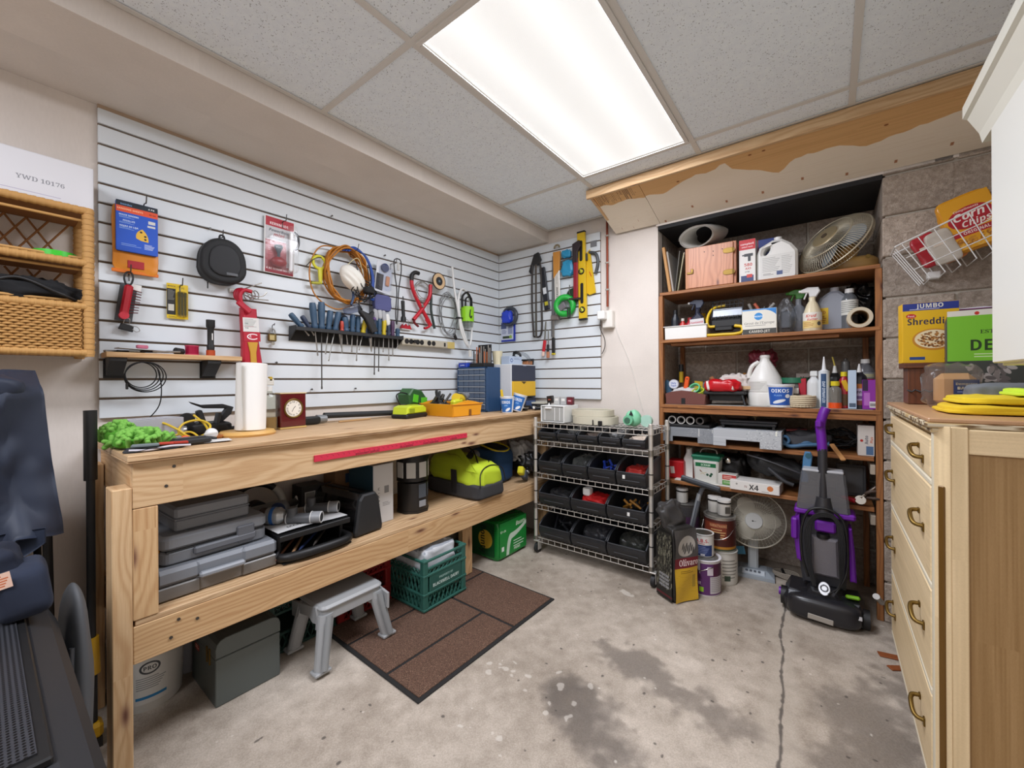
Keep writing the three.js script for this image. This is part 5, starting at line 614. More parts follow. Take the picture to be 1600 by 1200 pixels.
// ---------------------------------------------------------------- on the floor, left and under the bench
{ const t = thing('door_mat', 'brown ribbed door mat with black rubber edging', 'mat', [.672, .0005, 1.262]); part(t, 'rubber_base', M('#1f1e1e', .8), box(.72, .006, .93, [0, .003, 0], [0, -.02, 0], .002));
  const tx = dataTex(256, 256, () => { const r = rnd(); const k = .55 + .7 * rnd(); return r > .93 ? [176, 142, 118] : [88 * k + 10, 64 * k + 8, 52 * k + 6]; }); const cm = new THREE.MeshPhysicalMaterial({ map: tx, roughness: 1, bumpMap: tx, bumpScale: .002 });
  for (const [x0, x1, z0, z1] of [[-.343, -.165, -.45, -.2], [-.343, -.165, -.188, .448], [-.15, .135, -.115, .448], [.15, .343, -.115, .448], [-.15, .343, -.45, -.13]]) part(t, 'carpet_panel', cm, tf(boxUV(box(x1 - x0, .005, z1 - z0, [(x0 + x1) / 2, .0075, (z0 + z1) / 2], _, .0015), 'x', 3, 3), [0, 0, 0], [0, -.02, 0])); }
{ const t = thing('step_stool', 'grey moulded plastic step stool under the bench edge', 'stool', [.465, .011, 1.715], HALF); const g = M('#a3a5a6', .4); // local x along bench, z to room
  part(t, 'top', g, ext(rrect(.3, .22, .03), .022, [0, .239, 0], [HALF, 0, 0], .009), (() => { const s = ext(rrect(.285, .205, .03), .05, [0, .21, 0], [HALF, 0, 0], .004); return s; })());
  for (const sx of [-1, 1]) for (const sz of [-1, 1]) part(t, 'leg', g, (() => { const top = [sx * .118, .215, sz * .085], bot = [sx * .158, .012, sz * .118], pts = []; for (let i = 0; i < 14; i++) { const a = i / 14 * 6.283, rx = .032, rz = .024; for (const P of [top, bot]) pts.push(V([P[0] + Math.cos(a) * rx * (P === bot ? .92 : 1.1), P[1], P[2] + Math.sin(a) * rz])); } return norm(new ConvexGeometry(pts)); })(), (() => box(.07, .014, .052, [sx * .159, .0075, sz * .119], _, .004))());
  part(t, 'front_skirt', g, ext([[-.15, .24], [.15, .24], [.16, .17], [.1, .168], [.07, .195], [-.07, .195], [-.1, .168], [-.16, .17]], .012, [0, -.008, .107], [-.16, 0, 0], .003), ext([[-.15, .24], [.15, .24], [.16, .17], [.1, .168], [.07, .195], [-.07, .195], [-.1, .168], [-.16, .17]], .012, [0, -.008, -.107], [.16, 0, 0], .003)); for (const s of [-1, 1]) part(t, 'side_skirt', g, ext([[-.11, .24], [.11, .24], [.12, .17], [.07, .168], [.04, .19], [-.04, .19], [-.07, .168], [-.12, .17]], .012, [s * .148, -.008, 0], [0, HALF, s * .17], .003)); for (const sx of [-1, 1]) part(t, 'leg_channel', M('#8d9091', .45), (() => { const g2 = new THREE.CylinderGeometry(.016, .016, .2, 14, 1, true, -1.2, 2.4); return tf(g2, [sx * .139, .115, .126], [-.165, 0, -sx * .19 * -1]); })()); }
{ // milk crate with cloth
  const crate = (name, lab, pos, ry, col, text) => { const t = thing(name, lab, 'crate', pos, ry), c = M(col, .5), W = .31, D = .34, H = .268;
    part(t, 'base', c, box(W - .02, .01, D - .02, [0, .008, 0])); for (const sx of [-1, 1]) for (const sz of [-1, 1]) part(t, 'corner_post', c, box(.034, H, .034, [sx * (W / 2 - .017), H / 2, sz * (D / 2 - .017)], _, .006));
    for (const y of [.012, .09, .185, H - .008]) { part(t, 'rim', c, box(W, .012, .012, [0, y, D / 2 - .004], _, .002), box(W, .012, .012, [0, y, -D / 2 + .004], _, .002), box(.012, .012, D, [W / 2 - .004, y, 0], _, .002), box(.012, .012, D, [-W / 2 + .004, y, 0], _, .002)); }
    const lat = (y0, y1, w) => { const gs = [], n = Math.round(w / .03); for (let i = 0; i < n; i++) { const x0 = -w / 2 + (i + .5) * w / n, h = y1 - y0; for (const s of [-1, 1]) gs.push(box(.0055, Math.hypot(h, w / n) * 1.02, .008, [x0, (y0 + y1) / 2, 0], [0, 0, s * Math.atan2(w / n, h)], .001)); } return gs; };
    for (const [nm, w, p, r] of [['front_lattice', W - .06, [0, 0, D / 2 - .008], 0], ['back_lattice', W - .06, [0, 0, -D / 2 + .008], 0], ['side_lattice', D - .06, [W / 2 - .008, 0, 0], HALF], ['side_lattice', D - .06, [-W / 2 + .008, 0, 0], HALF]]) part(t, nm, c, ...[...lat(.012, .09, w), ...lat(.185, H - .055, w)].map(g => tf(g, p, [0, r, 0])), ...(nm.startsWith('side') ? lat(.09, .185, w).map(g => tf(g, p, [0, r, 0])) : []));
    part(t, 'handle_bar', c, box(W - .06, .014, .01, [0, H - .05, D / 2 - .006], _, .003)); if (text) { part(t, 'name_plate', c, box(W - .08, .086, .008, [0, .137, D / 2 - .004], _, .002)); decal(t, 'lettering', W - .09, .074, [0, .137, D / 2 + .0004], [0, 0, 0], printMat(256, 84, x => { fill(x, '#2a5a50'); T(x, 'PROPERTY OF', 128, 26, 18, '#a9c9c0'); T(x, 'BLACKWELL DAIRY', 128, 58, 26, '#d8e8e2', 'sans-serif', 'bold', 'center', 220); })); } return t; };
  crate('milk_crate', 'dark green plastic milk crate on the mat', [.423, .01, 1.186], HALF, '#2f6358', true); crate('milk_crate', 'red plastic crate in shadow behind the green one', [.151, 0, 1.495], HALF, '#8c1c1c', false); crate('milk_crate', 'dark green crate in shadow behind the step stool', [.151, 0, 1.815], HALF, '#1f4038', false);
  const c = thing('striped_cloth', 'folded white striped cloth filling the green crate', 'cloth', [.42, .2, 1.186], HALF); part(c, 'cloth', printMat(256, 256, x => { fill(x, '#cfd2d6'); for (let i = 0; i < 26; i++) { fill(x, '#9aa0a8', 0, i * 10, 256, 1.5); } }, .9), (() => { const g = soft(.27, .15, .29, [0, .05, 0], _, { n: 44, e: .45, amp: .03, f: 16, sd: 2, flat: 0 }); return boxUV(g, 'x', 4, 6); })()); }
{ const t = thing('metal_toolbox', 'grey metal toolbox with domed lid under the bench', 'toolbox', [.31, 0, 2.085], HALF); const m = M('#5f6664', .4, .3); part(t, 'lid', m, ext([[.113, .18], [.113, .215], [.108, .232], [.097, .243], [.08, .248], [-.08, .248], [-.097, .243], [-.108, .232], [-.113, .215], [-.113, .18]], .275, _, _, .002)); part(t, 'body', m, box(.225, .176, .27, [0, .0885, 0], _, .003)); for (const z of [.05, .08]) part(t, 'latch', BRASS, box(.005, .06, .01, [-.1145, .17, z], _, .001)); part(t, 'handle', STEEL, tube([[0, .248, -.05], [0, .264, -.04], [0, .264, .04], [0, .248, .05]], .005, 24)); decal(t, 'sticker', .05, .024, [-.1128, .15, -.07], [0, -HALF, 0], printMat(64, 32, x => { fill(x, '#a8322a'); lines(x, '#e8d8d0', 6, 8, 50, 2, 10, 4); })); }
{ const t = thing('white_bucket', 'large white plastic bucket with printed label under the bench', 'bucket', [.16, 0, 2.33], HALF); part(t, 'pail', M('#cfcdc6', .4), lathe([[0, 0], [.098, 0], [.1, .004], [.112, .24], [.116, .242], [.116, .262], [0, .262]], _, _, 36)); wrap(t, 'label', .1015, .17, .115, -.9, .7, printMat(256, 256, x => { fill(x, '#c9c7c0'); x.strokeStyle = '#3a3c3e'; x.lineWidth = 9; x.beginPath(); x.ellipse(120, 60, 40, 30, 0, 0, 7); x.stroke(); T(x, 'PRO', 120, 60, 30, '#3a3c3e'); lines(x, '#6d6f70', 60, 110, 130, 6, 12, 4); fill(x, '#2c78a8', 56, 214, 140, 16); }), 0, 0, .11);
  const b = thing('grey_jug', 'grey plastic jug standing between bucket and toolbox', 'jug', [.19, 0, 2.235 - .03], HALF); part(b, 'jug', M('#97969a', .4), lathe([[0, 0], [.042, 0], [.046, .01], [.046, .17], [.036, .2], [.02, .215], [.018, .235], [0, .235]])); part(b, 'cap', M('#6c6c70', .5), cyl(.022, .022, .022, [0, .246, 0])); b.position.x = .09; b.position.z = 2.19; }
{ const t = thing('paper_towel_pack', 'green wrapped multipack of paper towels under the bench', 'pack', [.325, 0, .475], HALF); part(t, 'wrap', M('#1a7a32', .25), soft(.33, .262, .36, [0, .131, 0], _, { n: 48, e: .16, amp: .01, f: 20 })); decal(t, 'front_print', .3, .23, [.0, .135, .1825], [0, 0, 0], printMat(300, 230, x => { fill(x, '#1d8a38'); x.fillStyle = '#cfe2cf'; x.beginPath(); x.moveTo(70, 230); x.quadraticCurveTo(80, 100, 120, 90); x.quadraticCurveTo(200, 90, 300, 40); x.lineTo(300, 66); x.quadraticCurveTo(200, 120, 130, 130); x.quadraticCurveTo(110, 150, 100, 230); x.fill(); T(x, 'Bounty', 230, 40, 40, '#e8efe0', 'sans-serif', 'italic bold', 'center', 110); T(x, '12 = 24', 36, 60, 22, '#e8efe0', 'sans-serif', 'bold', 'center', 60); lines(x, '#dfeedd', 150, 150, 120, 3, 18, 6); fill(x, '#e8efe8', 20, 160, 26, 30); T(x, 'PRIME', 190, 206, 24, '#e8efe0'); })); decal(t, 'end_print', .3, .22, [-.1675, .135, 0], [0, -HALF, 0], printMat(300, 220, x => { fill(x, '#0f4a22'); x.save(); x.translate(190, 110); x.rotate(HALF); x.fillStyle = '#d8b43a'; x.beginPath(); x.arc(0, -30, 62, 0, 7); x.fill(); T(x, 'Bounty', 0, -10, 64, '#16241a', 'sans-serif', 'bold', 'center', 190); x.restore(); })); }
// ---------------------------------------------------------------- things at the near left
{ const t = thing('broom', 'black handled broom with yellow collar leaning by the bench end', 'broom', [.3, 0, 2.5]); part(t, 'pole', BLK2, rod([0, .2, .0], [0, .94, 0], .011, 14)); part(t, 'grip', BLACK, rod([0, .88, 0], [0, 1.11, 0], .017, 16)); part(t, 'yellow_collar', M('#c99a14', .5), cyl(.022, .018, .12, [0, .3, 0], _, 18)); part(t, 'lower_pole', BLACK, rod([0, .04, 0], [0, .26, 0], .014, 14)); part(t, 'head', M('#c99a14', .5), box(.06, .05, .05, [0, .055, 0], _, .01)); part(t, 'bristles', M('#2a2622', .9), box(.055, .032, .045, [0, .016, 0])); }
{ // wicker wall cabinet
  const wk = M('#c09255', .7), wd = M('#8a5a2a', .75), t = thing('wicker_cabinet', 'wicker wall cabinet with open shelves and a woven drawer', 'wicker shelf', [-.02, 1.292, 2.75], HALF); const W = .54, H = .51, D = .24; // x along wall (right end at +.27)
  const wound = (a, b, r) => { const A = V(a), B = V(b), L = A.distanceTo(B), n = Math.floor(L / .0062), gs = []; for (let i = 0; i < n; i++) { const p = A.clone().lerp(B, (i + .5) / n), d = B.clone().sub(A).normalize(); const g = new THREE.CylinderGeometry(r, r, .0066, 8, 1); const q = new THREE.Quaternion().setFromUnitVectors(new THREE.Vector3(0, 1, 0), d); g.scale(1 + .06 * ((i * 7) % 3 - 1), 1, 1 + .06 * ((i * 5) % 3 - 1)); g.applyQuaternion(q); g.translate(p.x, p.y, p.z); gs.push(norm(g)); } return gs; };
  for (const x of [-W / 2, W / 2 - .012]) for (const z of [D - .012, .012]) part(t, 'post', wk, ...wound([x, .0, z], [x, H, z], .015));
  for (const y of [.012, .17, .32, H - .01]) { part(t, 'rail', wk, ...wound([-W / 2, y, D - .01], [W / 2 - .012, y, D - .01], .013)); part(t, 'shelf', wd, box(W, .01, D - .02, [-.006, y, D / 2], _, .002)); }
  for (const y of [.19, .3, .34, .47]) part(t, 'inner_rail', wk, rod([-W / 2, y, D - .03], [W / 2 - .02, y, D - .03], .005)); for (const x of [-W / 2, W / 2 - .012]) part(t, 'side_rail', wk, ...[.012, .17, .32, H - .01].map(y => rod([x, y, .01], [x, y, D - .01], .012)));
  const lat = []; for (const [y0, y1] of [[.18, .31], [.33, .49]]) for (let i = -4; i < 12; i++) for (const s of [-1, 1]) { const x0 = -W / 2 + i * .05, dx = (y1 - y0) * .62; const a = [x0, s > 0 ? y0 : y1], b = [x0 + dx, s > 0 ? y1 : y0]; if (a[0] > -W / 2 && b[0] < W / 2 - .02) lat.push(rod([a[0], a[1], .03 + .004 * s], [b[0], b[1], .03 + .004 * s], .0035, 6)); } part(t, 'back_lattice', wd, ...lat);
  const weave = []; for (let r = 0; r < 16; r++) { const pts = []; for (let i = 0; i <= 40; i++) pts.push([-W / 2 + .02 + i * (W - .05) / 40, .026 + r * .0088, D - .006 + ((i + r) % 2 ? .005 : -.004)]); weave.push(tube(pts, .0046, 82, 5)); } const dr = part(t, 'drawer', wk, ...weave); part(dr, 'drawer_core', wd, box(W - .05, .14, .01, [-.006, .092, D - .016])); part(dr, 'pull', M('#d8a45c', .6), rod([-.04, .085, D + .016], [.035, .085, D + .016], .007)); }
{ const t = thing('green_tape_roll', 'bright green roll of masking tape on the wicker shelf', 'tape', [.15, 1.292 + .328, 2.565]); part(t, 'tape', M('#3ac22c', .4), lathe([[.036, 0], [.052, 0], [.052, .024], [.036, .024], [.036, 0]], _, _, 40)); part(t, 'core', M('#b09468', .8), lathe([[.034, .001], [.0362, .001], [.0362, .023], [.034, .023], [.034, .001]], _, _, 40));
  const b = thing('baseball_cap', 'crumpled black fabric cap on the lower wicker shelf', 'cap', [.13, 1.292 + .176, 2.62], HALF); part(b, 'crown', M('#141518', .9), soft(.24, .085, .15, [0, .042, 0], _, { n: 40, e: .8, amp: .03, f: 30, sd: 5 })); part(b, 'strap', BLACK, tube([[-.1, .04, .06], [-.03, .07, .07], [.06, .03, .085], [.1, .015, .06]], .006, 30)); part(b, 'buckle', M('#9a9ca0', .4, .5), box(.03, .01, .012, [-.09, .012, .082]));
  const w = thing('white_flat_box', 'white cardboard box with faint print on top of the wicker cabinet', 'box', [-.02, 1.292 + .517, 2.72], HALF); part(w, 'carton', M('#dcdce0', .6), box(.46, .16, .16, [.02, .08, .085])); decal(w, 'print', .45, .15, [.02, .08, .1655], [0, 0, 0], printMat(450, 150, x => { fill(x, '#dfdfe3'); T(x, 'YWD 10176', 330, 84, 20, '#6a6c74', 'serif', 'normal'); lines(x, '#b4aec4', 20, 100, 160, 1, 9, 2); lines(x, '#b4aec4', 240, 128, 180, 1, 8, 2); })); }
{ // dark pile at the left edge
  const t = thing('black_folding_chair', 'black folded camp chair frame under the navy jacket', 'chair', [.33, 0, 2.72]);
  part(t, 'seat_fabric', BLACK, box(.05, .62, .2, [.02, .5, .1], [0, 0, .02], .01)); part(t, 'bag_top', M('#1b2233', .9), soft(.16, .15, .24, [-.12, .86, .0], _, { n: 26, e: .5, amp: .012, flat: 0 })); part(t, 'side_panel', BLACK, box(.3, .72, .1, [-.13, .38, -.02], _, .01)); for (const [x, z] of [[.0, -.13], [-.09, -.14], [-.17, -.12]]) part(t, 'frame_tube', BLK2, rod([x, .0, z], [x, .78, z + .01], .009, 12)); part(t, 'joint', BLACK, box(.05, .04, .04, [.0, .78, -.12], _, .006), box(.05, .04, .03, [-.07, .8, -.13], _, .006)); for (let i = 0; i < 3; i++) part(t, 'wire_rod', M('#a89c84', .3, .8), rod([.08, .6 - i * .035, .06 - .01 * i], [.06, .645 - i * .035, -.1], .0025));
  const j = thing('navy_jacket', 'dark navy nylon jacket draped over the folded chair', 'jacket', [.46, .83, 2.775], HALF); const jm = M('#1e2739', .6);
  part(j, 'body', jm, sheet(40, 44, (u, v) => { const w = .3 + .04 * v, x = (u - .5) * w + .02 * v, f = .018 * Math.sin(u * 9 + v * 7 + Math.sin(v * 6)) * (.4 + v) + .012 * PN.noise(u * 8, v * 8, 2) + .03 * Math.max(0, 1 - Math.abs(u - .3 - .5 * v) * 8) * v; const top = Math.max(0, .12 - v) * 1.2, edge = .06 * (Math.abs(u - .5) * 2) ** 3; return [x, .38 - v * .44 + (u > .75 ? .02 : 0) + .03 * Math.sin(u * 4) * v, .06 + f - top - edge]; }, .012)); part(j, 'hem_flap', jm, sheet(20, 10, (u, v) => { const a = (u - .5) * 2; return [.06 + a * .1, -.02 - v * (.09 - .05 * a * a), .085 + .01 * Math.sin(u * 7)]; }, .008)); part(j, 'collar', jm, soft(.28, .07, .13, [-.01, .36, .01], _, { n: 26, e: .6, amp: .02, flat: 0 })); part(j, 'snap', CHROME, cyl(.007, .007, .004, [.08, -.075, .096], [HALF, 0, 0], 14));
  const s = thing('speaker_cabinet', 'black speaker cabinet with perforated metal grille lying face up', 'speaker', [.98, 0, 2.785]); // long side along x
  const pr = [[-.19, 0], [-.19, .6], [-.16, .64], [.13, .64], [.165, .615], [.185, .57], [.185, 0]]; part(s, 'cabinet', M('#222327', .6), tf(ext(pr.map(q => [-q[0], q[1]]), .78, [0, 0, 0], [0, -HALF, 0], .006), [0, 0, 0], [0, Math.PI * 0, 0])); part(s, 'grille_frame', BLACK, box(.64, .014, .26, [.03, .646, .005], _, .003)); const per = canvasTex(512, 256, x => { fill(x, '#3c3d42'); x.fillStyle = '#08080a'; for (let j = 0; j < 32; j++) for (let i = 0; i < 64; i++) { x.beginPath(); x.ellipse(i * 8 + (j % 2) * 4 + 2, j * 8 + 4, 2.7, 2.2, 0, 0, 7); x.fill(); } }); per.wrapS = per.wrapT = THREE.RepeatWrapping; per.repeat.set(1.2, 1); part(s, 'grille', new THREE.MeshPhysicalMaterial({ map: per, roughness: .45, metalness: .3 }), tf(new THREE.BoxGeometry(.6, .004, .23), [.03, .6545, .005])); part(s, 'corner_guard', M('#33343a', .55), box(.09, .02, .08, [-.35, .644, -.13], [.0, 0, 0], .006)); part(s, 'latch', M('#b4b6b4', .35, .6), box(.05, .012, .04, [-.32, .653, .0], [0, .3, 0], .003));
  const f = thing('navy_fleece', 'navy fleece hat with orange care tag on the speaker', 'fleece', [.69, .667, 2.74], HALF); part(f, 'fleece', M('#1a2030', 1), soft(.22, .16, .14, [-.03, .078, 0], [0, 0, -.05], { n: 36, e: .5, amp: .02, f: 20, sd: 4 })); part(f, 'cuff', M('#242b3c', 1), soft(.09, .12, .13, [.075, .05, .03], [0, 0, .1], { n: 24, e: .45, amp: .012, flat: 0 })); decal(f, 'care_tag', .046, .036, [.035, .095, .099], [0, 0, .15], printMat(96, 76, x => { fill(x, '#e8c4b0'); lines(x, '#c8683c', 8, 12, 80, 5, 12, 6); }));
  const k = thing('hockey_shin_pad', 'scuffed grey plastic shin pad standing behind the speaker', 'pad', [.56, .0, 2.566], .1); part(k, 'shell', M('#55585c', .55), (() => { const g = new THREE.SphereGeometry(1, 30, 24); const P = g.attributes.position; for (let i = 0; i < P.count; i++) { const x = P.getX(i), y = P.getY(i), z = P.getZ(i); P.setXYZ(i, x * .1, (Math.sign(y) * Math.abs(y) ** .8) * .32 + .322, z * .034 * (1 + .06 * Math.sin(y * 9))); } g.computeVertexNormals(); return norm(g); })()); part(k, 'groove_rib', M('#3a3c40', .5), tube([[.085, .5, .02], [.098, .42, .024], [.096, .34, .02]], .006, 24), tube([[.07, .47, .034], [.085, .4, .034], [.085, .33, .032]], .005, 24)); part(k, 'rivet', M('#c8c0a4', .4, .5), cyl(.01, .01, .008, [.088, .26, .028], [HALF, 0, 0], 16), cyl(.01, .01, .008, [.075, .2, .028], [HALF, 0, 0], 16));
}
// ---------------------------------------------------------------- wire rack with parts bins
const RX0 = .6, RX1 = 1.412, RZ0 = .03, RZ1 = .335, RY = [.905, .782, .555, .335, .105];
{
  const t = thing('wire_rack', 'chrome wire shelving rack on casters holding black bins', 'rack'); const w = M('#d6d3cc', .35, .6);
  for (const x of [RX0, RX1]) for (const z of [RZ0, RZ1]) { const fr = z === RZ1; part(t, 'post', w, cyl(.0125, .0125, .86, [x, .51, z], _, 14), sph(.0128, [x, .94, z], [1, .4, 1], 12, 8)); for (const y of RY) part(t, 'collar', y === RY[0] ? w : M('#8d8a84', .4, .9), cyl(.017, .0155, .034, [x, y - .008, z], _, 14)); for (const y of [.67, .45, .25]) part(t, 'clip_ring', BLACK, cyl(.0135, .0135, .006, [x, y - .02, z], _, 14));
    const c = part(t, 'caster', BLK2, cyl(.034, .034, .022, [x + (fr ? .014 : 0), .0345, z], [0, 0, HALF], 22)); part(c, 'fork', w, box(.004, .06, .04, [x + .03, .055, z], _, .001), box(.04, .008, .04, [x + .012, .084, z], _, .002)); }
  RY.forEach((y, i) => {
    const gs = [], cx = (RX0 + RX1) / 2, L = RX1 - RX0, D = RZ1 - RZ0; for (const z of [RZ0, RZ1]) for (const dy of [0, -.03]) gs.push(rod([RX0, y + dy, z], [RX1, y + dy, z], .0028)); for (const x of [RX0, RX1]) for (const dy of [0, -.03]) gs.push(rod([x, y + dy, RZ0], [x, y + dy, RZ1], .0028));
    const fr = part(t, 'shelf_frame', w, ...gs), n = 16, zz = []; for (let k = 1; k < n; k++) { const x = RX0 + k * L / n; zz.push(rod([x, y, RZ1], [x, y - .03, RZ1], .0022, 6), rod([x, y, RZ0], [x, y - .03, RZ0], .0022, 6)); } for (let k = 1; k < 6; k++) { const z = RZ0 + k * D / 6; for (const x of [RX0, RX1]) zz.push(rod([x, y, z], [x, y - .03, z], .0022, 6)); } part(fr, 'truss_wires', w, ...zz);
    const dk = []; for (let k = 1; k < 28; k++) { const x = RX0 + k * L / 28; dk.push(rod([x, y + .003, RZ0], [x, y + .003, RZ1], .0016, 5)); } for (const k of [.33, .66]) dk.push(rod([RX0, y, RZ0 + k * D], [RX1, y, RZ0 + k * D], .0022, 6)); part(fr, 'deck_wires', w, ...dk); });
}
{
  const bm = M('#26272a', .42), hl = M('#34363a', .4);
  const fills = {
    bag: (o, w, h, d, c) => part(o, 'contents', clear(c || '#dfe0de', 0, .25), soft(w * .7, h * .75, d * .7, [.01, h * .46, .0], _, { n: 30, e: .6, amp: .045, f: 30, sd: w * 99 })),
    lump: (o, w, h, d, c) => part(o, 'contents', M(c, .6), soft(w * .75, h * .6, d * .7, [0, h * .36, .0], _, { n: 28, e: .6, amp: .04, f: 36, sd: w * 77 })),
    sticks: (o, w, h, d, c) => { for (let i = 0; i < 9; i++) part(o, 'contents', M(i % 3 ? c : '#23252a', .5), rod([rnd(-w * .35, w * .35), h * .25 + rnd(0, .03), rnd(-d * .3, d * .3)], [rnd(-w * .35, w * .35), h * .55 + rnd(0, .04), rnd(-d * .3, d * .3)], .008)); } };
  const bin = (lab, x, y, w, h, f, c, tag) => {
    const d = .27, o = thing('parts_bin', lab, 'bin', [x, y + .0052, .2], 0, 'black parts bins on the wire rack'), zf = d / 2;
    const side = s => ext([[-d / 2, 0], [-d / 2 - .004, h], [-d / 2 + .07, h], [zf - .05, h * .78], [zf + .004, h * .56], [zf + .012, h * .42], [zf - .012, 0]].map(q => [q[0], q[1]]), .004, [s * (w / 2 - .003), .001, 0], [0, -HALF, 0], .0008);
    const front = sheet(10, 6, (u, v) => [(u - .5) * (w - .004), .002 + v * h * .54, zf - .012 + .026 * Math.sin(v * 2.2) + .006 * (1 - Math.abs(u - .5) * 2) * v], .004);
    part(o, 'tub', bm, box(w - .008, .004, d - .012, [0, .003, -.004]), box(w - .006, h, .004, [0, h / 2 + .001, -d / 2]), side(1), side(-1), front);
    part(o, 'rim', hl, ...[-1, 1].map(s => tube([[s * (w / 2 - .001), h, -d / 2], [s * (w / 2 - .001), h, -d / 2 + .07], [s * (w / 2 - .001), h * .8, zf - .05], [s * (w / 2 - .002), h * .57, zf + .006]], .0055, 24, 6)), rod([-w / 2 + .006, h * .55, zf + .01], [w / 2 - .006, h * .55, zf + .01], .005)); part(o, 'label_slot', M('#4c4e52', .3), box(w * .62, .004, .004, [0, h * .24, zf + .012])); if (tag) part(o, 'paper_tag', WHITEP, box(.016, .022, .002, [tag, h * .38, zf + .017]));
    if (f) fills[f](o, w, h, d, c); };
  const row = (n, y, w, h, specs) => specs.forEach((s, i) => bin(s[0], RX0 + .03 + w / 2 + i * ((RX1 - RX0 - .05) / n), RY[y], w, h, s[1], s[2], s[3]));
  row(5, 1, .142, .1, [['empty-looking black bin at the left of the top row', 'sticks', '#3a3a3c'], ['black bin with clear plastic, second in the top row', 'bag'], ['black bin with a white strip, middle of the top row', 'lump', '#4a3c34'], ['black bin with white plastic, fourth in the top row', 'bag', '#f0f0f0'], ['tagged black bin with cream paper at the right of the top row', 'lump', '#c9b8a8', .0]]);
  row(4, 2, .182, .15, [['nearly empty black bin at the left of the second row', 'lump', '#1c1c1c'], ['black bin with white wrappers in the second row', 'bag', '#e8ece8'], ['black bin full of bright blue plastic', 'sticks', '#2a48b8'], ['tagged black bin with red item, right of the second row', 'lump', '#a8241c', -.04]]);
  row(3, 3, .246, .15, [['dark black bin at the left of the third row', 'lump', '#222224'], ['black bin with red and white packets, middle of the third row', 'lump', '#c41c1c'], ['tagged black bin with brass fitting, right of the third row', 'sticks', '#a8742a', .02]]);
  row(3, 4, .246, .15, [['black bin with dark cables at the left of the bottom row', 'sticks', '#2e3034'], ['black bin with grey plastic wrap, middle of the bottom row', 'bag', '#b9bcc4'], ['black bin with clear wrap at the right of the bottom row', 'bag', '#c4c8c0']]);
  solo('white_packet', 'white packet in the middle bin of the third row', 'packet', WHITEP, soft(.06, .06, .06, [0, 0, 0], _, { n: 18, amp: .012, flat: 0 }), [.955, .46, .24]);
}
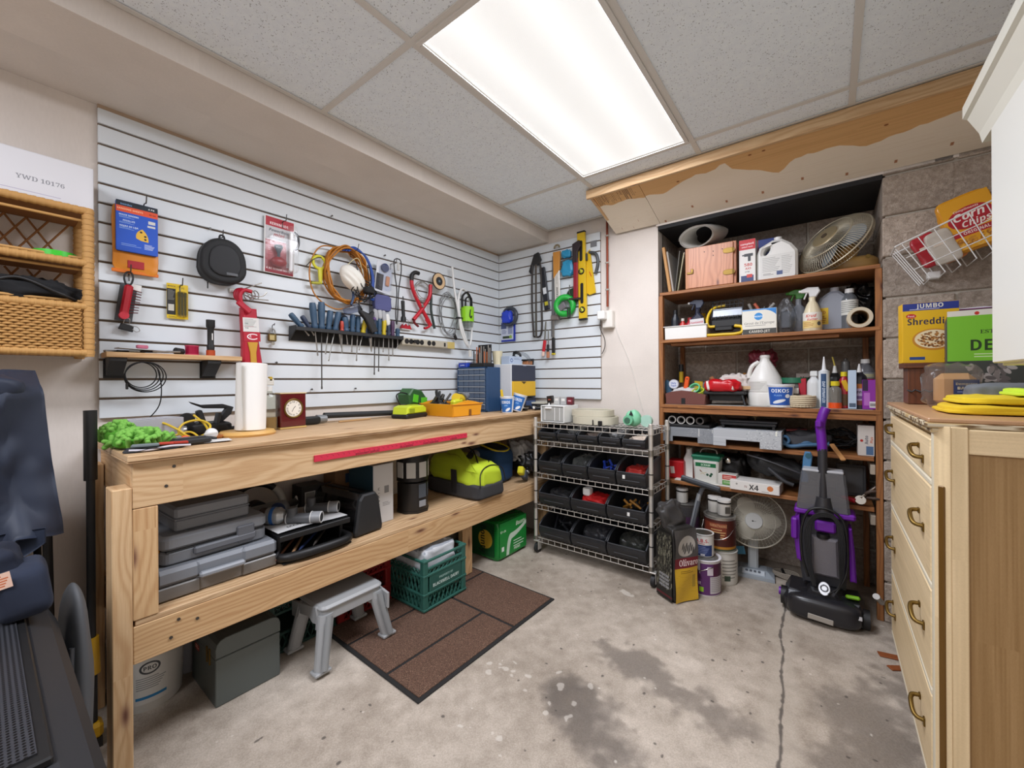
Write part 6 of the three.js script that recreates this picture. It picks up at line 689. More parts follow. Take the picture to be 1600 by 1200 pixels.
{ // on top of the rack
  const y = RY[0] + .0052;
  const t = thing('white_drawer_unit', 'translucent white mini drawer unit on the wire rack', 'drawer unit', [.715, y, .2]); part(t, 'frame', M('#e6e7e4', .4), box(.19, .006, .2, [0, .113, 0], _, .002), box(.19, .006, .2, [0, .0035, 0], _, .002), box(.008, .11, .2, [-.091, .058, 0]), box(.008, .11, .2, [.091, .058, 0]), box(.18, .11, .006, [0, .058, -.097])); part(t, 'drawer', M('#cfd0cc', .3, 0, { transmission: .35 }), box(.168, .098, .19, [0, .058, .002], _, .004)); for (const x of [-.06, .02, .06]) part(t, 'front_rib', M('#eff0ee', .3), box(.004, .09, .004, [x, .058, .099])); part(t, 'pull_tab', M('#f2f2f0', .3), box(.05, .014, .014, [-.03, .1, .1], _, .003), cyl(.006, .004, .016, [-.05, .124, .06]));
  [['red and black carded drill bit box leaning on the white drawer unit', '#2a2422', -.09, -.25, 'Bits'], ['clear plastic hardware pack on the white drawer unit', '#b9b9b6', -.03, 0, ''], ['second clear plastic hardware pack on the white drawer unit', '#a9a9a8', .025, 0, ''], ['dark red hardware box at the right of the white drawer unit', '#5c1c24', .078, 0, 'PRO']].forEach(([l, c, x, rz, tx]) => { const o = thing('hardware_pack', l, 'pack', [.705 + x, y + .1165 + (rz ? .006 : .0005), .16]); part(o, 'pack', M(c, .4), box(.046, .055, .03, [0, .0285, 0], [0, 0, -rz * .6], .002)); if (tx) decal(o, 'print', .04, .026, [0, .03, .0156], [0, 0, -rz * .6], printMat(64, 40, x => { fill(x, tx === 'Bits' ? '#1c1816' : '#7a1c2c'); T(x, tx, 32, 20, 20, tx === 'Bits' ? '#d86a4a' : '#e8d8d8'); })); else part(o, 'card', M('#e4e2dc', .5), box(.03, .02, .032, [0, .035, 0])); });
  const band = (lab, x, z, dy, a, b, h) => { const o = thing('edging_roll', lab, 'roll', [x, y + dy, z]); part(o, 'band', M('#cfc9b4', .5), ext(oval(a, b, 40, .75), h, [0, h / 2, 0], [HALF, 0, 0], .001, [oval(a - .005, b - .005, 40, .75)]), ext(oval(a - .012, b - .012, 40, .75), h * .96, [0, h / 2, 0], [HALF, 0, 0], .001, [oval(a - .016, b - .016, 40, .75)])); };
  band('cream edging strip rolled flat, lower of the two', .98, .17, 0, .15, .12, .05); band('cream edging strip rolled flat, upper of the two', .96, .17, .051, .14, .11, .042);
  const k = thing('black_binder_clips', 'pair of black clips beside the cream rolls', 'clips', [1.06, y, .31]); part(k, 'clip', BLACK, box(.006, .035, .01, [-.03, .018, 0])); part(k, 'clip', BLACK, box(.024, .03, .02, [.02, .016, 0], _, .003));
  const r = thing('respirator_mask', 'mint green half-face respirator on the rack corner', 'respirator', [1.285, y, .2]); const mg = M('#7fc49c', .5); part(r, 'face_piece', mg, soft(.09, .105, .08, [-.02, .053, .02], [0, 0, .2], { n: 30, e: .9, amp: .01, f: 20 })); part(r, 'filter_cup', M('#6cb48c', .5), cyl(.034, .03, .03, [-.035, .042, .065], [HALF - .1, .2, 0], 26)); part(r, 'filter_centre', M('#35604a', .6), cyl(.018, .018, .006, [-.037, .042, .082], [HALF - .1, .2, 0], 20)); part(r, 'cartridge', M('#a9cdbc', .5), cyl(.036, .036, .03, [.055, .037, .0], [HALF, 0, 0], 26)); part(r, 'valve', BLK2, ext([[0, .03], [.014, 0], [-.014, 0]], .006, [-.02, .072, .062]));
  solo('white_tub', 'small white tub next to the respirator on the rack', 'tub', WHITEP, [cyl(.03, .032, .032, [0, .016, 0]), cyl(.034, .034, .006, [0, .035, 0])], [1.2, y, .14]);
}
// ---------------------------------------------------------------- on the alcove shelves
const SF = (lv, name, label, cat, x, z = -.12, ry = 0, group) => thing(name, label, cat, [x, SH[lv] + .0006, z], ry, group);
const bottle = (o, prof, m, capR, capH, capY, cm) => { part(o, 'bottle', m, lathe(prof)); part(o, 'cap', cm, cyl(capR, capR * .95, capH, [0, capY + capH / 2, 0], _, 20)); };
const shoulders = (r, h, n = .3, nr = .4) => [[0, 0], [r * .94, 0], [r, r * .08], [r, h * (1 - n)], [r * .9, h * (1 - n * .6)], [r * nr, h * .97], [r * nr, h], [0, h]];
function trigger(o, y, m, nose) { part(o, 'trigger_head', m, ext([[-.05, .028], [-.05, .044], [-.02, .056], [.028, .052], [.036, .03], [.018, .0], [-.012, .0], [-.016, .024]], .022, [0, y, 0], _, .004), box(.007, .04, .012, [-.03, y + .01, 0], [0, 0, -.35], .002)); part(o, 'nozzle', nose, cyl(.008, .007, .012, [-.055, y + .037, 0], [0, 0, HALF], 12)); }
// flat-sided jug with loop handle
function jug(o, w, h, d, m, capM, grip = true) { const s = new THREE.Shape([[-w / 2, 0], [w / 2, 0], [w / 2, h * .68], [w * .36, h * .86], [w * .14, h], [-w * .1, h], [-w * .42, h * .86], [-w / 2, h * .68]].map(q => new THREE.Vector2(...q))); if (grip) { const p = new THREE.Path(); p.absellipse(-w * .24, h * .76, w * .07, h * .12, 0, 6.283, false, -.5); s.holes.push(p); } part(o, 'jug', m, ext(s, d, [0, 0, 0], _, Math.min(.014, d * .2))); part(o, 'cap', capM, cyl(.02, .02, .022, [w * .02, h + .012, 0])); }
// top shelf
{ const t = SF(0, 'picture_frame', 'pale wooden frame leaning at the left of the top shelf', 'frame', 1.4, -.13, 0); part(t, 'stile', M('#b5854e', .6), box(.018, .3, .03, [.0, .15, .1], [0, 0, .14])); part(t, 'panel', M('#a9a49c', .6), box(.012, .27, .24, [.014, .14, -.03], [0, 0, .14]));
  const g = SF(0, 'glass_sheets', 'leaning sheets of glass and acrylic beside the carved box', 'sheets', 1.485, -.14); part(g, 'clear_sheet', clear('#dfe4e4'), box(.004, .25, .2, [0, .126, 0], [0, 0, -.18])); part(g, 'grey_sheet', M('#74726c', .4), box(.004, .27, .2, [-.03, .136, -.02], [0, 0, -.12])); part(g, 'cream_edge', M('#c4b890', .6), box(.008, .26, .18, [-.014, .131, -.03], [0, 0, -.16]));
  const b = SF(0, 'wooden_box', 'reddish wooden cupboard box with ornate brass hinges', 'box', 1.655, -.12, .04); part(b, 'body', woodMat([206, 142, 104], [150, 88, 56], 3, 31, .45), plank(.285, .26, .18, [0, .131, 0], _, 'y')); part(b, 'door', woodMat([214, 152, 114], [164, 100, 66], 4, 33, .4), plank(.25, .252, .014, [.002, .131, .096], _, 'y')); part(b, 'side_stile', M('#b87c52', .5), box(.022, .255, .016, [-.13, .131, .095])); for (const y of [.075, .205]) part(b, 'hinge', BRASS, ext(oval(.032, .016, 24, .7), .004, [.105, y, .105]), cyl(.004, .004, .03, [.128, y, .106])); part(b, 'latch', BRASS, box(.036, .012, .006, [-.112, .1, .107]), box(.014, .024, .006, [-.1, .112, .109])); for (const [x, y] of [[-.03, .22], [.02, .215], [.07, .22], [.02, .19]]) part(b, 'nail', BLACK, cyl(.003, .003, .003, [x, y, .1035], [HALF, 0, 0], 8));
  const r = thing('rolled_sheet', 'grey plastic sheet rolled up on top of the wooden box', 'roll', [1.6, SH[0] + .362, -.14]); part(r, 'roll', M('#dcd9d2', .5), (() => { const g = sheet(70, 2, (u, v) => { const a = u * 6.283 * 2.3 + 1.2, q = .082 + .012 * u; return [Math.cos(a) * q * 1.15, Math.sin(a) * q * .72, (v - .5) * .3]; }, .004); return tf(g, [0, .0, 0], [.3, -.1, .1]); })());
  const c = SF(0, 'red_carton', 'narrow red and white carton with spray gun picture', 'carton', 1.855, -.11); part(c, 'carton', M('#d8d6d2', .5), box(.085, .26, .1, [0, .1305, 0])); decal(c, 'print', .084, .258, [0, .1305, .0505], [0, 0, 0], printMat(128, 400, x => { fill(x, '#e2e0dc'); fill(x, '#c41c24', 0, 0, 128, 92); T(x, 'campbell', 64, 40, 24, '#f2e8e8', 'sans-serif', 'bold', 'center', 110); T(x, 'SPRAY GUN', 64, 68, 16, '#f2d8d8'); x.fillStyle = '#33363a'; x.fillRect(40, 130, 70, 26); x.fillRect(70, 150, 22, 50); x.fillRect(24, 136, 24, 12); T(x, '580', 72, 232, 40, '#b8342c'); T(x, 'AXS', 72, 266, 26, '#b8342c'); T(x, 'CFM', 64, 296, 18, '#555'); x.fillStyle = '#2c3c6c'; x.fillRect(14, 330, 100, 56); x.fillStyle = '#c83c34'; x.fillRect(60, 320, 44, 30); }));
  const k = SF(0, 'blue_carton', 'blue carton standing behind the red one', 'carton', 1.93, -.27); part(k, 'carton', M('#28408c', .5), box(.16, .29, .1, [0, .1455, 0])); part(k, 'red_band', M('#a82428', .5), box(.05, .29, .102, [-.06, .1455, 0]));
  const j = SF(0, 'white_jug', 'large white plastic jug with printed label on the top shelf', 'jug', 2.0, -.13); jug(j, .2, .235, .11, M('#e6e6e2', .4), M('#f0f0ee', .4)); decal(j, 'label', .17, .13, [.004, .085, .0556], [0, 0, 0], printMat(200, 150, x => { fill(x, '#dcdcd8'); lines(x, '#9a9a98', 14, 18, 100, 9, 11, 3); lines(x, '#a4a4a2', 124, 18, 60, 11, 11, 3); fill(x, '#4a5a86', 96, 112, 34, 26); lines(x, '#777', 18, 122, 60, 2, 8, 3); }));
  const f = SF(0, 'desk_fan', 'large old beige fan lying tilted at the right of the top shelf', 'fan', 2.28, -.2, 0); const hd = new THREE.Group(); hd.name = 'fan_head'; hd.position.set(-.02, .172, .05); hd.quaternion.setFromUnitVectors(new THREE.Vector3(0, 0, 1), new THREE.Vector3(-.56, .58, .59).normalize()); hd.scale.setScalar(1.08); f.add(hd);
  const ring = (R, z, r = .0028) => tor(R, r, [0, 0, z], [0, 0, 0], 6.283, 6, 56), cage = []; for (let i = 0; i < 90; i++) { const a = i / 90 * 6.283, c0 = Math.cos(a), s0 = Math.sin(a); cage.push(tube([[c0 * .06, s0 * .06, .062], [c0 * .12, s0 * .12, .05], [c0 * .172, s0 * .172, .014], [c0 * .175, s0 * .175, -.02], [c0 * .12, s0 * .12, -.055]], .0012, 10, 4)); } part(hd, 'cage', M('#c9c0a8', .35, .5), ring(.176, .0, .004), ring(.12, .05), ring(.062, .062), ring(.12, -.055), ...cage); part(hd, 'badge', M('#b9a884', .35, .5), cyl(.062, .058, .008, [0, 0, .064], [HALF, 0, 0], 36)); part(hd, 'badge_centre', M('#55483a', .5), cyl(.014, .014, .004, [0, 0, .07], [HALF, 0, 0], 20)); for (let k = 0; k < 4; k++) part(hd, 'blade', M('#a8b0b4', .2, 0, { transmission: .3 }), tf(ext(oval(.07, .05, 24), .004, [.085, 0, 0], [.35, 0, 0]), [0, 0, 0], [0, 0, k * HALF])); part(hd, 'motor', M('#a8854e', .5), lathe([[0, -.12], [.03, -.12], [.055, -.1], [.06, -.03], [0, -.03]], [0, 0, 0], [HALF, 0, 0])); part(f, 'base', M('#b28c50', .45), soft(.21, .1, .19, [.07, .05, -.04], _, { n: 30, e: .7, amp: .001 })); part(f, 'knob', BRASS, cyl(.01, .01, .01, [.12, .07, .09], [HALF, 0, 0], 14)); }
// second shelf
{ const b = SF(1, 'white_bin_box', 'open white plastic tray on the second shelf', 'tray', 1.515, -.09); const w = M('#e9e8e4', .4); part(b, 'tray', w, box(.24, .004, .15, [0, .003, 0]), box(.25, .08, .004, [0, .041, .078], [.06, 0, 0]), box(.25, .08, .004, [0, .041, -.078], [-.06, 0, 0]), box(.004, .08, .155, [-.124, .041, 0], [0, 0, .04]), box(.004, .08, .155, [.124, .041, 0], [0, 0, -.04]), box(.268, .005, .012, [0, .082, .083]), box(.268, .005, .012, [0, .082, -.083]));
  const B = (n, l, x, z, col, r, h, cc, lab) => { const o = SF(1, n, l, 'bottle', x, z); o.position.y += .006; bottle(o, shoulders(r, h, .3, .45), M(col, .4), r * .5, h * .14, h, M(cc, .4)); if (lab) wrap(o, 'label', r + .0008, h * .4, h * .4, -1.2, 1.2, lab); };
  B('dark_bottle', 'tall dark bottle at the far left of the second shelf', 1.43, -.1, '#20242c', .026, .17, '#16181c'); B('small_red_bottle', 'small red bottle with white cap on the second shelf', 1.475, -.11, '#c02c24', .022, .12, '#d0ccc0'); B('red_can', 'red sticker-covered bottle beside the small red one', 1.52, -.11, '#a31c28', .03, .12, '#8d1a20', printMat(96, 64, x => { fill(x, '#b3202c'); T(x, 'Red', 48, 32, 28, '#e8c0c0'); })); B('yellow_bottle', 'yellow bottle behind the navy spray bottle', 1.58, -.2, '#d8a81c', .03, .15, '#c99a14');
  const s = SF(1, 'navy_spray_bottle', 'navy trigger spray bottle with red and white label', 'spray bottle', 1.572, -.1); part(s, 'bottle', M('#2a2e40', .4), ext([[-.045, 0], [.042, 0], [.042, .1], [.03, .135], [.01, .16], [.012, .19], [-.012, .19], [-.014, .15], [-.045, .12]], .05, _, _, .01)); trigger(s, .19, M('#333b50', .4), WHITEP); decal(s, 'label', .084, .05, [-.002, .095, .0258], [0, 0, .05], printMat(128, 76, x => { fill(x, '#d8d4d4'); T(x, 'Fantastik', 62, 34, 26, '#b81c2c', 'sans-serif', 'italic bold', 'center', 116); fill(x, '#b81c2c', 8, 54, 110, 8); }));
  s.position.y += .008;
  const h = SF(1, 'work_light', 'black work light with yellow tubular stand', 'work light', 1.73, -.11); const yt = M('#d6b21c', .4); part(h, 'stand', yt, tube([[.0, .012, .085], [-.06, .012, .085], [-.1, .014, .08]], .0095, 20, 8), tube([[.0, .012, .085], [.07, .012, .085], [.1, .022, .08], [.1, .05, .075], [.06, .062, .07]], .0095, 40, 8), tube([[-.05, .066, .06], [-.085, .07, .06], [-.095, .1, .055], [-.085, .16, .03], [-.06, .19, .01], [.0, .2, .0]], .0085, 50, 8)); part(h, 'lamp_body', BLACK, box(.18, .06, .1, [.01, .085, 0], _, .012), box(.1, .03, .05, [.0, .05, .05], _, .006)); part(h, 'reflector', M('#6c7076', .3, .4), box(.17, .06, .08, [.015, .14, .0], [-.3, 0, 0], .006)); const gw = []; for (let i = 0; i < 8; i++) gw.push(rod([-.07 + i * .024, .112, .05], [-.07 + i * .024, .225, .01], .0018, 5)); for (const q of [.17, .2, .225]) gw.push(rod([-.075, q, .055 - (q - .11) * .36], [.1, q, .055 - (q - .11) * .36], .0018, 5)); part(h, 'guard', M('#3a3c40', .4, .6), ...gw);
  const p = SF(1, 'pump_carton', 'open white and blue carton stuffed with tools', 'carton', 1.918, -.1); part(p, 'carton', M('#d9d8cf', .55), box(.17, .004, .15, [0, .003, 0]), box(.17, .145, .003, [0, .074, .075]), box(.17, .145, .003, [0, .074, -.075]), box(.003, .145, .15, [-.085, .074, 0]), box(.003, .145, .15, [.085, .074, 0])); decal(p, 'print', .168, .143, [0, .074, .0772], [0, 0, 0], printMat(256, 220, x => { fill(x, '#e0ddd2'); x.fillStyle = '#2a7cc4'; x.beginPath(); x.moveTo(120, 0); x.quadraticCurveTo(220, 10, 256, 60); x.lineTo(256, 0); x.fill(); fill(x, '#3a8ad0', 0, 0, 256, 10); x.fillStyle = '#2a86cc'; x.beginPath(); x.arc(124, 66, 32, 0, 7); x.fill(); T(x, 'PRONTO', 124, 66, 18, '#e8f0f8'); T(x, 'Grout de l\'Europe', 128, 124, 28, '#4a4a48', 'serif', 'normal', 'center', 230); lines(x, '#777', 20, 144, 210, 1, 6, 4); fill(x, '#3c3c38', 0, 176, 256, 44); T(x, 'CAMBO-JET', 130, 198, 30, '#d0ccc0', 'sans-serif', 'bold', 'center', 200); })); for (let i = 0; i < 7; i++) part(p, 'tool', M(['#4a3a30', '#8d8a84', '#2c2c2e', '#b0563c'][i % 4], .5), rod([rnd(-.06, .06), .06, rnd(-.05, .05)], [rnd(-.07, .07), .16 + rnd(0, .04), rnd(-.05, .03)], .009));
  const q = SF(1, 'bagged_adapter', 'clear plastic bag holding a dark adapter', 'plastic bag', 2.045, -.07); part(q, 'bag', clear('#dde0e4', 0, .2), soft(.09, .19, .07, [0, .1, 0], _, { n: 32, e: .6, amp: .025, f: 26, fn: (x, y, z) => [x * (1 - .4 * clamp((y - .02) / .08)), y, z] })); part(q, 'adapter', M('#53565c', .4), box(.045, .1, .03, [0, .075, 0], _, .006));
  const c1 = SF(1, 'green_spray_bottle', 'translucent spray bottle with green trigger', 'spray bottle', 2.1, -.16); part(c1, 'bottle', M('#a9adb4', .2, 0, { transmission: .5 }), lathe([[0, 0], [.042, 0], [.044, .005], [.044, .11], [.03, .15], [.016, .165], [.016, .2], [0, .2]])); part(c1, 'liquid', M('#6a5468', .3), cyl(.04, .041, .03, [0, .018, 0])); trigger(c1, .2, M('#3f8c2c', .4), M('#3f8c2c', .4));
  const c2 = SF(1, 'white_spray_bottle', 'white and cream trigger spray bottle with red lettering', 'spray bottle', 2.165, -.08); part(c2, 'bottle', M('#e0d4b4', .35), lathe([[0, 0], [.042, 0], [.044, .005], [.042, .1], [.026, .15], [.015, .17], [.016, .19], [0, .19]])); trigger(c2, .19, M('#dcdcda', .4), WHITEP); wrap(c2, 'label', .0445, .085, .06, -1.3, 1.3, printMat(160, 110, x => { fill(x, '#e2c884'); fill(x, '#e8e4da', 0, 0, 160, 56); T(x, 'Krud', 70, 24, 30, '#c43a2c', 'sans-serif', 'italic bold'); T(x, 'Kutter', 80, 50, 22, '#c43a2c', 'sans-serif', 'italic bold'); x.fillStyle = '#4a4a48'; x.beginPath(); x.arc(126, 80, 14, 0, 7); x.fill(); lines(x, '#b07a30', 20, 70, 70, 3, 11, 4); }));
  const j = SF(1, 'clear_jug', 'translucent jug with yellow label and loop handle', 'jug', 2.26, -.17); jug(j, .15, .22, .1, M('#b4bac6', .25, 0, { transmission: .4 }), M('#c4c8d0', .4)); decal(j, 'label', .05, .09, [-.05, .085, .0512], [0, 0, 0], printMat(64, 110, x => { fill(x, '#d8b41e'); T(x, 'HD', 32, 30, 26, '#9c5a10'); lines(x, '#8a5a10', 8, 56, 44, 4, 12, 5); }));
  const v = SF(1, 'vinegar_bottle', 'clear bottle with white label and cap', 'bottle', 2.325, -.13); bottle(v, shoulders(.036, .2, .2, .5), M('#8f949a', .15, 0, { transmission: .6 }), .02, .022, .2, M('#e8e8e6', .4)); wrap(v, 'label', .0368, .08, .12, -1.6, 1.6, printMat(128, 96, x => { fill(x, '#d0d0ca'); lines(x, '#777a74', 14, 14, 96, 6, 12, 4); }));
  const g = SF(1, 'garbage_bags', 'bunched shiny black garbage bags at the right of the second shelf', 'bags', 2.37, -.3); part(g, 'bags', M('#141416', .22), soft(.13, .26, .18, [.0, .13, 0], _, { n: 52, e: .6, amp: .06, f: 26, sd: 3 })); part(g, 'grey_bag', M('#4c4c50', .35), soft(.1, .24, .14, [-.09, .12, -.04], _, { n: 36, e: .6, amp: .05, f: 22, sd: 9 }));
  const r = SF(1, 'paper_roll', 'roll of cream masking paper lying end-on', 'roll', 2.362, -.105); part(r, 'roll', M('#cfc4ac', .7), lathe([[.036, -.09], [.052, -.09], [.052, .09], [.036, .09], [.036, -.09]], [0, .053, 0], [HALF, 0, 0], 40)); part(r, 'core', M('#7a5e3a', .8), lathe([[.033, -.088], [.0362, -.088], [.0362, .088], [.033, .088], [.033, -.088]], [0, .053, 0], [HALF, 0, 0], 36)); }
// third shelf
{ const Y = 2; solo('shelf_liner', 'grey paper liner on the third shelf', 'liner', M('#aaa69e', .8), box(1.02, .0008, .38, [0, .0004, 0], _, 0), [1.9, SH[2] + .0002, -.2]);
  const t = SF(Y, 'brown_tool_tray', 'dark red-brown plastic tool tray with arched end', 'tray', 1.512, -.1); t.position.y += .001; const m = M('#6a3c34', .5); part(t, 'tray', m, box(.23, .004, .17, [0, .003, 0]), ext([[-.115, 0], [.115, 0], [.122, .062], [.04, .082], [-.02, .088], [-.08, .08], [-.122, .066]], .005, [0, .001, .088]), ext([[-.115, 0], [.115, 0], [.122, .062], [.04, .082], [-.02, .088], [-.08, .08], [-.122, .066]], .005, [0, .001, -.088]), box(.005, .064, .17, [-.118, .033, 0]), box(.005, .064, .17, [.118, .033, 0])); part(t, 'notch', BLACK, box(.024, .036, .002, [-.01, .022, .0913]));
  const I = (n, l, c, x, y, z, f, rz = 0) => { const o = thing(n, l, c, [x, SH[2] + y, z]); o.rotation.z = rz; f(o); };
  I('orange_scraper', 'bright orange handled scraper standing in the brown tray', 'scraper', 1.488, .06, -.1, o => { part(o, 'handle', M('#e0561a', .4), ext(rrect(.028, .1, .012), .016, [0, .07, 0], _, .004)); part(o, 'hole', BLACK, cyl(.004, .004, .018, [.001, .105, 0], [HALF, 0, 0], 12)); part(o, 'blade', STEEL, box(.02, .05, .003, [0, .0, 0])); }, -.15);
  I('round_tape', 'round tin with blue printed lid in the brown tray', 'tin', 1.425, .13, -.08, o => { part(o, 'tin', M('#c9ccd4', .4), cyl(.03, .03, .02, [0, 0, 0], [HALF, 0, 0], 30)); part(o, 'lid_print', printMat(96, 96, x => { fill(x, '#d4d8e2'); T(x, 'Holy', 48, 36, 28, '#2a4aa0'); T(x, 'Tape', 48, 66, 28, '#2a4aa0'); }), tf(new THREE.CircleGeometry(.026, 30), [0, 0, .0105])); });
  I('blue_sponge_brush', 'steel blue paddle at the left of the brown tray', 'paddle', 1.39, .07, -.1, o => part(o, 'paddle', M('#3c5c74', .5), ext(oval(.022, .06, 24), .012, [0, .03, 0])), .2); I('dark_yellow_brush', 'black and yellow brush handle behind the round tin', 'brush', 1.425, .12, -.25, o => { part(o, 'yellow_handle', M('#c9a41e', .5), cyl(.014, .014, .08, [0, .06, 0])); part(o, 'black_end', BLACK, cyl(.017, .014, .05, [0, .12, 0])); part(o, 'stem', DSTEEL, cyl(.005, .005, .14, [0, -.05, 0])); });
  I('yellow_scraper', 'small yellow triangular scraper behind the green tape', 'scraper', 1.545, .115, -.2, o => { part(o, 'plate', M('#c9a41e', .5), ext([[-.03, -.05], [.035, -.05], [.03, .03], [-.02, .035]], .006)); part(o, 'stem', M('#c9a41e', .5), box(.02, .07, .006, [0, -.08, 0])); });
  I('mint_tape', 'mint green roll of tape lying in the brown tray', 'tape', 1.555, .1, -.08, o => part(o, 'roll', M('#5cbc84', .45), tf(lathe([[.028, -.012], [.036, -.012], [.036, .012], [.028, .012], [.028, -.012]], _, _, 36), [0, 0, 0], [1.0, 0, .2])), 0); I('lime_tape', 'lime green roll of tape lying in front of the mint one', 'tape', 1.582, .08, -.05, o => part(o, 'roll', M('#b4c43c', .45), tf(lathe([[.03, -.012], [.038, -.012], [.038, .012], [.03, .012], [.03, -.012]], _, _, 36), [0, 0, 0], [.5, 0, .1])), 0); I('white_rag', 'crumpled white rag and clips in the brown tray', 'rag', 1.49, .04, -.1, o => part(o, 'rag', M('#c9c6c4', .9), soft(.17, .08, .12, [0, .022, 0], _, { n: 30, amp: .03, f: 30 })));
  const k = SF(Y, 'black_stand', 'low black stand with splayed legs', 'stand', 1.73, -.13); k.position.y += .001; part(k, 'top', BLK2, box(.23, .02, .2, [0, .075, 0], _, .005)); for (const x of [-1, 1]) for (const z of [-1, 1]) part(k, 'leg', BLK2, rod([x * .095, .07, z * .085], [x * .115, .004, z * .105], .006)); part(k, 'drawer', BLACK, box(.18, .04, .16, [0, .046, -.02], _, .004));
  I('red_bag', 'shiny red and white snack bag lying on the black stand', 'bag', 1.72, .087, -.06, o => { part(o, 'bag', M('#c01420', .25), soft(.2, .07, .1, [0, .034, 0], _, { n: 36, e: .55, amp: .025, f: 24 })); for (const x of [-.075, .055]) part(o, 'white_stripe', M('#e6d8d0', .3), soft(.022, .066, .096, [x, .036, .004], [0, 0, .2], { n: 18, e: .5, amp: .012, flat: 0 })); });
  I('white_rag', 'crumpled white cloth piled behind the red bag', 'rag', 1.77, .087, -.15, o => part(o, 'cloth', M('#cfc6c0', .9), soft(.17, .1, .1, [0, .05, 0], _, { n: 34, amp: .04, f: 28, sd: 6 }))); I('spool_pile', 'small green and wooden spools piled left of the red bag', 'spools', 1.655, .087, -.13, o => { part(o, 'green_spool', M('#2c7a5c', .5), cyl(.014, .014, .04, [.02, .05, .02], [.4, 0, 1.1], 16)); part(o, 'wood_spool', M('#a8704a', .6), cyl(.012, .014, .04, [-.005, .07, 0], [.3, 0, .6], 16)); part(o, 'grey_heap', M('#6c6c74', .7), soft(.1, .06, .08, [-.01, .03, 0], _, { n: 18, amp: .02 })); });
  I('orange_clamp', 'orange curved clamp standing behind the white cloth', 'clamp', 1.83, .0, -.26, o => { part(o, 'bar', M('#b8761c', .5), box(.018, .2, .014, [-.02, .1, 0])); part(o, 'arm', M('#c07c20', .5), tube([[-.02, .18, 0], [.03, .15, 0], [.045, .09, 0], [.035, .03, 0]], .009, 30, 8)); }); solo('paint_stick', 'pale wooden paint stick lying beside the white jug', 'stick', M('#c9a87c', .7), box(.12, .02, .012), [1.83, SH[2] + .108, -.08]);
  const pb = SF(Y, 'pink_plastic_bag', 'crumpled pink plastic bag hanging at the back of the shelf', 'plastic bag', 1.9, -.33); part(pb, 'bag', M('#a8485c', .3, 0, { transmission: .25 }), soft(.17, .26, .16, [0, .21, 0], _, { n: 44, e: .7, amp: .06, f: 22, sd: 12, fn: (x, y, z) => [x * (.8 + 1.2 * y), y, z] }), cyl(.03, .04, .12, [0, .06, 0])); 
  const gj = SF(Y, 'gallon_jug', 'white gallon jug with moulded handle on the third shelf', 'jug', 1.935, -.13); gj.position.y += .001; part(gj, 'jug', M('#e0dfda', .4), lathe([[0, 0], [.084, 0], [.088, .006], [.088, .075], [.086, .08], [.088, .085], [.088, .15], [.08, .17], [.05, .23], [.026, .27], [.024, .3], [0, .3]], _, _, 36), tube([[-.03, .26, .02], [-.062, .235, .03], [-.078, .19, .03], [-.08, .165, .03]], .012, 24, 8)); part(gj, 'rim_ring', M('#ebebe8', .4), cyl(.027, .027, .012, [0, .29, 0])); wrap(gj, 'label', .0888, .06, .115, -1.1, .2, printMat(128, 80, x => { fill(x, '#d4d3ce'); lines(x, '#a09f9a', 10, 8, 110, 6, 11, 3); }));
  const oc = SF(Y, 'yogurt_tub', 'blue yogurt tub in front of the white gallon jug', 'tub', 2.02, -.045); oc.position.y += .001; part(oc, 'tub', M('#e4e6e8', .4), lathe([[0, 0], [.052, 0], [.063, .118], [.066, .12], [.066, .128], [0, .128]], _, _, 36)); part(oc, 'label', printMat(256, 200, q => { fill(q, '#2458b0'); T(q, 'OIKOS', 128, 40, 54, '#f0f2f6'); T(q, 'PLAIN', 110, 92, 24, '#8fb8ea'); q.fillStyle = '#e8eaee'; q.beginPath(); q.arc(196, 98, 22, 0, 7); q.fill(); q.beginPath(); q.ellipse(118, 158, 64, 18, -.3, 0, 7); q.fill(); }), tf(new THREE.CylinderGeometry(.0628, .0536, .1, 30, 1, true, -1.2, 2.4), [0, .062, 0]));
  const gr = SF(Y, 'green_lid_jar', 'glass jar with a wide green lid', 'jar', 2.075, -.17); gr.position.y += .001; part(gr, 'jar', M('#83827e', .15, 0, { transmission: .5 }), lathe([[0, 0], [.066, 0], [.07, .006], [.07, .125], [.064, .135], [0, .135]], _, _, 36)); part(gr, 'lid', M('#176044', .4), cyl(.078, .076, .03, [0, .15, 0], _, 40)); part(gr, 'label', WHITEP, box(.05, .03, .002, [0, .09, .0705]));
  const mb = SF(Y, 'stamped_carton', 'pale carton with dark stencilled lettering at the back', 'carton', 2.14, -.31, .1); mb.position.y += .001; part(mb, 'carton', M('#8d8078', .7), box(.13, .19, .11, [0, .096, 0])); decal(mb, 'print', .128, .07, [0, .15, .0556], [0, 0, 0], printMat(128, 70, x => { fill(x, '#9c8e86'); T(x, 'Made', 50, 22, 24, '#4a2c28'); T(x, 'Ultra', 52, 48, 24, '#4a2c28'); }));
  const rt = SF(Y, 'red_glue_tube', 'red squeeze tube leaning against the wicker basket', 'tube', 2.125, -.11); rt.position.y += .001; part(rt, 'tube', M('#a8142c', .35), ext([[-.022, .16], [.02, .16], [.014, .04], [-.012, .04]], .016, _, [0, 0, .06], .004)); part(rt, 'cap', WHITEP, cyl(.016, .01, .04, [0, .021, 0])); 
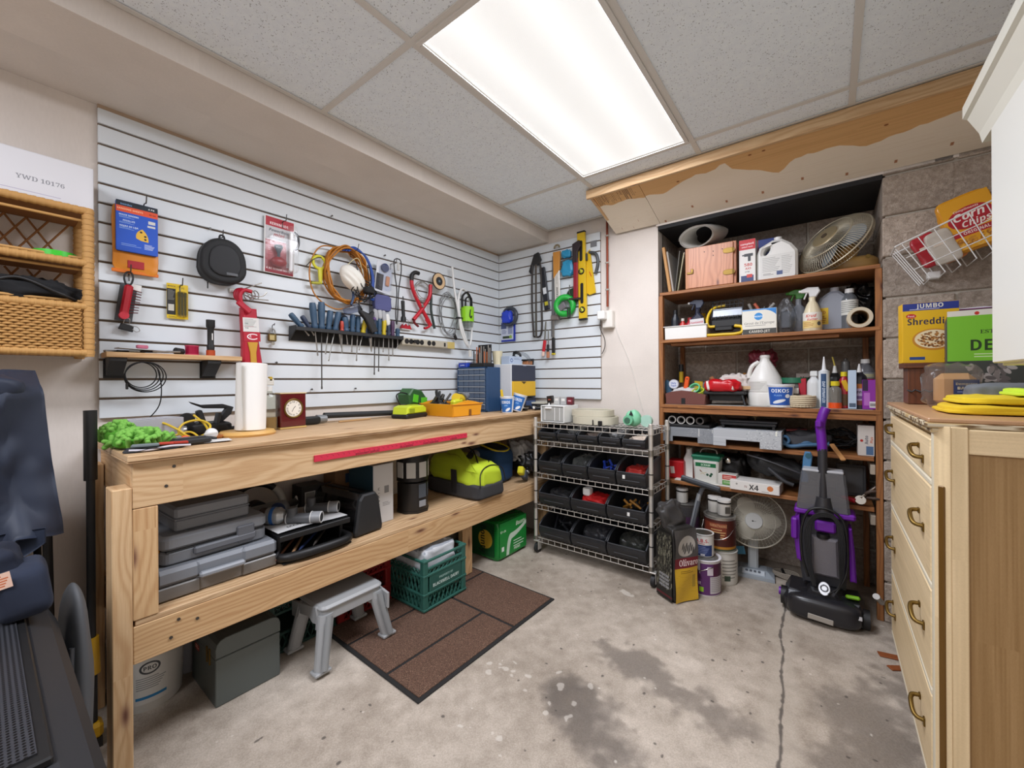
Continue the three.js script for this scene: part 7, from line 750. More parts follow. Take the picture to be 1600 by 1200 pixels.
  const wb = SF(Y, 'cream_basket', 'small cream woven basket on the third shelf', 'basket', 2.115, -.05); wb.position.y += .001; const wv = []; for (let i = 0; i < 6; i++) wv.push(tf(new THREE.TorusGeometry(.052 + .004 * Math.sin(i * .6) + i * .0008, .0055, 6, 40), [0, .008 + i * .0105, 0], [HALF, 0, 0], [1.1, 1, 1])); for (let i = 0; i < 24; i++) { const a = i / 24 * 6.283; wv.push(rod([Math.cos(a) * .06, .004, Math.sin(a) * .055], [Math.cos(a) * .0625, .066, Math.sin(a) * .0575], .0035, 5)); } part(wb, 'weave', M('#cfc0a2', .75), ...wv, cyl(.05, .05, .006, [0, .004, 0])); part(wb, 'contents', M('#b9a88c', .8), soft(.1, .04, .09, [0, .05, 0], _, { n: 16, amp: .02 }));
  const tb = (n, l, x, z, f) => { const o = SF(Y, n, l, 'tube', x, z); o.position.y += .001; f(o); }; const cart = (o, c, lab) => { part(o, 'tube', M(c, .4), cyl(.0245, .0245, .2, [0, .1, 0], _, 24)); part(o, 'nozzle', M('#e0e2e4', .4), cyl(.011, .003, .075, [0, .24, 0], _, 14), cyl(.02, .014, .006, [0, .203, 0])); if (lab) wrap(o, 'label', .0252, .18, .095, -1.3, 1.3, lab); };
  tb('caulking_tube', 'white caulking tube with dark blue stripe', 2.215, -.075, o => cart(o, '#d4dade', printMat(64, 200, x => { fill(x, '#d8dee2'); fill(x, '#2c4a70', 18, 0, 24, 200); x.save(); x.translate(30, 110); x.rotate(HALF); T(x, 'DAP DYNAFLEX', 0, 0, 18, '#cfd8e4'); x.restore(); }))); tb('white_glue_bottle', 'white glue bottle standing behind the caulking tube', 2.17, -.1, o => { part(o, 'bottle', M('#d2d4d4', .4), lathe(shoulders(.032, .17, .24, .45))); part(o, 'cap', M('#dcdedd', .4), box(.034, .03, .03, [0, .186, 0], _, .004)); });
  tb('oil_bottle', 'small clear bottle with yellow cap and orange liquid', 2.262, -.06, o => { part(o, 'bottle', M('#a9a49a', .12, 0, { transmission: .6 }), lathe(shoulders(.028, .12, .2, .55))); part(o, 'liquid', M('#e0501a', .3), cyl(.0295, .0285, .03, [0, .0155, 0])); part(o, 'cap', M('#d8c41e', .4), cyl(.019, .019, .024, [0, .132, 0])); }); tb('red_squeeze_bottle', 'red and yellow squeeze bottle on the third shelf', 2.3, -.1, o => { bottle(o, shoulders(.026, .17, .25, .5), M('#a81c28', .35), .015, .024, .17, M('#d8c41e', .4)); part(o, 'yellow_swoosh', M('#d8a81c', .4), box(.022, .06, .003, [.006, .12, .026], [.1, 0, .3])); part(o, 'lower_label', M('#6a4a2c', .5), cyl(.0265, .0265, .06, [0, .045, 0])); }); tb('dark_glue_bottle', 'dark bottle with slim yellow brush tip', 2.262, -.2, o => { part(o, 'bottle', M('#1c1c1e', .4), lathe(shoulders(.04, .19, .2, .4))); part(o, 'white_nozzle', WHITEP, cyl(.012, .006, .04, [0, .21, 0])); part(o, 'brush', M('#d8c45a', .5), rod([0, .23, 0], [-.01, .28, 0], .004)); }); tb('slim_rod_bottle', 'clear tall test-tube bottle at the back of the third shelf', 2.31, -.24, o => part(o, 'bottle', M('#8d8d8c', .15, 0, { transmission: .5 }), lathe(shoulders(.02, .27, .1, .4))));
  tb('blue_white_carton', 'narrow pale blue carton standing upright', 2.332, -.05, o => { part(o, 'carton', M('#b9cce0', .5), box(.034, .2, .03, [0, .101, 0])); part(o, 'barcode', M('#4a5a70', .5), box(.026, .02, .001, [0, .02, .0155])); lines; }); tb('purple_adhesive_bottle', 'black bottle with white tip and purple orange label', 2.362, -.09, o => { part(o, 'bottle', M('#23242c', .4), lathe(shoulders(.031, .19, .16, .5))); part(o, 'tip', M('#d8d8d6', .4), cyl(.011, .003, .045, [0, .212, 0])); wrap(o, 'label', .0318, .11, .075, -1.3, 1.3, printMat(128, 140, x => { fill(x, '#c9bcd0'); fill(x, '#c87a2c', 0, 0, 128, 30); T(x, 'Aleene', 60, 52, 28, '#2c2430', 'sans-serif', 'italic bold', 'center', 100); fill(x, '#7a5a8c', 20, 80, 80, 20); fill(x, '#8a5040', 0, 110, 128, 30); })); }); tb('solvent_bottle', 'clear solvent bottle with red label and white cap', 2.392, -.2, o => { bottle(o, shoulders(.04, .24, .22, .5), M('#77787e', .2, 0, { transmission: .3 }), .02, .022, .24, M('#dededc', .4)); wrap(o, 'label', .0408, .1, .14, -1.4, 1.4, printMat(128, 100, x => { fill(x, '#8d9094'); fill(x, '#b8241c', 10, 34, 100, 26); T(x, 'GOOF', 60, 47, 22, '#e8d8d4'); fill(x, '#c4c09a', 10, 8, 100, 18); })); }); tb('purple_carton', 'purple and pink carton at the right end of the third shelf', 2.4, -.055, o => { part(o, 'carton', M('#7a1c8c', .45), box(.058, .15, .05, [0, .076, 0], [0, 0, 0])); decal(o, 'print', .056, .148, [0, .076, .0256], [0, 0, 0], printMat(64, 160, x => { fill(x, '#8a2a9c'); fill(x, '#2a1438', 0, 0, 24, 60); fill(x, '#b46ac0', 6, 70, 26, 70); fill(x, '#d8d8dc', 30, 118, 30, 34); for (let i = 0; i < 8; i++) fill(x, '#222', 33 + i * 3, 128, 1.5, 16); })); }); }
// fourth shelf
{ const spk = canvasTex(256, 128, x => { fill(x, '#8d9196'); for (let i = 0; i < 1400; i++) { fill(x, rnd() < .5 ? '#b4b8bc' : '#6c7076', rnd(0, 256), rnd(0, 128), rnd(.6, 2.4), rnd(.6, 3)); } for (let i = 0; i < 12; i++) fill(x, '#dcdcd8', rnd(0, 256), rnd(0, 60), rnd(2, 5), rnd(14, 50)); }); const pm = new THREE.MeshPhysicalMaterial({ map: spk, roughness: .5, metalness: .2 }), pm2 = new THREE.MeshPhysicalMaterial({ map: canvasTex(256, 128, x => { fill(x, '#b4b8bc'); for (let i = 0; i < 500; i++) fill(x, rnd() < .6 ? '#ccd0d2' : '#8d9298', rnd(0, 256), rnd(0, 128), rnd(1, 6), rnd(1, 4)); for (let i = 0; i < 8; i++) fill(x, '#e4e4da', rnd(0, 256), 0, rnd(3, 8), rnd(40, 128)); fill(x, '#8c8458', 176, 0, 6, 128); fill(x, '#8c8458', 190, 0, 4, 128); }), roughness: .5 });
  const tray = (lab, x, w, h, m, z) => { const o = SF(3, 'paint_tray_stand', lab, 'tray', x, z); part(o, 'front', m, (() => { const g = ext([[-w / 2, 0], [-w * .3, 0], [-w * .3, h * .38], [w * .2, h * .38], [w * .2, 0], [w / 2, 0], [w / 2, h], [-w / 2, h]], .006, [0, .001, .14], _, .001); return boxUV(g, 'x', 3, 6); })()); part(o, 'deck', m, boxUV(box(w, .006, .28, [0, h - .002, 0]), 'x', 3, 3)); part(o, 'side', m, boxUV(box(.006, h, .27, [-w / 2 + .003, h / 2, 0]), 'z', 3, 3), boxUV(box(.006, h, .27, [w / 2 - .003, h / 2, 0]), 'z', 3, 3)); };
  tray('speckled grey painted stand at the left of the fourth shelf', 1.53, .3, .09, pm, -.135); tray('wider paint-dripped grey stand in the middle of the fourth shelf', 1.855, .345, .1, pm2, -.115);
  const r = thing('paint_roller_covers', 'black tray of white-rimmed paint roller sleeves', 'rollers', [1.52, SH[3] + .0925, -.135]); part(r, 'tray', BLACK, box(.27, .018, .24, [0, .0095, 0], _, .004)); for (let i = 0; i < 4; i++) part(r, 'sleeve', i < 2 ? M('#5a5654', .7) : M('#48423e', .8), lathe([[.016, -.1], [.024, -.1], [.024, .1], [.016, .1], [.016, -.1]], [-.095 + i * .056, .043, .0], [HALF, 0, 0], 22)); for (let i = 0; i < 3; i++) part(r, 'white_rim', M('#c9c6c0', .6), tor(.023, .0025, [-.095 + i * .056, .043, .101], [0, 0, 0]));
  const b = thing('black_tray', 'black metal tray standing on the middle grey stand', 'tray', [1.855, SH[3] + .1025, -.13]); part(b, 'tray', M('#1c1c1f', .35), box(.29, .02, .2, [0, .03, 0], _, .006), box(.3, .012, .21, [0, .044, 0], _, .005)); for (const x of [-.13, .13]) part(b, 'foot', BLACK, box(.014, .02, .18, [x, .011, 0])); part(b, 'brown_pad', M('#5c463a', .7), soft(.13, .04, .12, [-.07, .07, -.03], _, { n: 18, amp: .012 })); solo('brass_ring', 'small tan ring hook above the black tray', 'ring', M('#a8946c', .5), [tor(.013, .004, [0, .024, 0], [0, 0, 0]), cyl(.003, .003, .02, [0, .004, 0])], [1.885, SH[3] + .158, -.12]);
  const t = SF(3, 'blue_strap_tools', 'tangle of steel blue plastic straps and clamps', 'clamps', 2.135, -.12); const bl = M('#3f6688', .5); for (let i = 0; i < 5; i++) part(t, 'strap', bl, tube([[-.11, .05 - i * .004, .06 - i * .03], [-.08, .02, .07 - i * .03], [.0, .03 + i * .01, .06 - i * .03], [.1, .04 + .006 * i, .04 - i * .03]], .011, 30, 7)); part(t, 'ring_end', bl, tor(.022, .008, [-.1, .05, .07], [0, .3, 0])); part(t, 'dark_heap', M('#3a3a3e', .7), soft(.24, .1, .2, [.0, .05, -.06], _, { n: 30, amp: .05, f: 24 })); part(t, 'red_strip', M('#7a2c2c', .6), box(.1, .012, .02, [-.05, .1, -.04], [0, .2, .05]));
  const c = SF(3, 'black_cable_heap', 'heap of tangled black cables on the fourth shelf', 'cables', 2.285, -.17); c.position.y += .007; for (let i = 0; i < 9; i++) { const pts = []; for (let k = 0; k < 12; k++) { const a = k / 12 * 6.283; pts.push([Math.cos(a) * rnd(.04, .08), Math.abs(.05 + Math.sin(a) * rnd(.02, .05) + rnd(-.01, .03)), Math.sin(a + i) * .06 + rnd(-.02, .02)]); } part(c, 'cable', RUB, tube(pts, .0042, 60, 6, true)); }
  const k = SF(3, 'label_carton', 'white carton with red and blue print at the right end', 'carton', 2.385, -.1); part(k, 'carton', M('#c4c0ba', .5), box(.065, .155, .12, [0, .078, 0])); decal(k, 'print', .063, .153, [0, .078, .0606], [0, 0, 0], printMat(80, 190, x => { fill(x, '#cfc9c2'); x.fillStyle = '#a8241c'; x.beginPath(); x.arc(18, 96, 8, 0, 7); x.fill(); x.save(); x.translate(42, 90); x.rotate(-HALF); T(x, 'Auto', 0, 0, 24, '#4a4c58'); T(x, 'Plus', 0, 24, 20, '#b8502c'); x.restore(); fill(x, '#4a6a90', 40, 130, 36, 54); }));
  const s = solo('wooden_stick', 'pale wooden stick jutting off the fourth shelf', 'stick', M('#c08a54', .7), box(.022, .012, .14, [0, 0, 0], [.5, .35, 0], .004), [2.27, SH[3] + .0, .0]); s.position.y = SH[3] + .012; s.position.z = -.02; }
// fifth shelf
{ const F = (n, l, c, x, z = -.12, ry = 0) => SF(4, n, l, c, x, z, ry);
  const a = F('red_fuel_box', 'bright red box with white sticker at the left of the low shelf', 'box', 1.43, -.13); part(a, 'box', M('#b0141c', .4), box(.11, .115, .12, [0, .058, 0], _, .006)); part(a, 'sticker', M('#d8ccc4', .5), box(.026, .045, .002, [-.015, .055, .0605], [0, 0, .12])); solo('painted_board', 'white painted board lying along the low shelf front', 'board', M('#d8d5cc', .6), box(.34, .008, .1), [1.61, SH[4] + .0045, -.075]);
  const b = F('white_bottle', 'white plastic bottle with brown stripe on the low shelf', 'bottle', 1.505, -.14); part(b, 'bottle', M('#dcdad4', .4), ext([[-.032, 0], [.032, 0], [.032, .13], [.016, .17], [.016, .2], [-.016, .2], [-.016, .17], [-.032, .13]], .05, [0, .001, 0], _, .008)); part(b, 'brown_stripe', M('#5c2c20', .5), box(.018, .13, .052, [.032, .068, 0], _, .004));
  const c = F('grass_seed_pail', 'square white pail with green lid and plant picture', 'pail', 1.625, -.1); c.position.y += .009; part(c, 'pail', M('#d8d8d2', .4), (() => { const p = [], q = .066, r = .074; for (const [k, y] of [[q, 0], [r, .135]]) for (const sx of [-1, 1]) for (const sz of [-1, 1]) p.push(V([sx * k, y, sz * k * .75]), V([sx * k * .86, y, sz * k * .88])); return norm(new ConvexGeometry(p)); })()); part(c, 'lid', M('#0f6a4c', .4), box(.168, .02, .136, [0, .156, 0], _, .006), box(.155, .02, .125, [0, .143, 0], _, .004)); part(c, 'print', printMat(256, 220, x => { fill(x, '#d4d4ce'); fill(x, '#0f6a3c', 0, 0, 256, 52); T(x, 'SCRAM', 128, 27, 36, '#cfe2d0'); lines(x, '#8a8c88', 70, 64, 110, 1, 8, 4); x.fillStyle = '#8d6a5c'; x.beginPath(); x.ellipse(66, 110, 20, 8, .8, 0, 7); x.fill(); x.strokeStyle = '#c4b48a'; x.lineWidth = 6; x.beginPath(); x.moveTo(60, 150); x.lineTo(140, 120); x.moveTo(80, 120); x.lineTo(120, 160); x.stroke(); x.fillStyle = '#1c4a34'; for (const [p, q] of [[150, 152], [186, 164], [200, 140]]) { x.beginPath(); x.arc(p, q, 16, 0, 7); x.fill(); } }), tf(new THREE.PlaneGeometry(.118, .105), [0, .068, .0625], [.07, 0, 0])); part(c, 'bail', M('#c4c0b8', .4), tube([[-.05, .17, -.02], [-.04, .19, -.03], [.04, .19, -.03], [.05, .17, -.02]], .004, 24));
  const d = F('garden_seed_box', 'small white, red and green carton on the low shelf', 'carton', 1.745, -.07); d.position.y += .009; part(d, 'carton', M('#cfcdc6', .5), box(.1, .065, .07, [0, .033, 0])); decal(d, 'print', .075, .06, [.012, .033, .0356], [0, 0, 0], printMat(100, 76, x => { fill(x, '#b0302c'); lines(x, '#e8c8b8', 8, 10, 80, 2, 12, 5); fill(x, '#d8d4c4', 0, 36, 100, 8); fill(x, '#4a8c34', 0, 44, 100, 32); lines(x, '#c8dcb8', 8, 52, 70, 2, 9, 4); }));
  const e = F('charger_tangle', 'tangle of black charger and hand tool on the low shelf', 'tools', 1.735, -.25); part(e, 'heap', BLACK, soft(.2, .16, .16, [0, .08, 0], _, { n: 34, amp: .07, f: 24, sd: 4 })); part(e, 'chrome_part', CHROME, sph(.02, [-.01, .13, .07], [1, 1.3, .6])); 
  const x4 = F('x_game_box', 'flat white box printed with X4 on the low shelf', 'box', 1.895, -.06, -.05); part(x4, 'box', M('#dad7d2', .5), box(.25, .055, .14, [0, .028, 0])); decal(x4, 'print', .24, .052, [0, .028, .0706], [0, 0, 0], printMat(256, 56, x => { fill(x, '#dedbd6'); T(x, 'X4', 128, 30, 44, '#2a2a2c'); T(x, 'N', 84, 30, 22, '#b09a94'); x.fillStyle = '#c8743c'; x.beginPath(); x.arc(214, 24, 16, 0, 7); x.fill(); lines(x, '#8a8884', 170, 46, 50, 1, 6, 3); T(x, '*', 34, 24, 26, '#77746e'); }));
  const f = F('black_carry_bag', 'long soft black carry bag slumped on the low shelf', 'bag', 2.02, -.13); f.position.y += .012; part(f, 'bag', M('#1b1b1d', .6), soft(.34, .1, .18, [0, .125, 0], [0, .05, -.24], { n: 50, e: .7, amp: .03, f: 12, sd: 5, flat: 0 }), soft(.19, .12, .18, [-.09, .135, -.04], [0, 0, -.3], { n: 36, e: .7, amp: .03, f: 12, flat: 0 })); part(f, 'zip', M('#3a3a3e', .4), tube([[-.17, .19, .07], [-.05, .165, .1], [.08, .12, .1], [.17, .075, .06]], .006, 40)); part(f, 'strap', M('#2a2a2e', .6), tube([[-.06, .13, .11], [.02, .07, .13], [.06, .055, .13]], .011, 24, 7));
  const g = F('grey_router_box', 'pale grey plastic case with a round button leaning at the back', 'case', 2.06, -.33); part(g, 'case', M('#a29e98', .45), ext(rrect(.19, .12, .03), .05, [0, .155, 0], [-.3, 0, -.1], .01)); part(g, 'button', M('#5a5854', .5), tor(.017, .003, [.05, .145, .036], [-.3, 0, 0])); part(g, 'prop', M('#77736c', .5), box(.16, .1, .02, [0, .051, -.045]));
  const h = F('framed_screen', 'dark grey framed screen leaning behind the vacuum', 'frame', 2.33, -.24); part(h, 'frame', M('#46464a', .5), box(.13, .17, .02, [0, .086, 0], [-.1, 0, 0])); part(h, 'panel', M('#5a5b5e', .4), box(.105, .14, .006, [0, .086, .01], [-.1, 0, 0]));
  const k = F('red_handle_wrench', 'red handled wrench with chrome jaw on the low shelf', 'wrench', 2.36, -.08); k.position.y += .012; part(k, 'handle', M('#b8182c', .4), rod([-.1, .03, .05], [-.02, .014, .08], .012)); part(k, 'head', CHROME, cyl(.022, .022, .016, [.0, .02, .07], [HALF - .3, 0, 0], 20)); part(k, 'jaw', CHROME, rod([.0, .03, .07], [.06, .085, .03], .008)); part(k, 'brown_coil', M('#4a3a30', .6), tor(.03, .008, [.05, .05, .05], [.8, .2, 0]), tor(.028, .007, [.055, .03, .05], [1.3, 0, 0])); }
// ---------------------------------------------------------------- floor in front of the shelves
{ const t = thing('cat_litter_bag', 'black and yellow paper sack with maroon band standing on the floor', 'sack', [1.562, 0, .36], 1.02); const W = .165, D = .135, H = .4;
  part(t, 'sack', M('#23211f', .5), soft(W, H, D, [0, H / 2, 0], _, { n: 48, e: .2, amp: .012, f: 14, fn: (x, y, z) => [x * (1 - .06 * Math.cos(y * 8)), y, z * (y > .1 ? 1 - 1.4 * (y - .1) : 1)] })); part(t, 'folded_top', M('#3b3a3a', .45), soft(.15, .15, .05, [-.02, H + .05, -.02], [-.25, 0, .18], { n: 34, e: .5, amp: .03, f: 20, flat: 0 }));
  part(t, 'front_print', printMat(256, 512, x => { fill(x, '#4c4a4a'); x.fillStyle = '#a8a49e'; x.beginPath(); x.ellipse(130, 120, 100, 70, -.2, 0, 7); x.fill(); x.fillStyle = '#3a3a3c'; for (let i = 0; i < 9; i++) { x.beginPath(); x.ellipse(90 + i * 14, 120 + (i % 3) * 16, 7, 26, .4, 0, 7); x.fill(); } fill(x, '#6e1a28', 0, 200, 256, 72); T(x, 'Olivaro', 150, 236, 58, '#e8dcdc', 'serif', 'bold', 'center', 210); fill(x, '#d0a82a', 0, 272, 256, 240); lines(x, '#8a6a14', 60, 292, 140, 2, 12, 5); for (let i = 0; i < 40; i++) { x.fillStyle = 'rgba(160,120,20,.3)'; x.fillRect(rnd(0, 256), rnd(280, 510), rnd(8, 60), 3); } fill(x, '#a88a2a', 196, 330, 36, 90); }), sheet(6, 14, (u, v) => { const y = .392 - v * .385; return [(u - .5) * (W - .012), y, D / 2 * (y > .3 ? 1 - 1.4 * (y - .3) : 1) + .005 + .004 * Math.sin(u * 5 + v * 9)]; }, .001)); part(t, 'side_print', printMat(128, 400, x => { fill(x, '#1e1d1a'); for (let i = 0; i < 500; i++) fill(x, ['#6c6a58', '#3c3a30', '#8d8a78', '#100f0e'][i % 4], rnd(0, 128), rnd(0, 330), rnd(2, 5), rnd(6, 26)); for (let i = 0; i < 4; i++) { T(x, 'PREMIUM', 64, 262 + i * 22, 22, '#b9bcc4', 'sans-serif', 'bold', 'center', 80); } fill(x, '#5c1420', 0, 372, 128, 12); }), tf(sheet(4, 10, (u, v) => { const y = .37 - v * .36; return [(u - .5) * (D - .016) * (y > .3 ? 1 - 1.4 * (y - .3) : 1), y, W / 2 + .006]; }, .001), [0, 0, 0], [0, -HALF, 0])); }
const can = (o, r, h, y, body, lab, dark = '#9a9894') => { part(o, 'can', body, lathe([[0, 0], [r * .985, 0], [r, .004], [r, h - .006], [r * 1.03, h - .003], [r * 1.03, h], [r * .9, h], [r * .88, h - .006], [0, h - .006]], [0, y, 0], _, 36)); part(o, 'lid', M(dark, .35, .7), cyl(r * .86, r * .86, .004, [0, y + h - .004, 0], _, 32)); if (lab) wrap(o, 'label', r + .0008, h * .88, y + h * .48, -1.5, 1.9, lab); };
const tin = M('#b4b2ac', .35, .7);
{ const a = thing('paint_can', 'purple labelled gallon paint can on the floor', 'paint can', [1.665, 0, .19], .15); can(a, .085, .195, 0, M('#d4d2d4', .4), printMat(512, 220, x => { fill(x, '#5a2a66'); fill(x, '#c9c4cc', 0, 0, 200, 90); x.fillStyle = '#4a1c50'; x.beginPath(); x.moveTo(150, 0); x.lineTo(220, 110); x.lineTo(120, 110); x.fill(); x.fillStyle = '#d4ccd8'; x.fillRect(264, 20, 60, 60); fill(x, '#4a1438', 320, 0, 190, 90); fill(x, '#bcb8bc', 290, 90, 150, 120); lines(x, '#77727a', 300, 100, 130, 8, 13, 3); fill(x, '#9acc2c', 190, 166, 40, 34); T(x, 'BEHR', 170, 140, 30, '#d8c8dc'); })); part(a, 'bail', CHROME, tube([[-.088, .16, .0], [-.07, .13, .07], [-.02, .14, .096], [.03, .16, .092], [.088, .16, .0]], .0025, 40)); part(a, 'rim_drip', M('#d8d6da', .4), tor(.086, .004, [0, .194, 0], [HALF, 0, 0]));
  const b = thing('paint_can', 'quart can with blue label standing on the purple can', 'paint can', [1.655, .1965, .17], .05); can(b, .056, .125, 0, M('#cfcfcd', .4), printMat(256, 150, x => { fill(x, '#d6d4d0'); T(x, 'A.B.S.', 120, 34, 36, '#b0202c'); lines(x, '#b0202c', 70, 54, 90, 1, 6, 4); fill(x, '#26386c', 46, 66, 150, 84); lines(x, '#8a98c4', 60, 78, 110, 5, 12, 4); fill(x, '#e4e4ea', 108, 134, 30, 12); }), '#6c6a60');
  const c = thing('paint_can', 'pale gallon can under the brown bucket', 'paint can', [1.72, 0, .0]); can(c, .084, .19, 0, M('#c4c2ba', .4), printMat(256, 120, x => { fill(x, '#c9c6be'); lines(x, '#77756e', 130, 20, 90, 6, 14, 4); fill(x, '#3a4a3c', 140, 84, 30, 22); }));
  const d = thing('paint_can', 'brown labelled gallon can with wire bail on the pale can', 'paint can', [1.71, .1915, .0]); can(d, .086, .2, 0, tin, printMat(512, 220, x => { fill(x, '#4a1c14'); x.fillStyle = '#7a3420'; x.fillRect(80, 20, 240, 120); T(x, 'VARATHANE', 240, 40, 30, '#c4956a', 'sans-serif', 'bold', 'center', 170); lines(x, '#c4a06a', 170, 66, 140, 4, 18, 7); fill(x, '#2a1410', 200, 92, 60, 50); fill(x, '#b8802a', 0, 190, 512, 18); fill(x, '#3c4a3a', 0, 208, 512, 12); }), '#8d8a84'); part(d, 'bail', CHROME, tube([[-.09, .15, .0], [-.085, .1, .05], [-.03, .07, .088], [.05, .09, .085], [.09, .15, .0]], .0025, 40));
  const e = thing('paint_can', 'dark gallon can behind the litter sack', 'paint can', [1.49, .0, -.1]); can(e, .084, .2, 0, M('#3a3836', .5)); const f = thing('paint_can', 'second dark gallon can stacked behind the litter sack', 'paint can', [1.49, .2015, -.1]); can(f, .084, .2, 0, M('#4a4744', .45), printMat(256, 120, x => { fill(x, '#3c3a3c'); fill(x, '#4a2c4a', 130, 40, 110, 60); }));
  [[1.47, .403, -.09, 'white sample jar on the dark can stack'], [1.735, .393, .0, 'white sample jar at the front of the brown can'], [1.675, .393, -.035, 'white sample jar with brown lid behind the squeegee']].forEach(([x, y, z, l], i) => { const o = thing('sample_jar', l, 'jar', [x, y, z]); part(o, 'jar', M('#d6d4ce', .4), lathe([[0, 0], [.034, 0], [.036, .004], [.036, .07], [0, .07]])); part(o, 'lid', M('#e0deda', .4), cyl(.038, .037, .016, [0, .084, 0], _, 28)); part(o, 'dark_band', BLACK, cyl(.0382, .0382, .009, [0, .073, 0], _, 28)); if (i === 1) part(o, 'side_label', M('#55524c', .5), box(.03, .04, .004, [.024, .034, .027], [0, .7, 0])); });
  const s = thing('window_squeegee', 'window squeegee leaning with its grey handle among the paint cans', 'squeegee', [1.6, .2, .13]); part(s, 'handle', M('#9ea3a8', .3, .4), rod([-.035, .04, 0], [.02, .32, -.03], .013, 14)); part(s, 'grip', M('#4c5056', .5), rod([-.025, .05, .008], [.02, .28, -.018], .01, 12)); part(s, 'lower_pole', BLK2, rod([-.045, -.12, .0], [-.035, .05, 0], .009, 12)); part(s, 'neck', M('#5c6066', .5), tube([[.02, .31, -.03], [.035, .35, -.03], [.05, .375, -.02]], .012, 20, 8)); part(s, 'head', M('#45494f', .5), box(.22, .026, .024, [.03, .39, -.01], [0, 0, -.2], .006)); part(s, 'blade', RUB, box(.225, .01, .004, [.034, .376, .006], [0, 0, -.2])); }
{ // table fan
  const t = thing('table_fan', 'small grey table fan standing on the floor', 'fan', [1.86, 0, -.2], .12); part(t, 'base', M('#9ba3aa', .4), (() => { const p = []; for (const [y, w, d] of [[.001, .11, .09], [.02, .11, .09], [.04, .07, .05]]) for (const sx of [-1, 1]) for (const sz of [-1, 1]) p.push(V([sx * w, y, sz * d * (y > .03 && sz > 0 ? .5 : 1)])); return norm(new ConvexGeometry(p)); })()); part(t, 'control_panel', M('#b9c0c6', .35), box(.12, .004, .034, [0, .034, .064], [.6, 0, 0])); for (let i = 0; i < 4; i++) part(t, 'push_button', M('#5a6068', .4), box(.014, .008, .012, [-.035 + i * .022, .04, .063], [.6, 0, 0], .002)); part(t, 'column', M('#b9bfc2', .4), box(.055, .2, .04, [0, .13, -.01], _, .01)); part(t, 'blue_tag', M('#4a90b4', .5), box(.05, .05, .002, [-.07, .13, .0], [0, 0, .2]));
  const hd = new THREE.Group(); hd.name = 'fan_head'; hd.position.set(.005, .352, .06); hd.rotation.x = -.12; t.add(hd); part(hd, 'motor', M('#c4c0b4', .4), lathe([[0, -.14], [.035, -.14], [.05, -.12], [.05, -.05], [0, -.05]], _, [HALF, 0, 0])); const cg = []; for (let i = 0; i < 110; i++) { const a = i / 110 * 6.283, c = Math.cos(a), s = Math.sin(a), tw = .22; cg.push(tube([[c * .046, s * .046, .052], [Math.cos(a + tw * .5) * .11, Math.sin(a + tw * .5) * .11, .044], [Math.cos(a + tw) * .16, Math.sin(a + tw) * .16, .008]], .0011, 8, 4)); } for (let i = 0; i < 50; i++) { const a = i / 50 * 6.283; cg.push(tube([[Math.cos(a) * .05, Math.sin(a) * .05, -.055], [Math.cos(a) * .12, Math.sin(a) * .12, -.045], [Math.cos(a) * .16, Math.sin(a) * .16, -.006]], .0012, 8, 4)); } part(hd, 'cage', M('#c9c4b4', .4), tor(.1635, .0042, [0, 0, .0], [0, 0, 0], 6.283, 8, 72), tor(.11, .0014, [0, 0, .0445], [0, 0, 0], 6.283, 5, 60), ...cg); part(hd, 'centre_badge', M('#b4b6b4', .4), cyl(.048, .044, .008, [0, 0, .055], [HALF, 0, 0], 40)); decal(hd, 'logo', .026, .014, [0, 0, .0595], [0, 0, 0], printMat(64, 32, x => { fill(x, '#b4b6b4'); x.fillStyle = '#1a1a1c'; x.beginPath(); x.ellipse(18, 16, 12, 9, 0, 0, 7); x.fill(); T(x, 'Duracraft', 46, 16, 12, '#2a2a2c', 'sans-serif', 'bold', 'center', 30); })); for (let k = 0; k < 3; k++) part(hd, 'blade', M('#c8c4b6', .35), tf(ext(oval(.055, .05, 24), .004, [.085, 0, 0], [.45, 0, 0]), [0, 0, -.01], [0, 0, k * 2.094])); part(hd, 'hub', M('#c8c4b6', .4), cyl(.032, .032, .04, [0, 0, -.01], [HALF, 0, 0], 24));
  const w = thing('fan_cord', 'bundled beige power cord on the floor behind the fan', 'power cord', [2.03, 0, -.25]); part(w, 'cord', M('#9a9082', .5), ...[0, 1, 2, 3].map(i => tube([[-.07, .02 + i * .006, .02], [-.02, .012 + i * .008, -.03], [.05, .01 + i * .008, -.02], [.06, .01 + i * .006, .02], [.0, .008 + i * .008, .035]], .004, 40, 6, true))); part(w, 'tie', BLACK, box(.012, .04, .02, [-.02, .03, -.01], [0, 0, .4], .003)); }
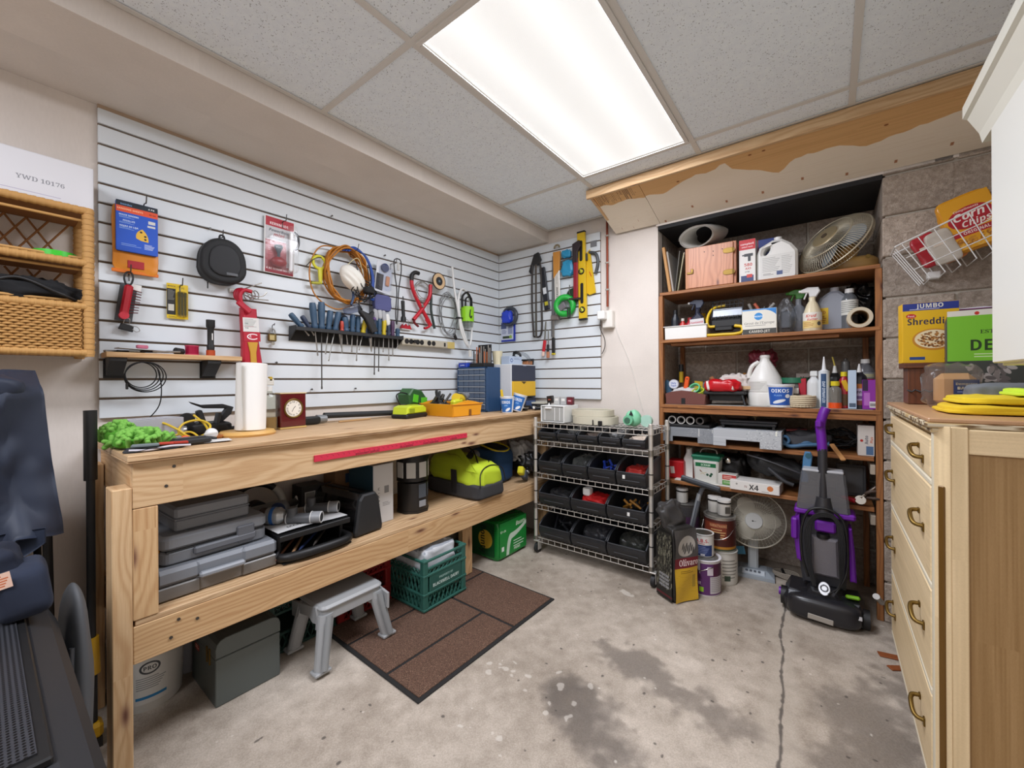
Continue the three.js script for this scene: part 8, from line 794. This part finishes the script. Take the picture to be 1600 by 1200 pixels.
{ // upright carpet washer
  const t = thing('carpet_cleaner', 'purple and black upright carpet cleaner', 'vacuum', [2.208, 0, .1]); const bk = M('#232327', .3), pu = M('#6a1c9c', .35), dg = M('#33343a', .45);
  part(t, 'foot', bk, (() => { const g = ext([[-.155, .015], [.16, .012], [.165, .07], [.14, .12], [.08, .115], [.05, .15], [-.05, .155], [-.07, .12], [-.14, .125], [-.165, .075]], .2, [0, 0, -.02], _, .014); return g; })(), soft(.3, .12, .16, [0, .065, .06], _, { n: 30, e: .5, amp: .001 })); part(t, 'front_window', M('#5c5f66', .15), box(.085, .05, .01, [-.1, .1, .09], [-.5, 0, 0], .004)); part(t, 'silver_plate', M('#a9a49c', .35, .4), box(.1, .024, .006, [-.01, .04, .146], [-.1, 0, -.06])); part(t, 'brand_plate', M('#c4c6ca', .3, .5), box(.07, .018, .006, [.112, .08, .118], [-.3, 0, 0])); part(t, 'wheel', BLACK, cyl(.045, .045, .026, [-.165, .06, .02], [0, 0, HALF], 24), cyl(.045, .045, .026, [.165, .05, .04], [0, 0, HALF], 24)); part(t, 'pedal', M('#7ab41c', .4), box(.055, .018, .05, [.115, .135, .03], [-.4, 0, .05], .006)); part(t, 'purple_cap', pu, cyl(.02, .02, .012, [-.182, .075, .02], [0, 0, HALF], 18));
  part(t, 'body', dg, ext([[-.085, .14], [.09, .14], [.105, .3], [.1, .5], [-.095, .5], [-.105, .3]], .12, [0, 0, -.06], _, .015)); part(t, 'side_trim', pu, ext([[-.105, .26], [-.085, .25], [-.092, .5], [-.115, .47], [-.12, .4]], .1, [-.004, 0, -.04], _, .006), ext([[.105, .2], [.13, .2], [.122, .36], [.112, .46], [.1, .46]], .1, [.002, 0, -.04], _, .006)); part(t, 'side_knob', pu, box(.03, .11, .05, [-.118, .42, .0], _, .008)); part(t, 'tank_shoulder', pu, box(.25, .03, .13, [.005, .515, -.05], _, .008)); part(t, 'centre_grip', pu, box(.085, .055, .03, [.01, .455, .018], _, .012)); part(t, 'lower_tank', M('#c4c0c8', .1, 0, { transmission: .75 }), ext([[-.05, .21], [.06, .21], [.055, .4], [-.05, .4]], .05, [.005, 0, .015], _, .01)); part(t, 'tank_cap', BLACK, cyl(.026, .026, .02, [0, .408, .02])); part(t, 'upper_tank', M('#b4b5ba', .1, 0, { transmission: .8 }), (() => { const p = []; for (const [y, w, d] of [[.53, .11, .055], [.72, .09, .045]]) for (const sx of [-1, 1]) for (const sz of [-1, 1]) p.push(V([sx * w, y, sz * d - .05]), V([sx * w * .9, y, sz * d * 1.15 - .05])); return norm(new ConvexGeometry(p)); })()); part(t, 'tank_lid', M('#b4b6ba', .35), box(.17, .014, .09, [0, .727, -.05], _, .005)); part(t, 'emblem', M('#d4d6da', .3, .6), ext(oval(.024, .032), .006, [.005, .165, .08], [-.5, 0, 0], .002)); part(t, 'emblem_ring', M('#6c6f76', .3, .5), tor(.014, .003, [.005, .17, .085], [-.5, 0, 0]));
  part(t, 'neck', M('#2c2c30', .4), rod([.003, .52, .005], [.0, .84, -.03], .021, 18), cyl(.045, .03, .08, [.003, .56, .0])); part(t, 'handle', pu, tube([[.0, .83, -.03], [-.004, .9, -.035], [-.008, .96, -.04], [.004, 1.02, -.045], [.016, 1.05, -.05]], .022, 30, 10), box(.03, .04, .04, [-.014, .97, -.02], _, .008)); part(t, 'hose', BLACK, tube([[-.06, .2, .06], [-.085, .3, .055], [-.085, .45, .045], [-.05, .535, .04], [.02, .55, .04], [.075, .51, .04], [.095, .4, .05], [.09, .25, .06], [.05, .16, .09]], .0062, 90, 8)); part(t, 'power_cord', RUB, ...[0, 1, 2, 3].map(i => tube([[-.04 + i * .004, .17, .085], [-.065 + i * .006, .3, .07 + i * .004], [-.07 + i * .007, .44, .062], [-.03, .52 - i * .006, .06], [.04, .53 - i * .006, .058], [.08 - i * .006, .45, .062], [.082 - i * .006, .3, .07 + i * .003], [.06, .19, .085], [.02, .15, .1]], .0034, 80, 6))); 
  const b = thing('blue_bracket', 'steel blue plastic clamp arm hanging off the fourth shelf', 'clamp', [2.135, .735, .0]); part(b, 'arm', M('#4a7ca4', .45), ext([[-.02, -.09], [.012, -.09], [.03, .05], [.022, .075], [-.004, .075], [-.012, .04]], .02, _, _, .004)); part(b, 'pivot', M('#2c5c6c', .4), cyl(.014, .014, .026, [.012, .055, 0], [HALF, 0, 0], 18));
  solo('white_door_stop', 'white spring door stop low on the shelf post', 'door stop', M('#b9b6b0', .4), [cyl(.012, .012, .07, [0, 0, 0], [.9, 0, .3], 14), cyl(.014, .014, .016, [-.012, .024, .03], [.9, 0, .3], 14)], [2.425, .13, .07]); }
// ---------------------------------------------------------------- dresser and things on it, wall cabinet
{
  const DX = 2.445, DZ0 = .33, DZ1 = 1.24, DT = 1.1, cr = (() => { const t = dataTex(512, 512, (u, v) => { const k = fbm(u * 2.5, v * 40, 3, 3) * 14 + PN.noise(u * 5, v * 240, 1) * 9 + (rnd() - .5) * 6 + fbm(u * 4, v * 4, 9, 2) * 10; return [226 + k, 202 + k, 160 + k]; }); return t; })(), crem = new THREE.MeshPhysicalMaterial({ map: cr, roughness: .45 }), edge = M('#d6cdb6', .6), gold = M('#6a4a16', .45, .2);
  const P = (w, h, d, p, g = 'y', c = .002, r) => tf(boxUV(box(w, h, d, [0, 0, 0], _, c), g, 1, 1, rnd(), rnd()), p, r);
  const t = thing('dresser', 'tall cream painted dresser with four drawers and brass pulls', 'dresser', [0, 0, 0]); const DEP = .45, zc = (DZ0 + DZ1) / 2, W = DZ1 - DZ0;
  part(t, 'carcass', crem, P(DEP - .02, .97, W - .005, [DX + DEP / 2 + .012, .595, zc])); part(t, 'top', M('#b9906a', .4), box(DEP + .02, .012, W + .02, [DX + DEP / 2, DT - .006, zc], _, .003)); part(t, 'top_moulding', (() => { const q = dataTex(256, 64, (u, v) => { const n = fbm(u * 30, v * 12, 4, 3) + .3 * PN.noise(u * 90, v * 30, 2); return n > .14 ? [112, 88, 58] : n > -.16 ? [206, 194, 168] : [186, 160, 112]; }); return new THREE.MeshPhysicalMaterial({ map: q, roughness: .6 }); })(), P(DEP + .026, .012, W + .03, [DX + DEP / 2, DT - .018, zc], 'z'), P(DEP + .012, .014, W + .014, [DX + DEP / 2 + .002, DT - .031, zc], 'z'));
  for (const z of [DZ0 + .012, DZ1 - .012]) part(t, 'stile', edge, P(.02, .95, .022, [DX + .01, .6, z])); const rails = [1.054, .93, .66, .385, .125];
  for (let i = 1; i < 5; i++) part(t, 'rail', edge, P(.022, .016, W - .046, [DX + .009, rails[i], zc], 'z', .003)); part(t, 'runner', M('#b8762e', .7), box(.01, .22, .018, [DX + .02, .79, DZ0 + .03]), box(.01, .22, .018, [DX + .02, .52, DZ0 + .03]));
  for (let i = 0; i < 4; i++) { const y0 = rails[i + 1] + .011, y1 = rails[i] - .011; const d = part(t, 'drawer', crem, P(.02, y1 - y0, W - .06, [DX + .008, (y0 + y1) / 2, zc + .004], 'z', .003)); for (const z of [DZ0 + .13, DZ1 - .15]) { const y = i === 0 ? .995 : (y0 + y1) / 2 + .01; part(d, 'pull', BRASS, tube([[DX - .002, y + .014, z - .034], [DX - .02, y + .012, z - .03], [DX - .026, y + .002, z], [DX - .02, y - .012, z + .03], [DX - .002, y - .014, z + .036]], .0058, 30, 8), tf(box(.004, .016, .016, [0, 0, 0]), [DX - .004, y + .012, z - .034]), tf(box(.004, .024, .014, [0, 0, 0]), [DX - .004, y - .018, z + .034])); } }
  // canted front corner with gilt fluting, panelled side
  part(t, 'corner_post', crem, tf(boxUV(ext([[0, 0], [.026, 0], [.026, .024], [.024, .024]], .97, [0, 0, 0], _, .0005), 'z', 1, 1), [DX + .002, .595, DZ1], [HALF, 0, 0])); part(t, 'gilt_flute', gold, box(.014, .8, .006, [DX + .0135, .53, DZ1 + .0125], [0, -HALF / 2, 0], .002));
  part(t, 'side_stile', crem, P(.03, .97, .016, [DX + .043, .595, DZ1 + .016], 'y')); part(t, 'side_rail', crem, P(DEP - .07, .06, .014, [DX + .058 + (DEP - .07) / 2, 1.045, DZ1 + .014], 'x')); part(t, 'side_panel', new THREE.MeshPhysicalMaterial({ map: dataTex(256, 512, (u, v) => { const k = PN.noise(v * 160, u * 5, 1) * 10 + fbm(v * 50, u * 3, 5, 2) * 14 + (rnd() - .5) * 6; return [158 + k, 125 + k, 80 + k]; }), roughness: .5 }), tf(boxUV(box(DEP - .07, .905, .01, [0, 0, 0]), 'y', 1, 2), [DX + .058 + (DEP - .07) / 2, .5625, DZ1 + .006]));
  for (const z of [DZ0 + .03, DZ1 - .01]) part(t, 'foot', edge, cone([DX + .035, .115, z], [DX + .035, .0, z], .024, .015, 10)); for (const z of [DZ0 + .03, DZ1 - .01]) part(t, 'foot', edge, cone([DX + DEP - .03, .115, z], [DX + DEP - .03, .0, z], .024, .015, 10));
  const m = thing('floor_shim', 'thin reddish wooden shim board beside the dresser foot', 'shim', [2.49, 0, .36]); part(m, 'board', M('#8a4a22', .6), box(.12, .006, .035, [-.03, .0035, -.035], [0, .2, 0]), box(.1, .006, .03, [-.02, .0035, .04], [0, .6, 0]));
  // on top
  const y = DT + .0006;
  const b = thing('wooden_cabinet_box', 'small reddish wooden key box on the dresser', 'box', [2.56, y, .45]); part(b, 'box', darkWood, plank(.16, .14, .13, [0, .071, 0], _, 'y')); part(b, 'lid', darkWood, plank(.185, .02, .155, [0, .15, 0], _, 'x')); part(b, 'peg', BLK2, ...[-.07, -.045, -.02].map(x => tube([[x - .012, .055, .066], [x, .05, .082], [x + .008, .058, .084]], .003, 14)));
  const c = thing('cereal_box', 'yellow cereal box standing on the wooden key box', 'box', [2.545, y + .1605, .44], .1); part(c, 'carton', M('#e0b01a', .45), box(.16, .235, .06, [0, .118, 0], _, .001)); decal(c, 'print', .158, .233, [0, .118, .0306], [0, 0, 0], printMat(320, 470, x => { fill(x, '#e6b81e'); fill(x, '#2a3a8c', 0, 0, 320, 58); T(x, 'JUMBO', 160, 24, 46, '#e8e4d4', 'sans-serif', 'bold', 'center', 220); lines(x, '#c4c4d8', 40, 46, 230, 1, 8, 5); x.fillStyle = '#c42c2c'; x.beginPath(); x.ellipse(50, 100, 30, 18, 0, 0, 7); x.fill(); T(x, 'Post', 50, 100, 20, '#f0e0d8'); T(x, 'Shreddies', 166, 146, 68, '#2c2a4c', 'sans-serif', 'bold', 'center', 280); x.fillStyle = '#c98a2a'; x.beginPath(); x.ellipse(180, 290, 124, 84, 0, 0, 7); x.fill(); x.fillStyle = '#f0dfb8'; x.beginPath(); x.ellipse(180, 286, 110, 72, 0, 0, 7); x.fill(); for (let i = 0; i < 150; i++) { const a = rnd(0, 6.28), q = Math.sqrt(rnd()); x.fillStyle = ['#8a5624', '#b07838', '#c9975a', '#6a3c1c'][i % 4]; x.fillRect(180 + Math.cos(a) * q * 96, 284 + Math.sin(a) * q * 60, 12, 10); } fill(x, '#2a4a8c', 40, 424, 90, 24); T(x, '640 g', 262, 440, 20, '#6a4a10'); }));
  const s = thing('snack_pouch', 'white snack pouch with purple top behind the green one', 'pouch', [2.655, y, .36]); part(s, 'pouch', M('#c9c8d0', .3), soft(.2, .36, .04, [.02, .195, 0], _, { n: 34, e: .25, amp: .008, f: 14 })); decal(s, 'print', .19, .16, [.02, .29, .0235], [-.02, 0, 0], printMat(200, 160, x => { fill(x, '#d8d8e0'); fill(x, '#7a2a6a', 0, 0, 200, 14); T(x, 'STAR', 70, 84, 40, '#3a3a44'); x.fillStyle = '#2c5a8c'; x.beginPath(); x.ellipse(90, 50, 40, 14, 0, 0, 7); x.fill(); fill(x, '#3a86c4', 150, 26, 50, 40); }));
  const d = thing('treat_pouch', 'bright green DELI treat pouch with clear window', 'pouch', [2.64, y, .556], -.03); part(d, 'pouch', M('#3c3a3c', .35), soft(.19, .345, .05, [.03, .173, 0], _, { n: 34, e: .25, amp: .008, f: 14 })); decal(d, 'print', .186, .33, [.03, .176, .0272], [0, 0, 0], printMat(256, 440, x => { fill(x, '#3a3c38'); fill(x, '#74b82a', 0, 20, 256, 220); fill(x, '#d8d4cc', 0, 0, 256, 26); x.fillStyle = '#c02c24'; x.beginPath(); x.arc(100, 16, 8, 0, 7); x.fill(); T(x, 'Del', 206, 90, 66, '#d8dcd0', 'serif', 'bold'); T(x, 'EST.', 136, 104, 24, '#1c3410', 'serif'); T(x, 'DELICI', 178, 166, 72, '#1c3410', 'sans-serif', 'bold', 'center', 210); lines(x, '#cfe4b4', 90, 206, 150, 2, 12, 4); for (let i = 0; i < 40; i++) { x.fillStyle = ['#7a706c', '#a49c98', '#5c5452'][i % 3]; x.beginPath(); x.ellipse(rnd(70, 220), rnd(262, 340), 18, 9, rnd(0, 3), 0, 7); x.fill(); } fill(x, '#8ac43a', 0, 352, 256, 5); }));
  const e = thing('bread_bag', 'clear bag of sliced bread on the dresser', 'bread', [2.572, y, .65]); part(e, 'bread', M('#c49a6a', .8), box(.1, .115, .07, [.01, .06, 0], _, .02)); part(e, 'bag', clear('#f0ece8', 0, .2), soft(.14, .15, .1, [0, .075, 0], _, { n: 32, e: .5, amp: .025, f: 26 })); decal(e, 'label', .06, .05, [.03, .07, .047], [0, 0, 0], printMat(96, 80, x => { fill(x, '#26325c'); T(x, 'Dempster', 48, 22, 18, '#c9b48a', 'sans-serif', 'bold', 'center', 80); T(x, 'BAGEL', 48, 46, 22, '#d8c8a0'); lines(x, '#8a94bc', 14, 64, 60, 1, 6, 4); }));
  const cl = (n, l, col, x, z, h, w, dd, dy, sd, rr = .95) => { const o = thing(n, l, 'cloth', [x, y + dy, z]); part(o, 'cloth', M(col, rr), soft(w, h, dd, [0, h / 2, 0], _, { n: 48, e: .35, amp: .012, f: 18, sd })); part(o, 'fold', M(col, rr), soft(w * .97, h * .5, dd * .96, [-.012, h * .28, .008], _, { n: 36, e: .35, amp: .008, f: 16, sd: sd + 3 })); return o; };
  cl('yellow_cloth', 'folded yellow microfibre cloth, lower of the two', '#d6b420', 2.67, .95, .026, .34, .3, 0, 2); cl('yellow_cloth', 'folded yellow microfibre cloth, upper of the two', '#d9bd24', 2.69, .93, .022, .32, .28, .027, 6); cl('lime_cloth', 'lime green cloth lying on the yellow cloths', '#c4e03a', 2.74, .95, .022, .2, .2, .05, 9); cl('grey_cloth', 'grey microfibre cloth with lime hem behind the lime one', '#6c7076', 2.72, .76, .085, .26, .16, .0, 12);
  // wire basket with snack bags on the block wall
  const k = thing('wire_basket', 'white wire basket hung tilted on the block wall', 'basket', [2.69, 1.79, .1]); k.scale.setScalar(1.12); const ww = M('#e2e2e0', .35), R = [0, 0, .42]; const bar = (a, q, r = .002) => tf(rod(a, q, r, 6), [0, 0, 0], R); const gs = []; const bx = .17, bz = .075, by = .085;
  part(k, 'rim', ww, bar([-bx, by, bz], [bx, by, bz], .0035), bar([-bx, by, -bz], [bx, by, -bz], .0035), bar([-bx, by, -bz], [-bx, by, bz], .0035), bar([bx, by, -bz], [bx, by, bz], .0035)); for (let i = 0; i < 7; i++) { const x = -bx + .02 + i * .05; gs.push(bar([x, by, bz], [x * .9, -by, bz * .85]), bar([x * .9, -by, bz * .85], [x * .9, -by, -bz]), bar([x, by, -bz], [x * .9, -by, -bz])); } for (let i = 0; i < 4; i++) { const z = -bz + .02 + i * .037; gs.push(bar([-bx, by, z], [-bx * .9, -by, z * .9]), bar([bx, by, z], [bx * .9, -by, z * .9])); } for (const q of [.3, -.35]) gs.push(bar([-bx * .95, by * q, bz * .95], [bx * .95, by * q, bz * .95])); part(k, 'bars', ww, ...gs); part(k, 'bracket', ww, box(.04, .03, .04, [-.06, -.1, -.075], _, .004));
  const p = thing('corn_chip_bag', 'orange CORN CHIPS bag standing in the wire basket', 'bag', [2.725, 1.75, .11]); part(p, 'bag', M('#d89418', .25), soft(.17, .25, .05, [0, .125, 0], [0, 0, .3], { n: 36, e: .3, amp: .014, f: 16, flat: 0 })); decal(p, 'print', .155, .225, [-.002, .125, .0285], [0, 0, .3], printMat(256, 360, x => { fill(x, '#e0a01c'); x.fillStyle = '#b01c2c'; x.beginPath(); x.ellipse(128, 150, 116, 76, -.1, 0, 7); x.fill(); T(x, 'Compliments', 120, 88, 20, '#f0dcc8', 'sans-serif', 'italic bold'); T(x, 'Corn', 118, 134, 72, '#f4ece4', 'sans-serif', 'italic bold'); T(x, 'Chips', 140, 190, 56, '#f4ece4', 'sans-serif', 'italic bold'); fill(x, '#b01c2c', 0, 232, 256, 38); T(x, 'ORIGINAL', 128, 251, 28, '#f4e4dc'); for (let i = 0; i < 46; i++) { x.strokeStyle = ['#c98a2a', '#a86a1c', '#e0b050'][i % 3]; x.lineWidth = 9; x.beginPath(); x.arc(rnd(10, 246), rnd(284, 350), 12, rnd(0, 3), rnd(3, 6)); x.stroke(); } }));
  [['red snack packet at the left of the wire basket', '#a8202c', 2.595, 1.72, .1], ['orange snack packet behind the corn chips', '#d87a1c', 2.66, 1.74, .06], ['clear and white snack packet in the wire basket', '#c4bcb0', 2.635, 1.72, .13], ['blue capped packet at the back of the wire basket', '#2c3c6c', 2.79, 1.86, .07], ['mint green packet at the back of the wire basket', '#7fa89c', 2.82, 1.84, .09]].forEach(([l, c, x, yy, z], i) => { const o = thing('snack_packet', l, 'packet', [x, yy, z]); part(o, 'packet', M(c, .3), soft(.09, .15, .03, [0, .06, 0], [0, 0, .35], { n: 26, e: .35, amp: .012, f: 20, sd: i, flat: 0 })); part(o, 'stripe', M('#d8c8b8', .4), box(.05, .02, .034, [-.01, .07, 0], [0, 0, .35], .006)); });
  // white wall cabinet with crown
  const u = thing('wall_cabinet', 'white wall cabinet with crown moulding at the right edge', 'cabinet'); const wm = M('#e3e3dc', .4), cx = 2.6; part(u, 'body', wm, box(.34, .68, .9, [cx + .19, 1.575, 1.43], _, .002)); part(u, 'door', wm, box(.02, .665, .44, [cx + .01, 1.575, 1.205], _, .003)); part(u, 'door', wm, box(.02, .665, .44, [cx + .01, 1.575, 1.655], _, .003)); part(u, 'crown', M('#dedccf', .4), tf(ext([[0, 0], [-.012, 0], [-.018, .03], [-.042, .08], [-.052, .085], [-.052, .12], [.34, .12], [.34, 0]], 1.0, [cx + .012, 1.9, 1.4], _, .001)), tf(ext([[0, 0], [-.012, 0], [-.018, .03], [-.042, .08], [-.052, .085], [-.052, .12], [.05, .12], [.05, 0]], .33, [cx + .19, 1.9, .985], [0, -HALF, 0], .001)));
}
renderer.render(scene, camera);
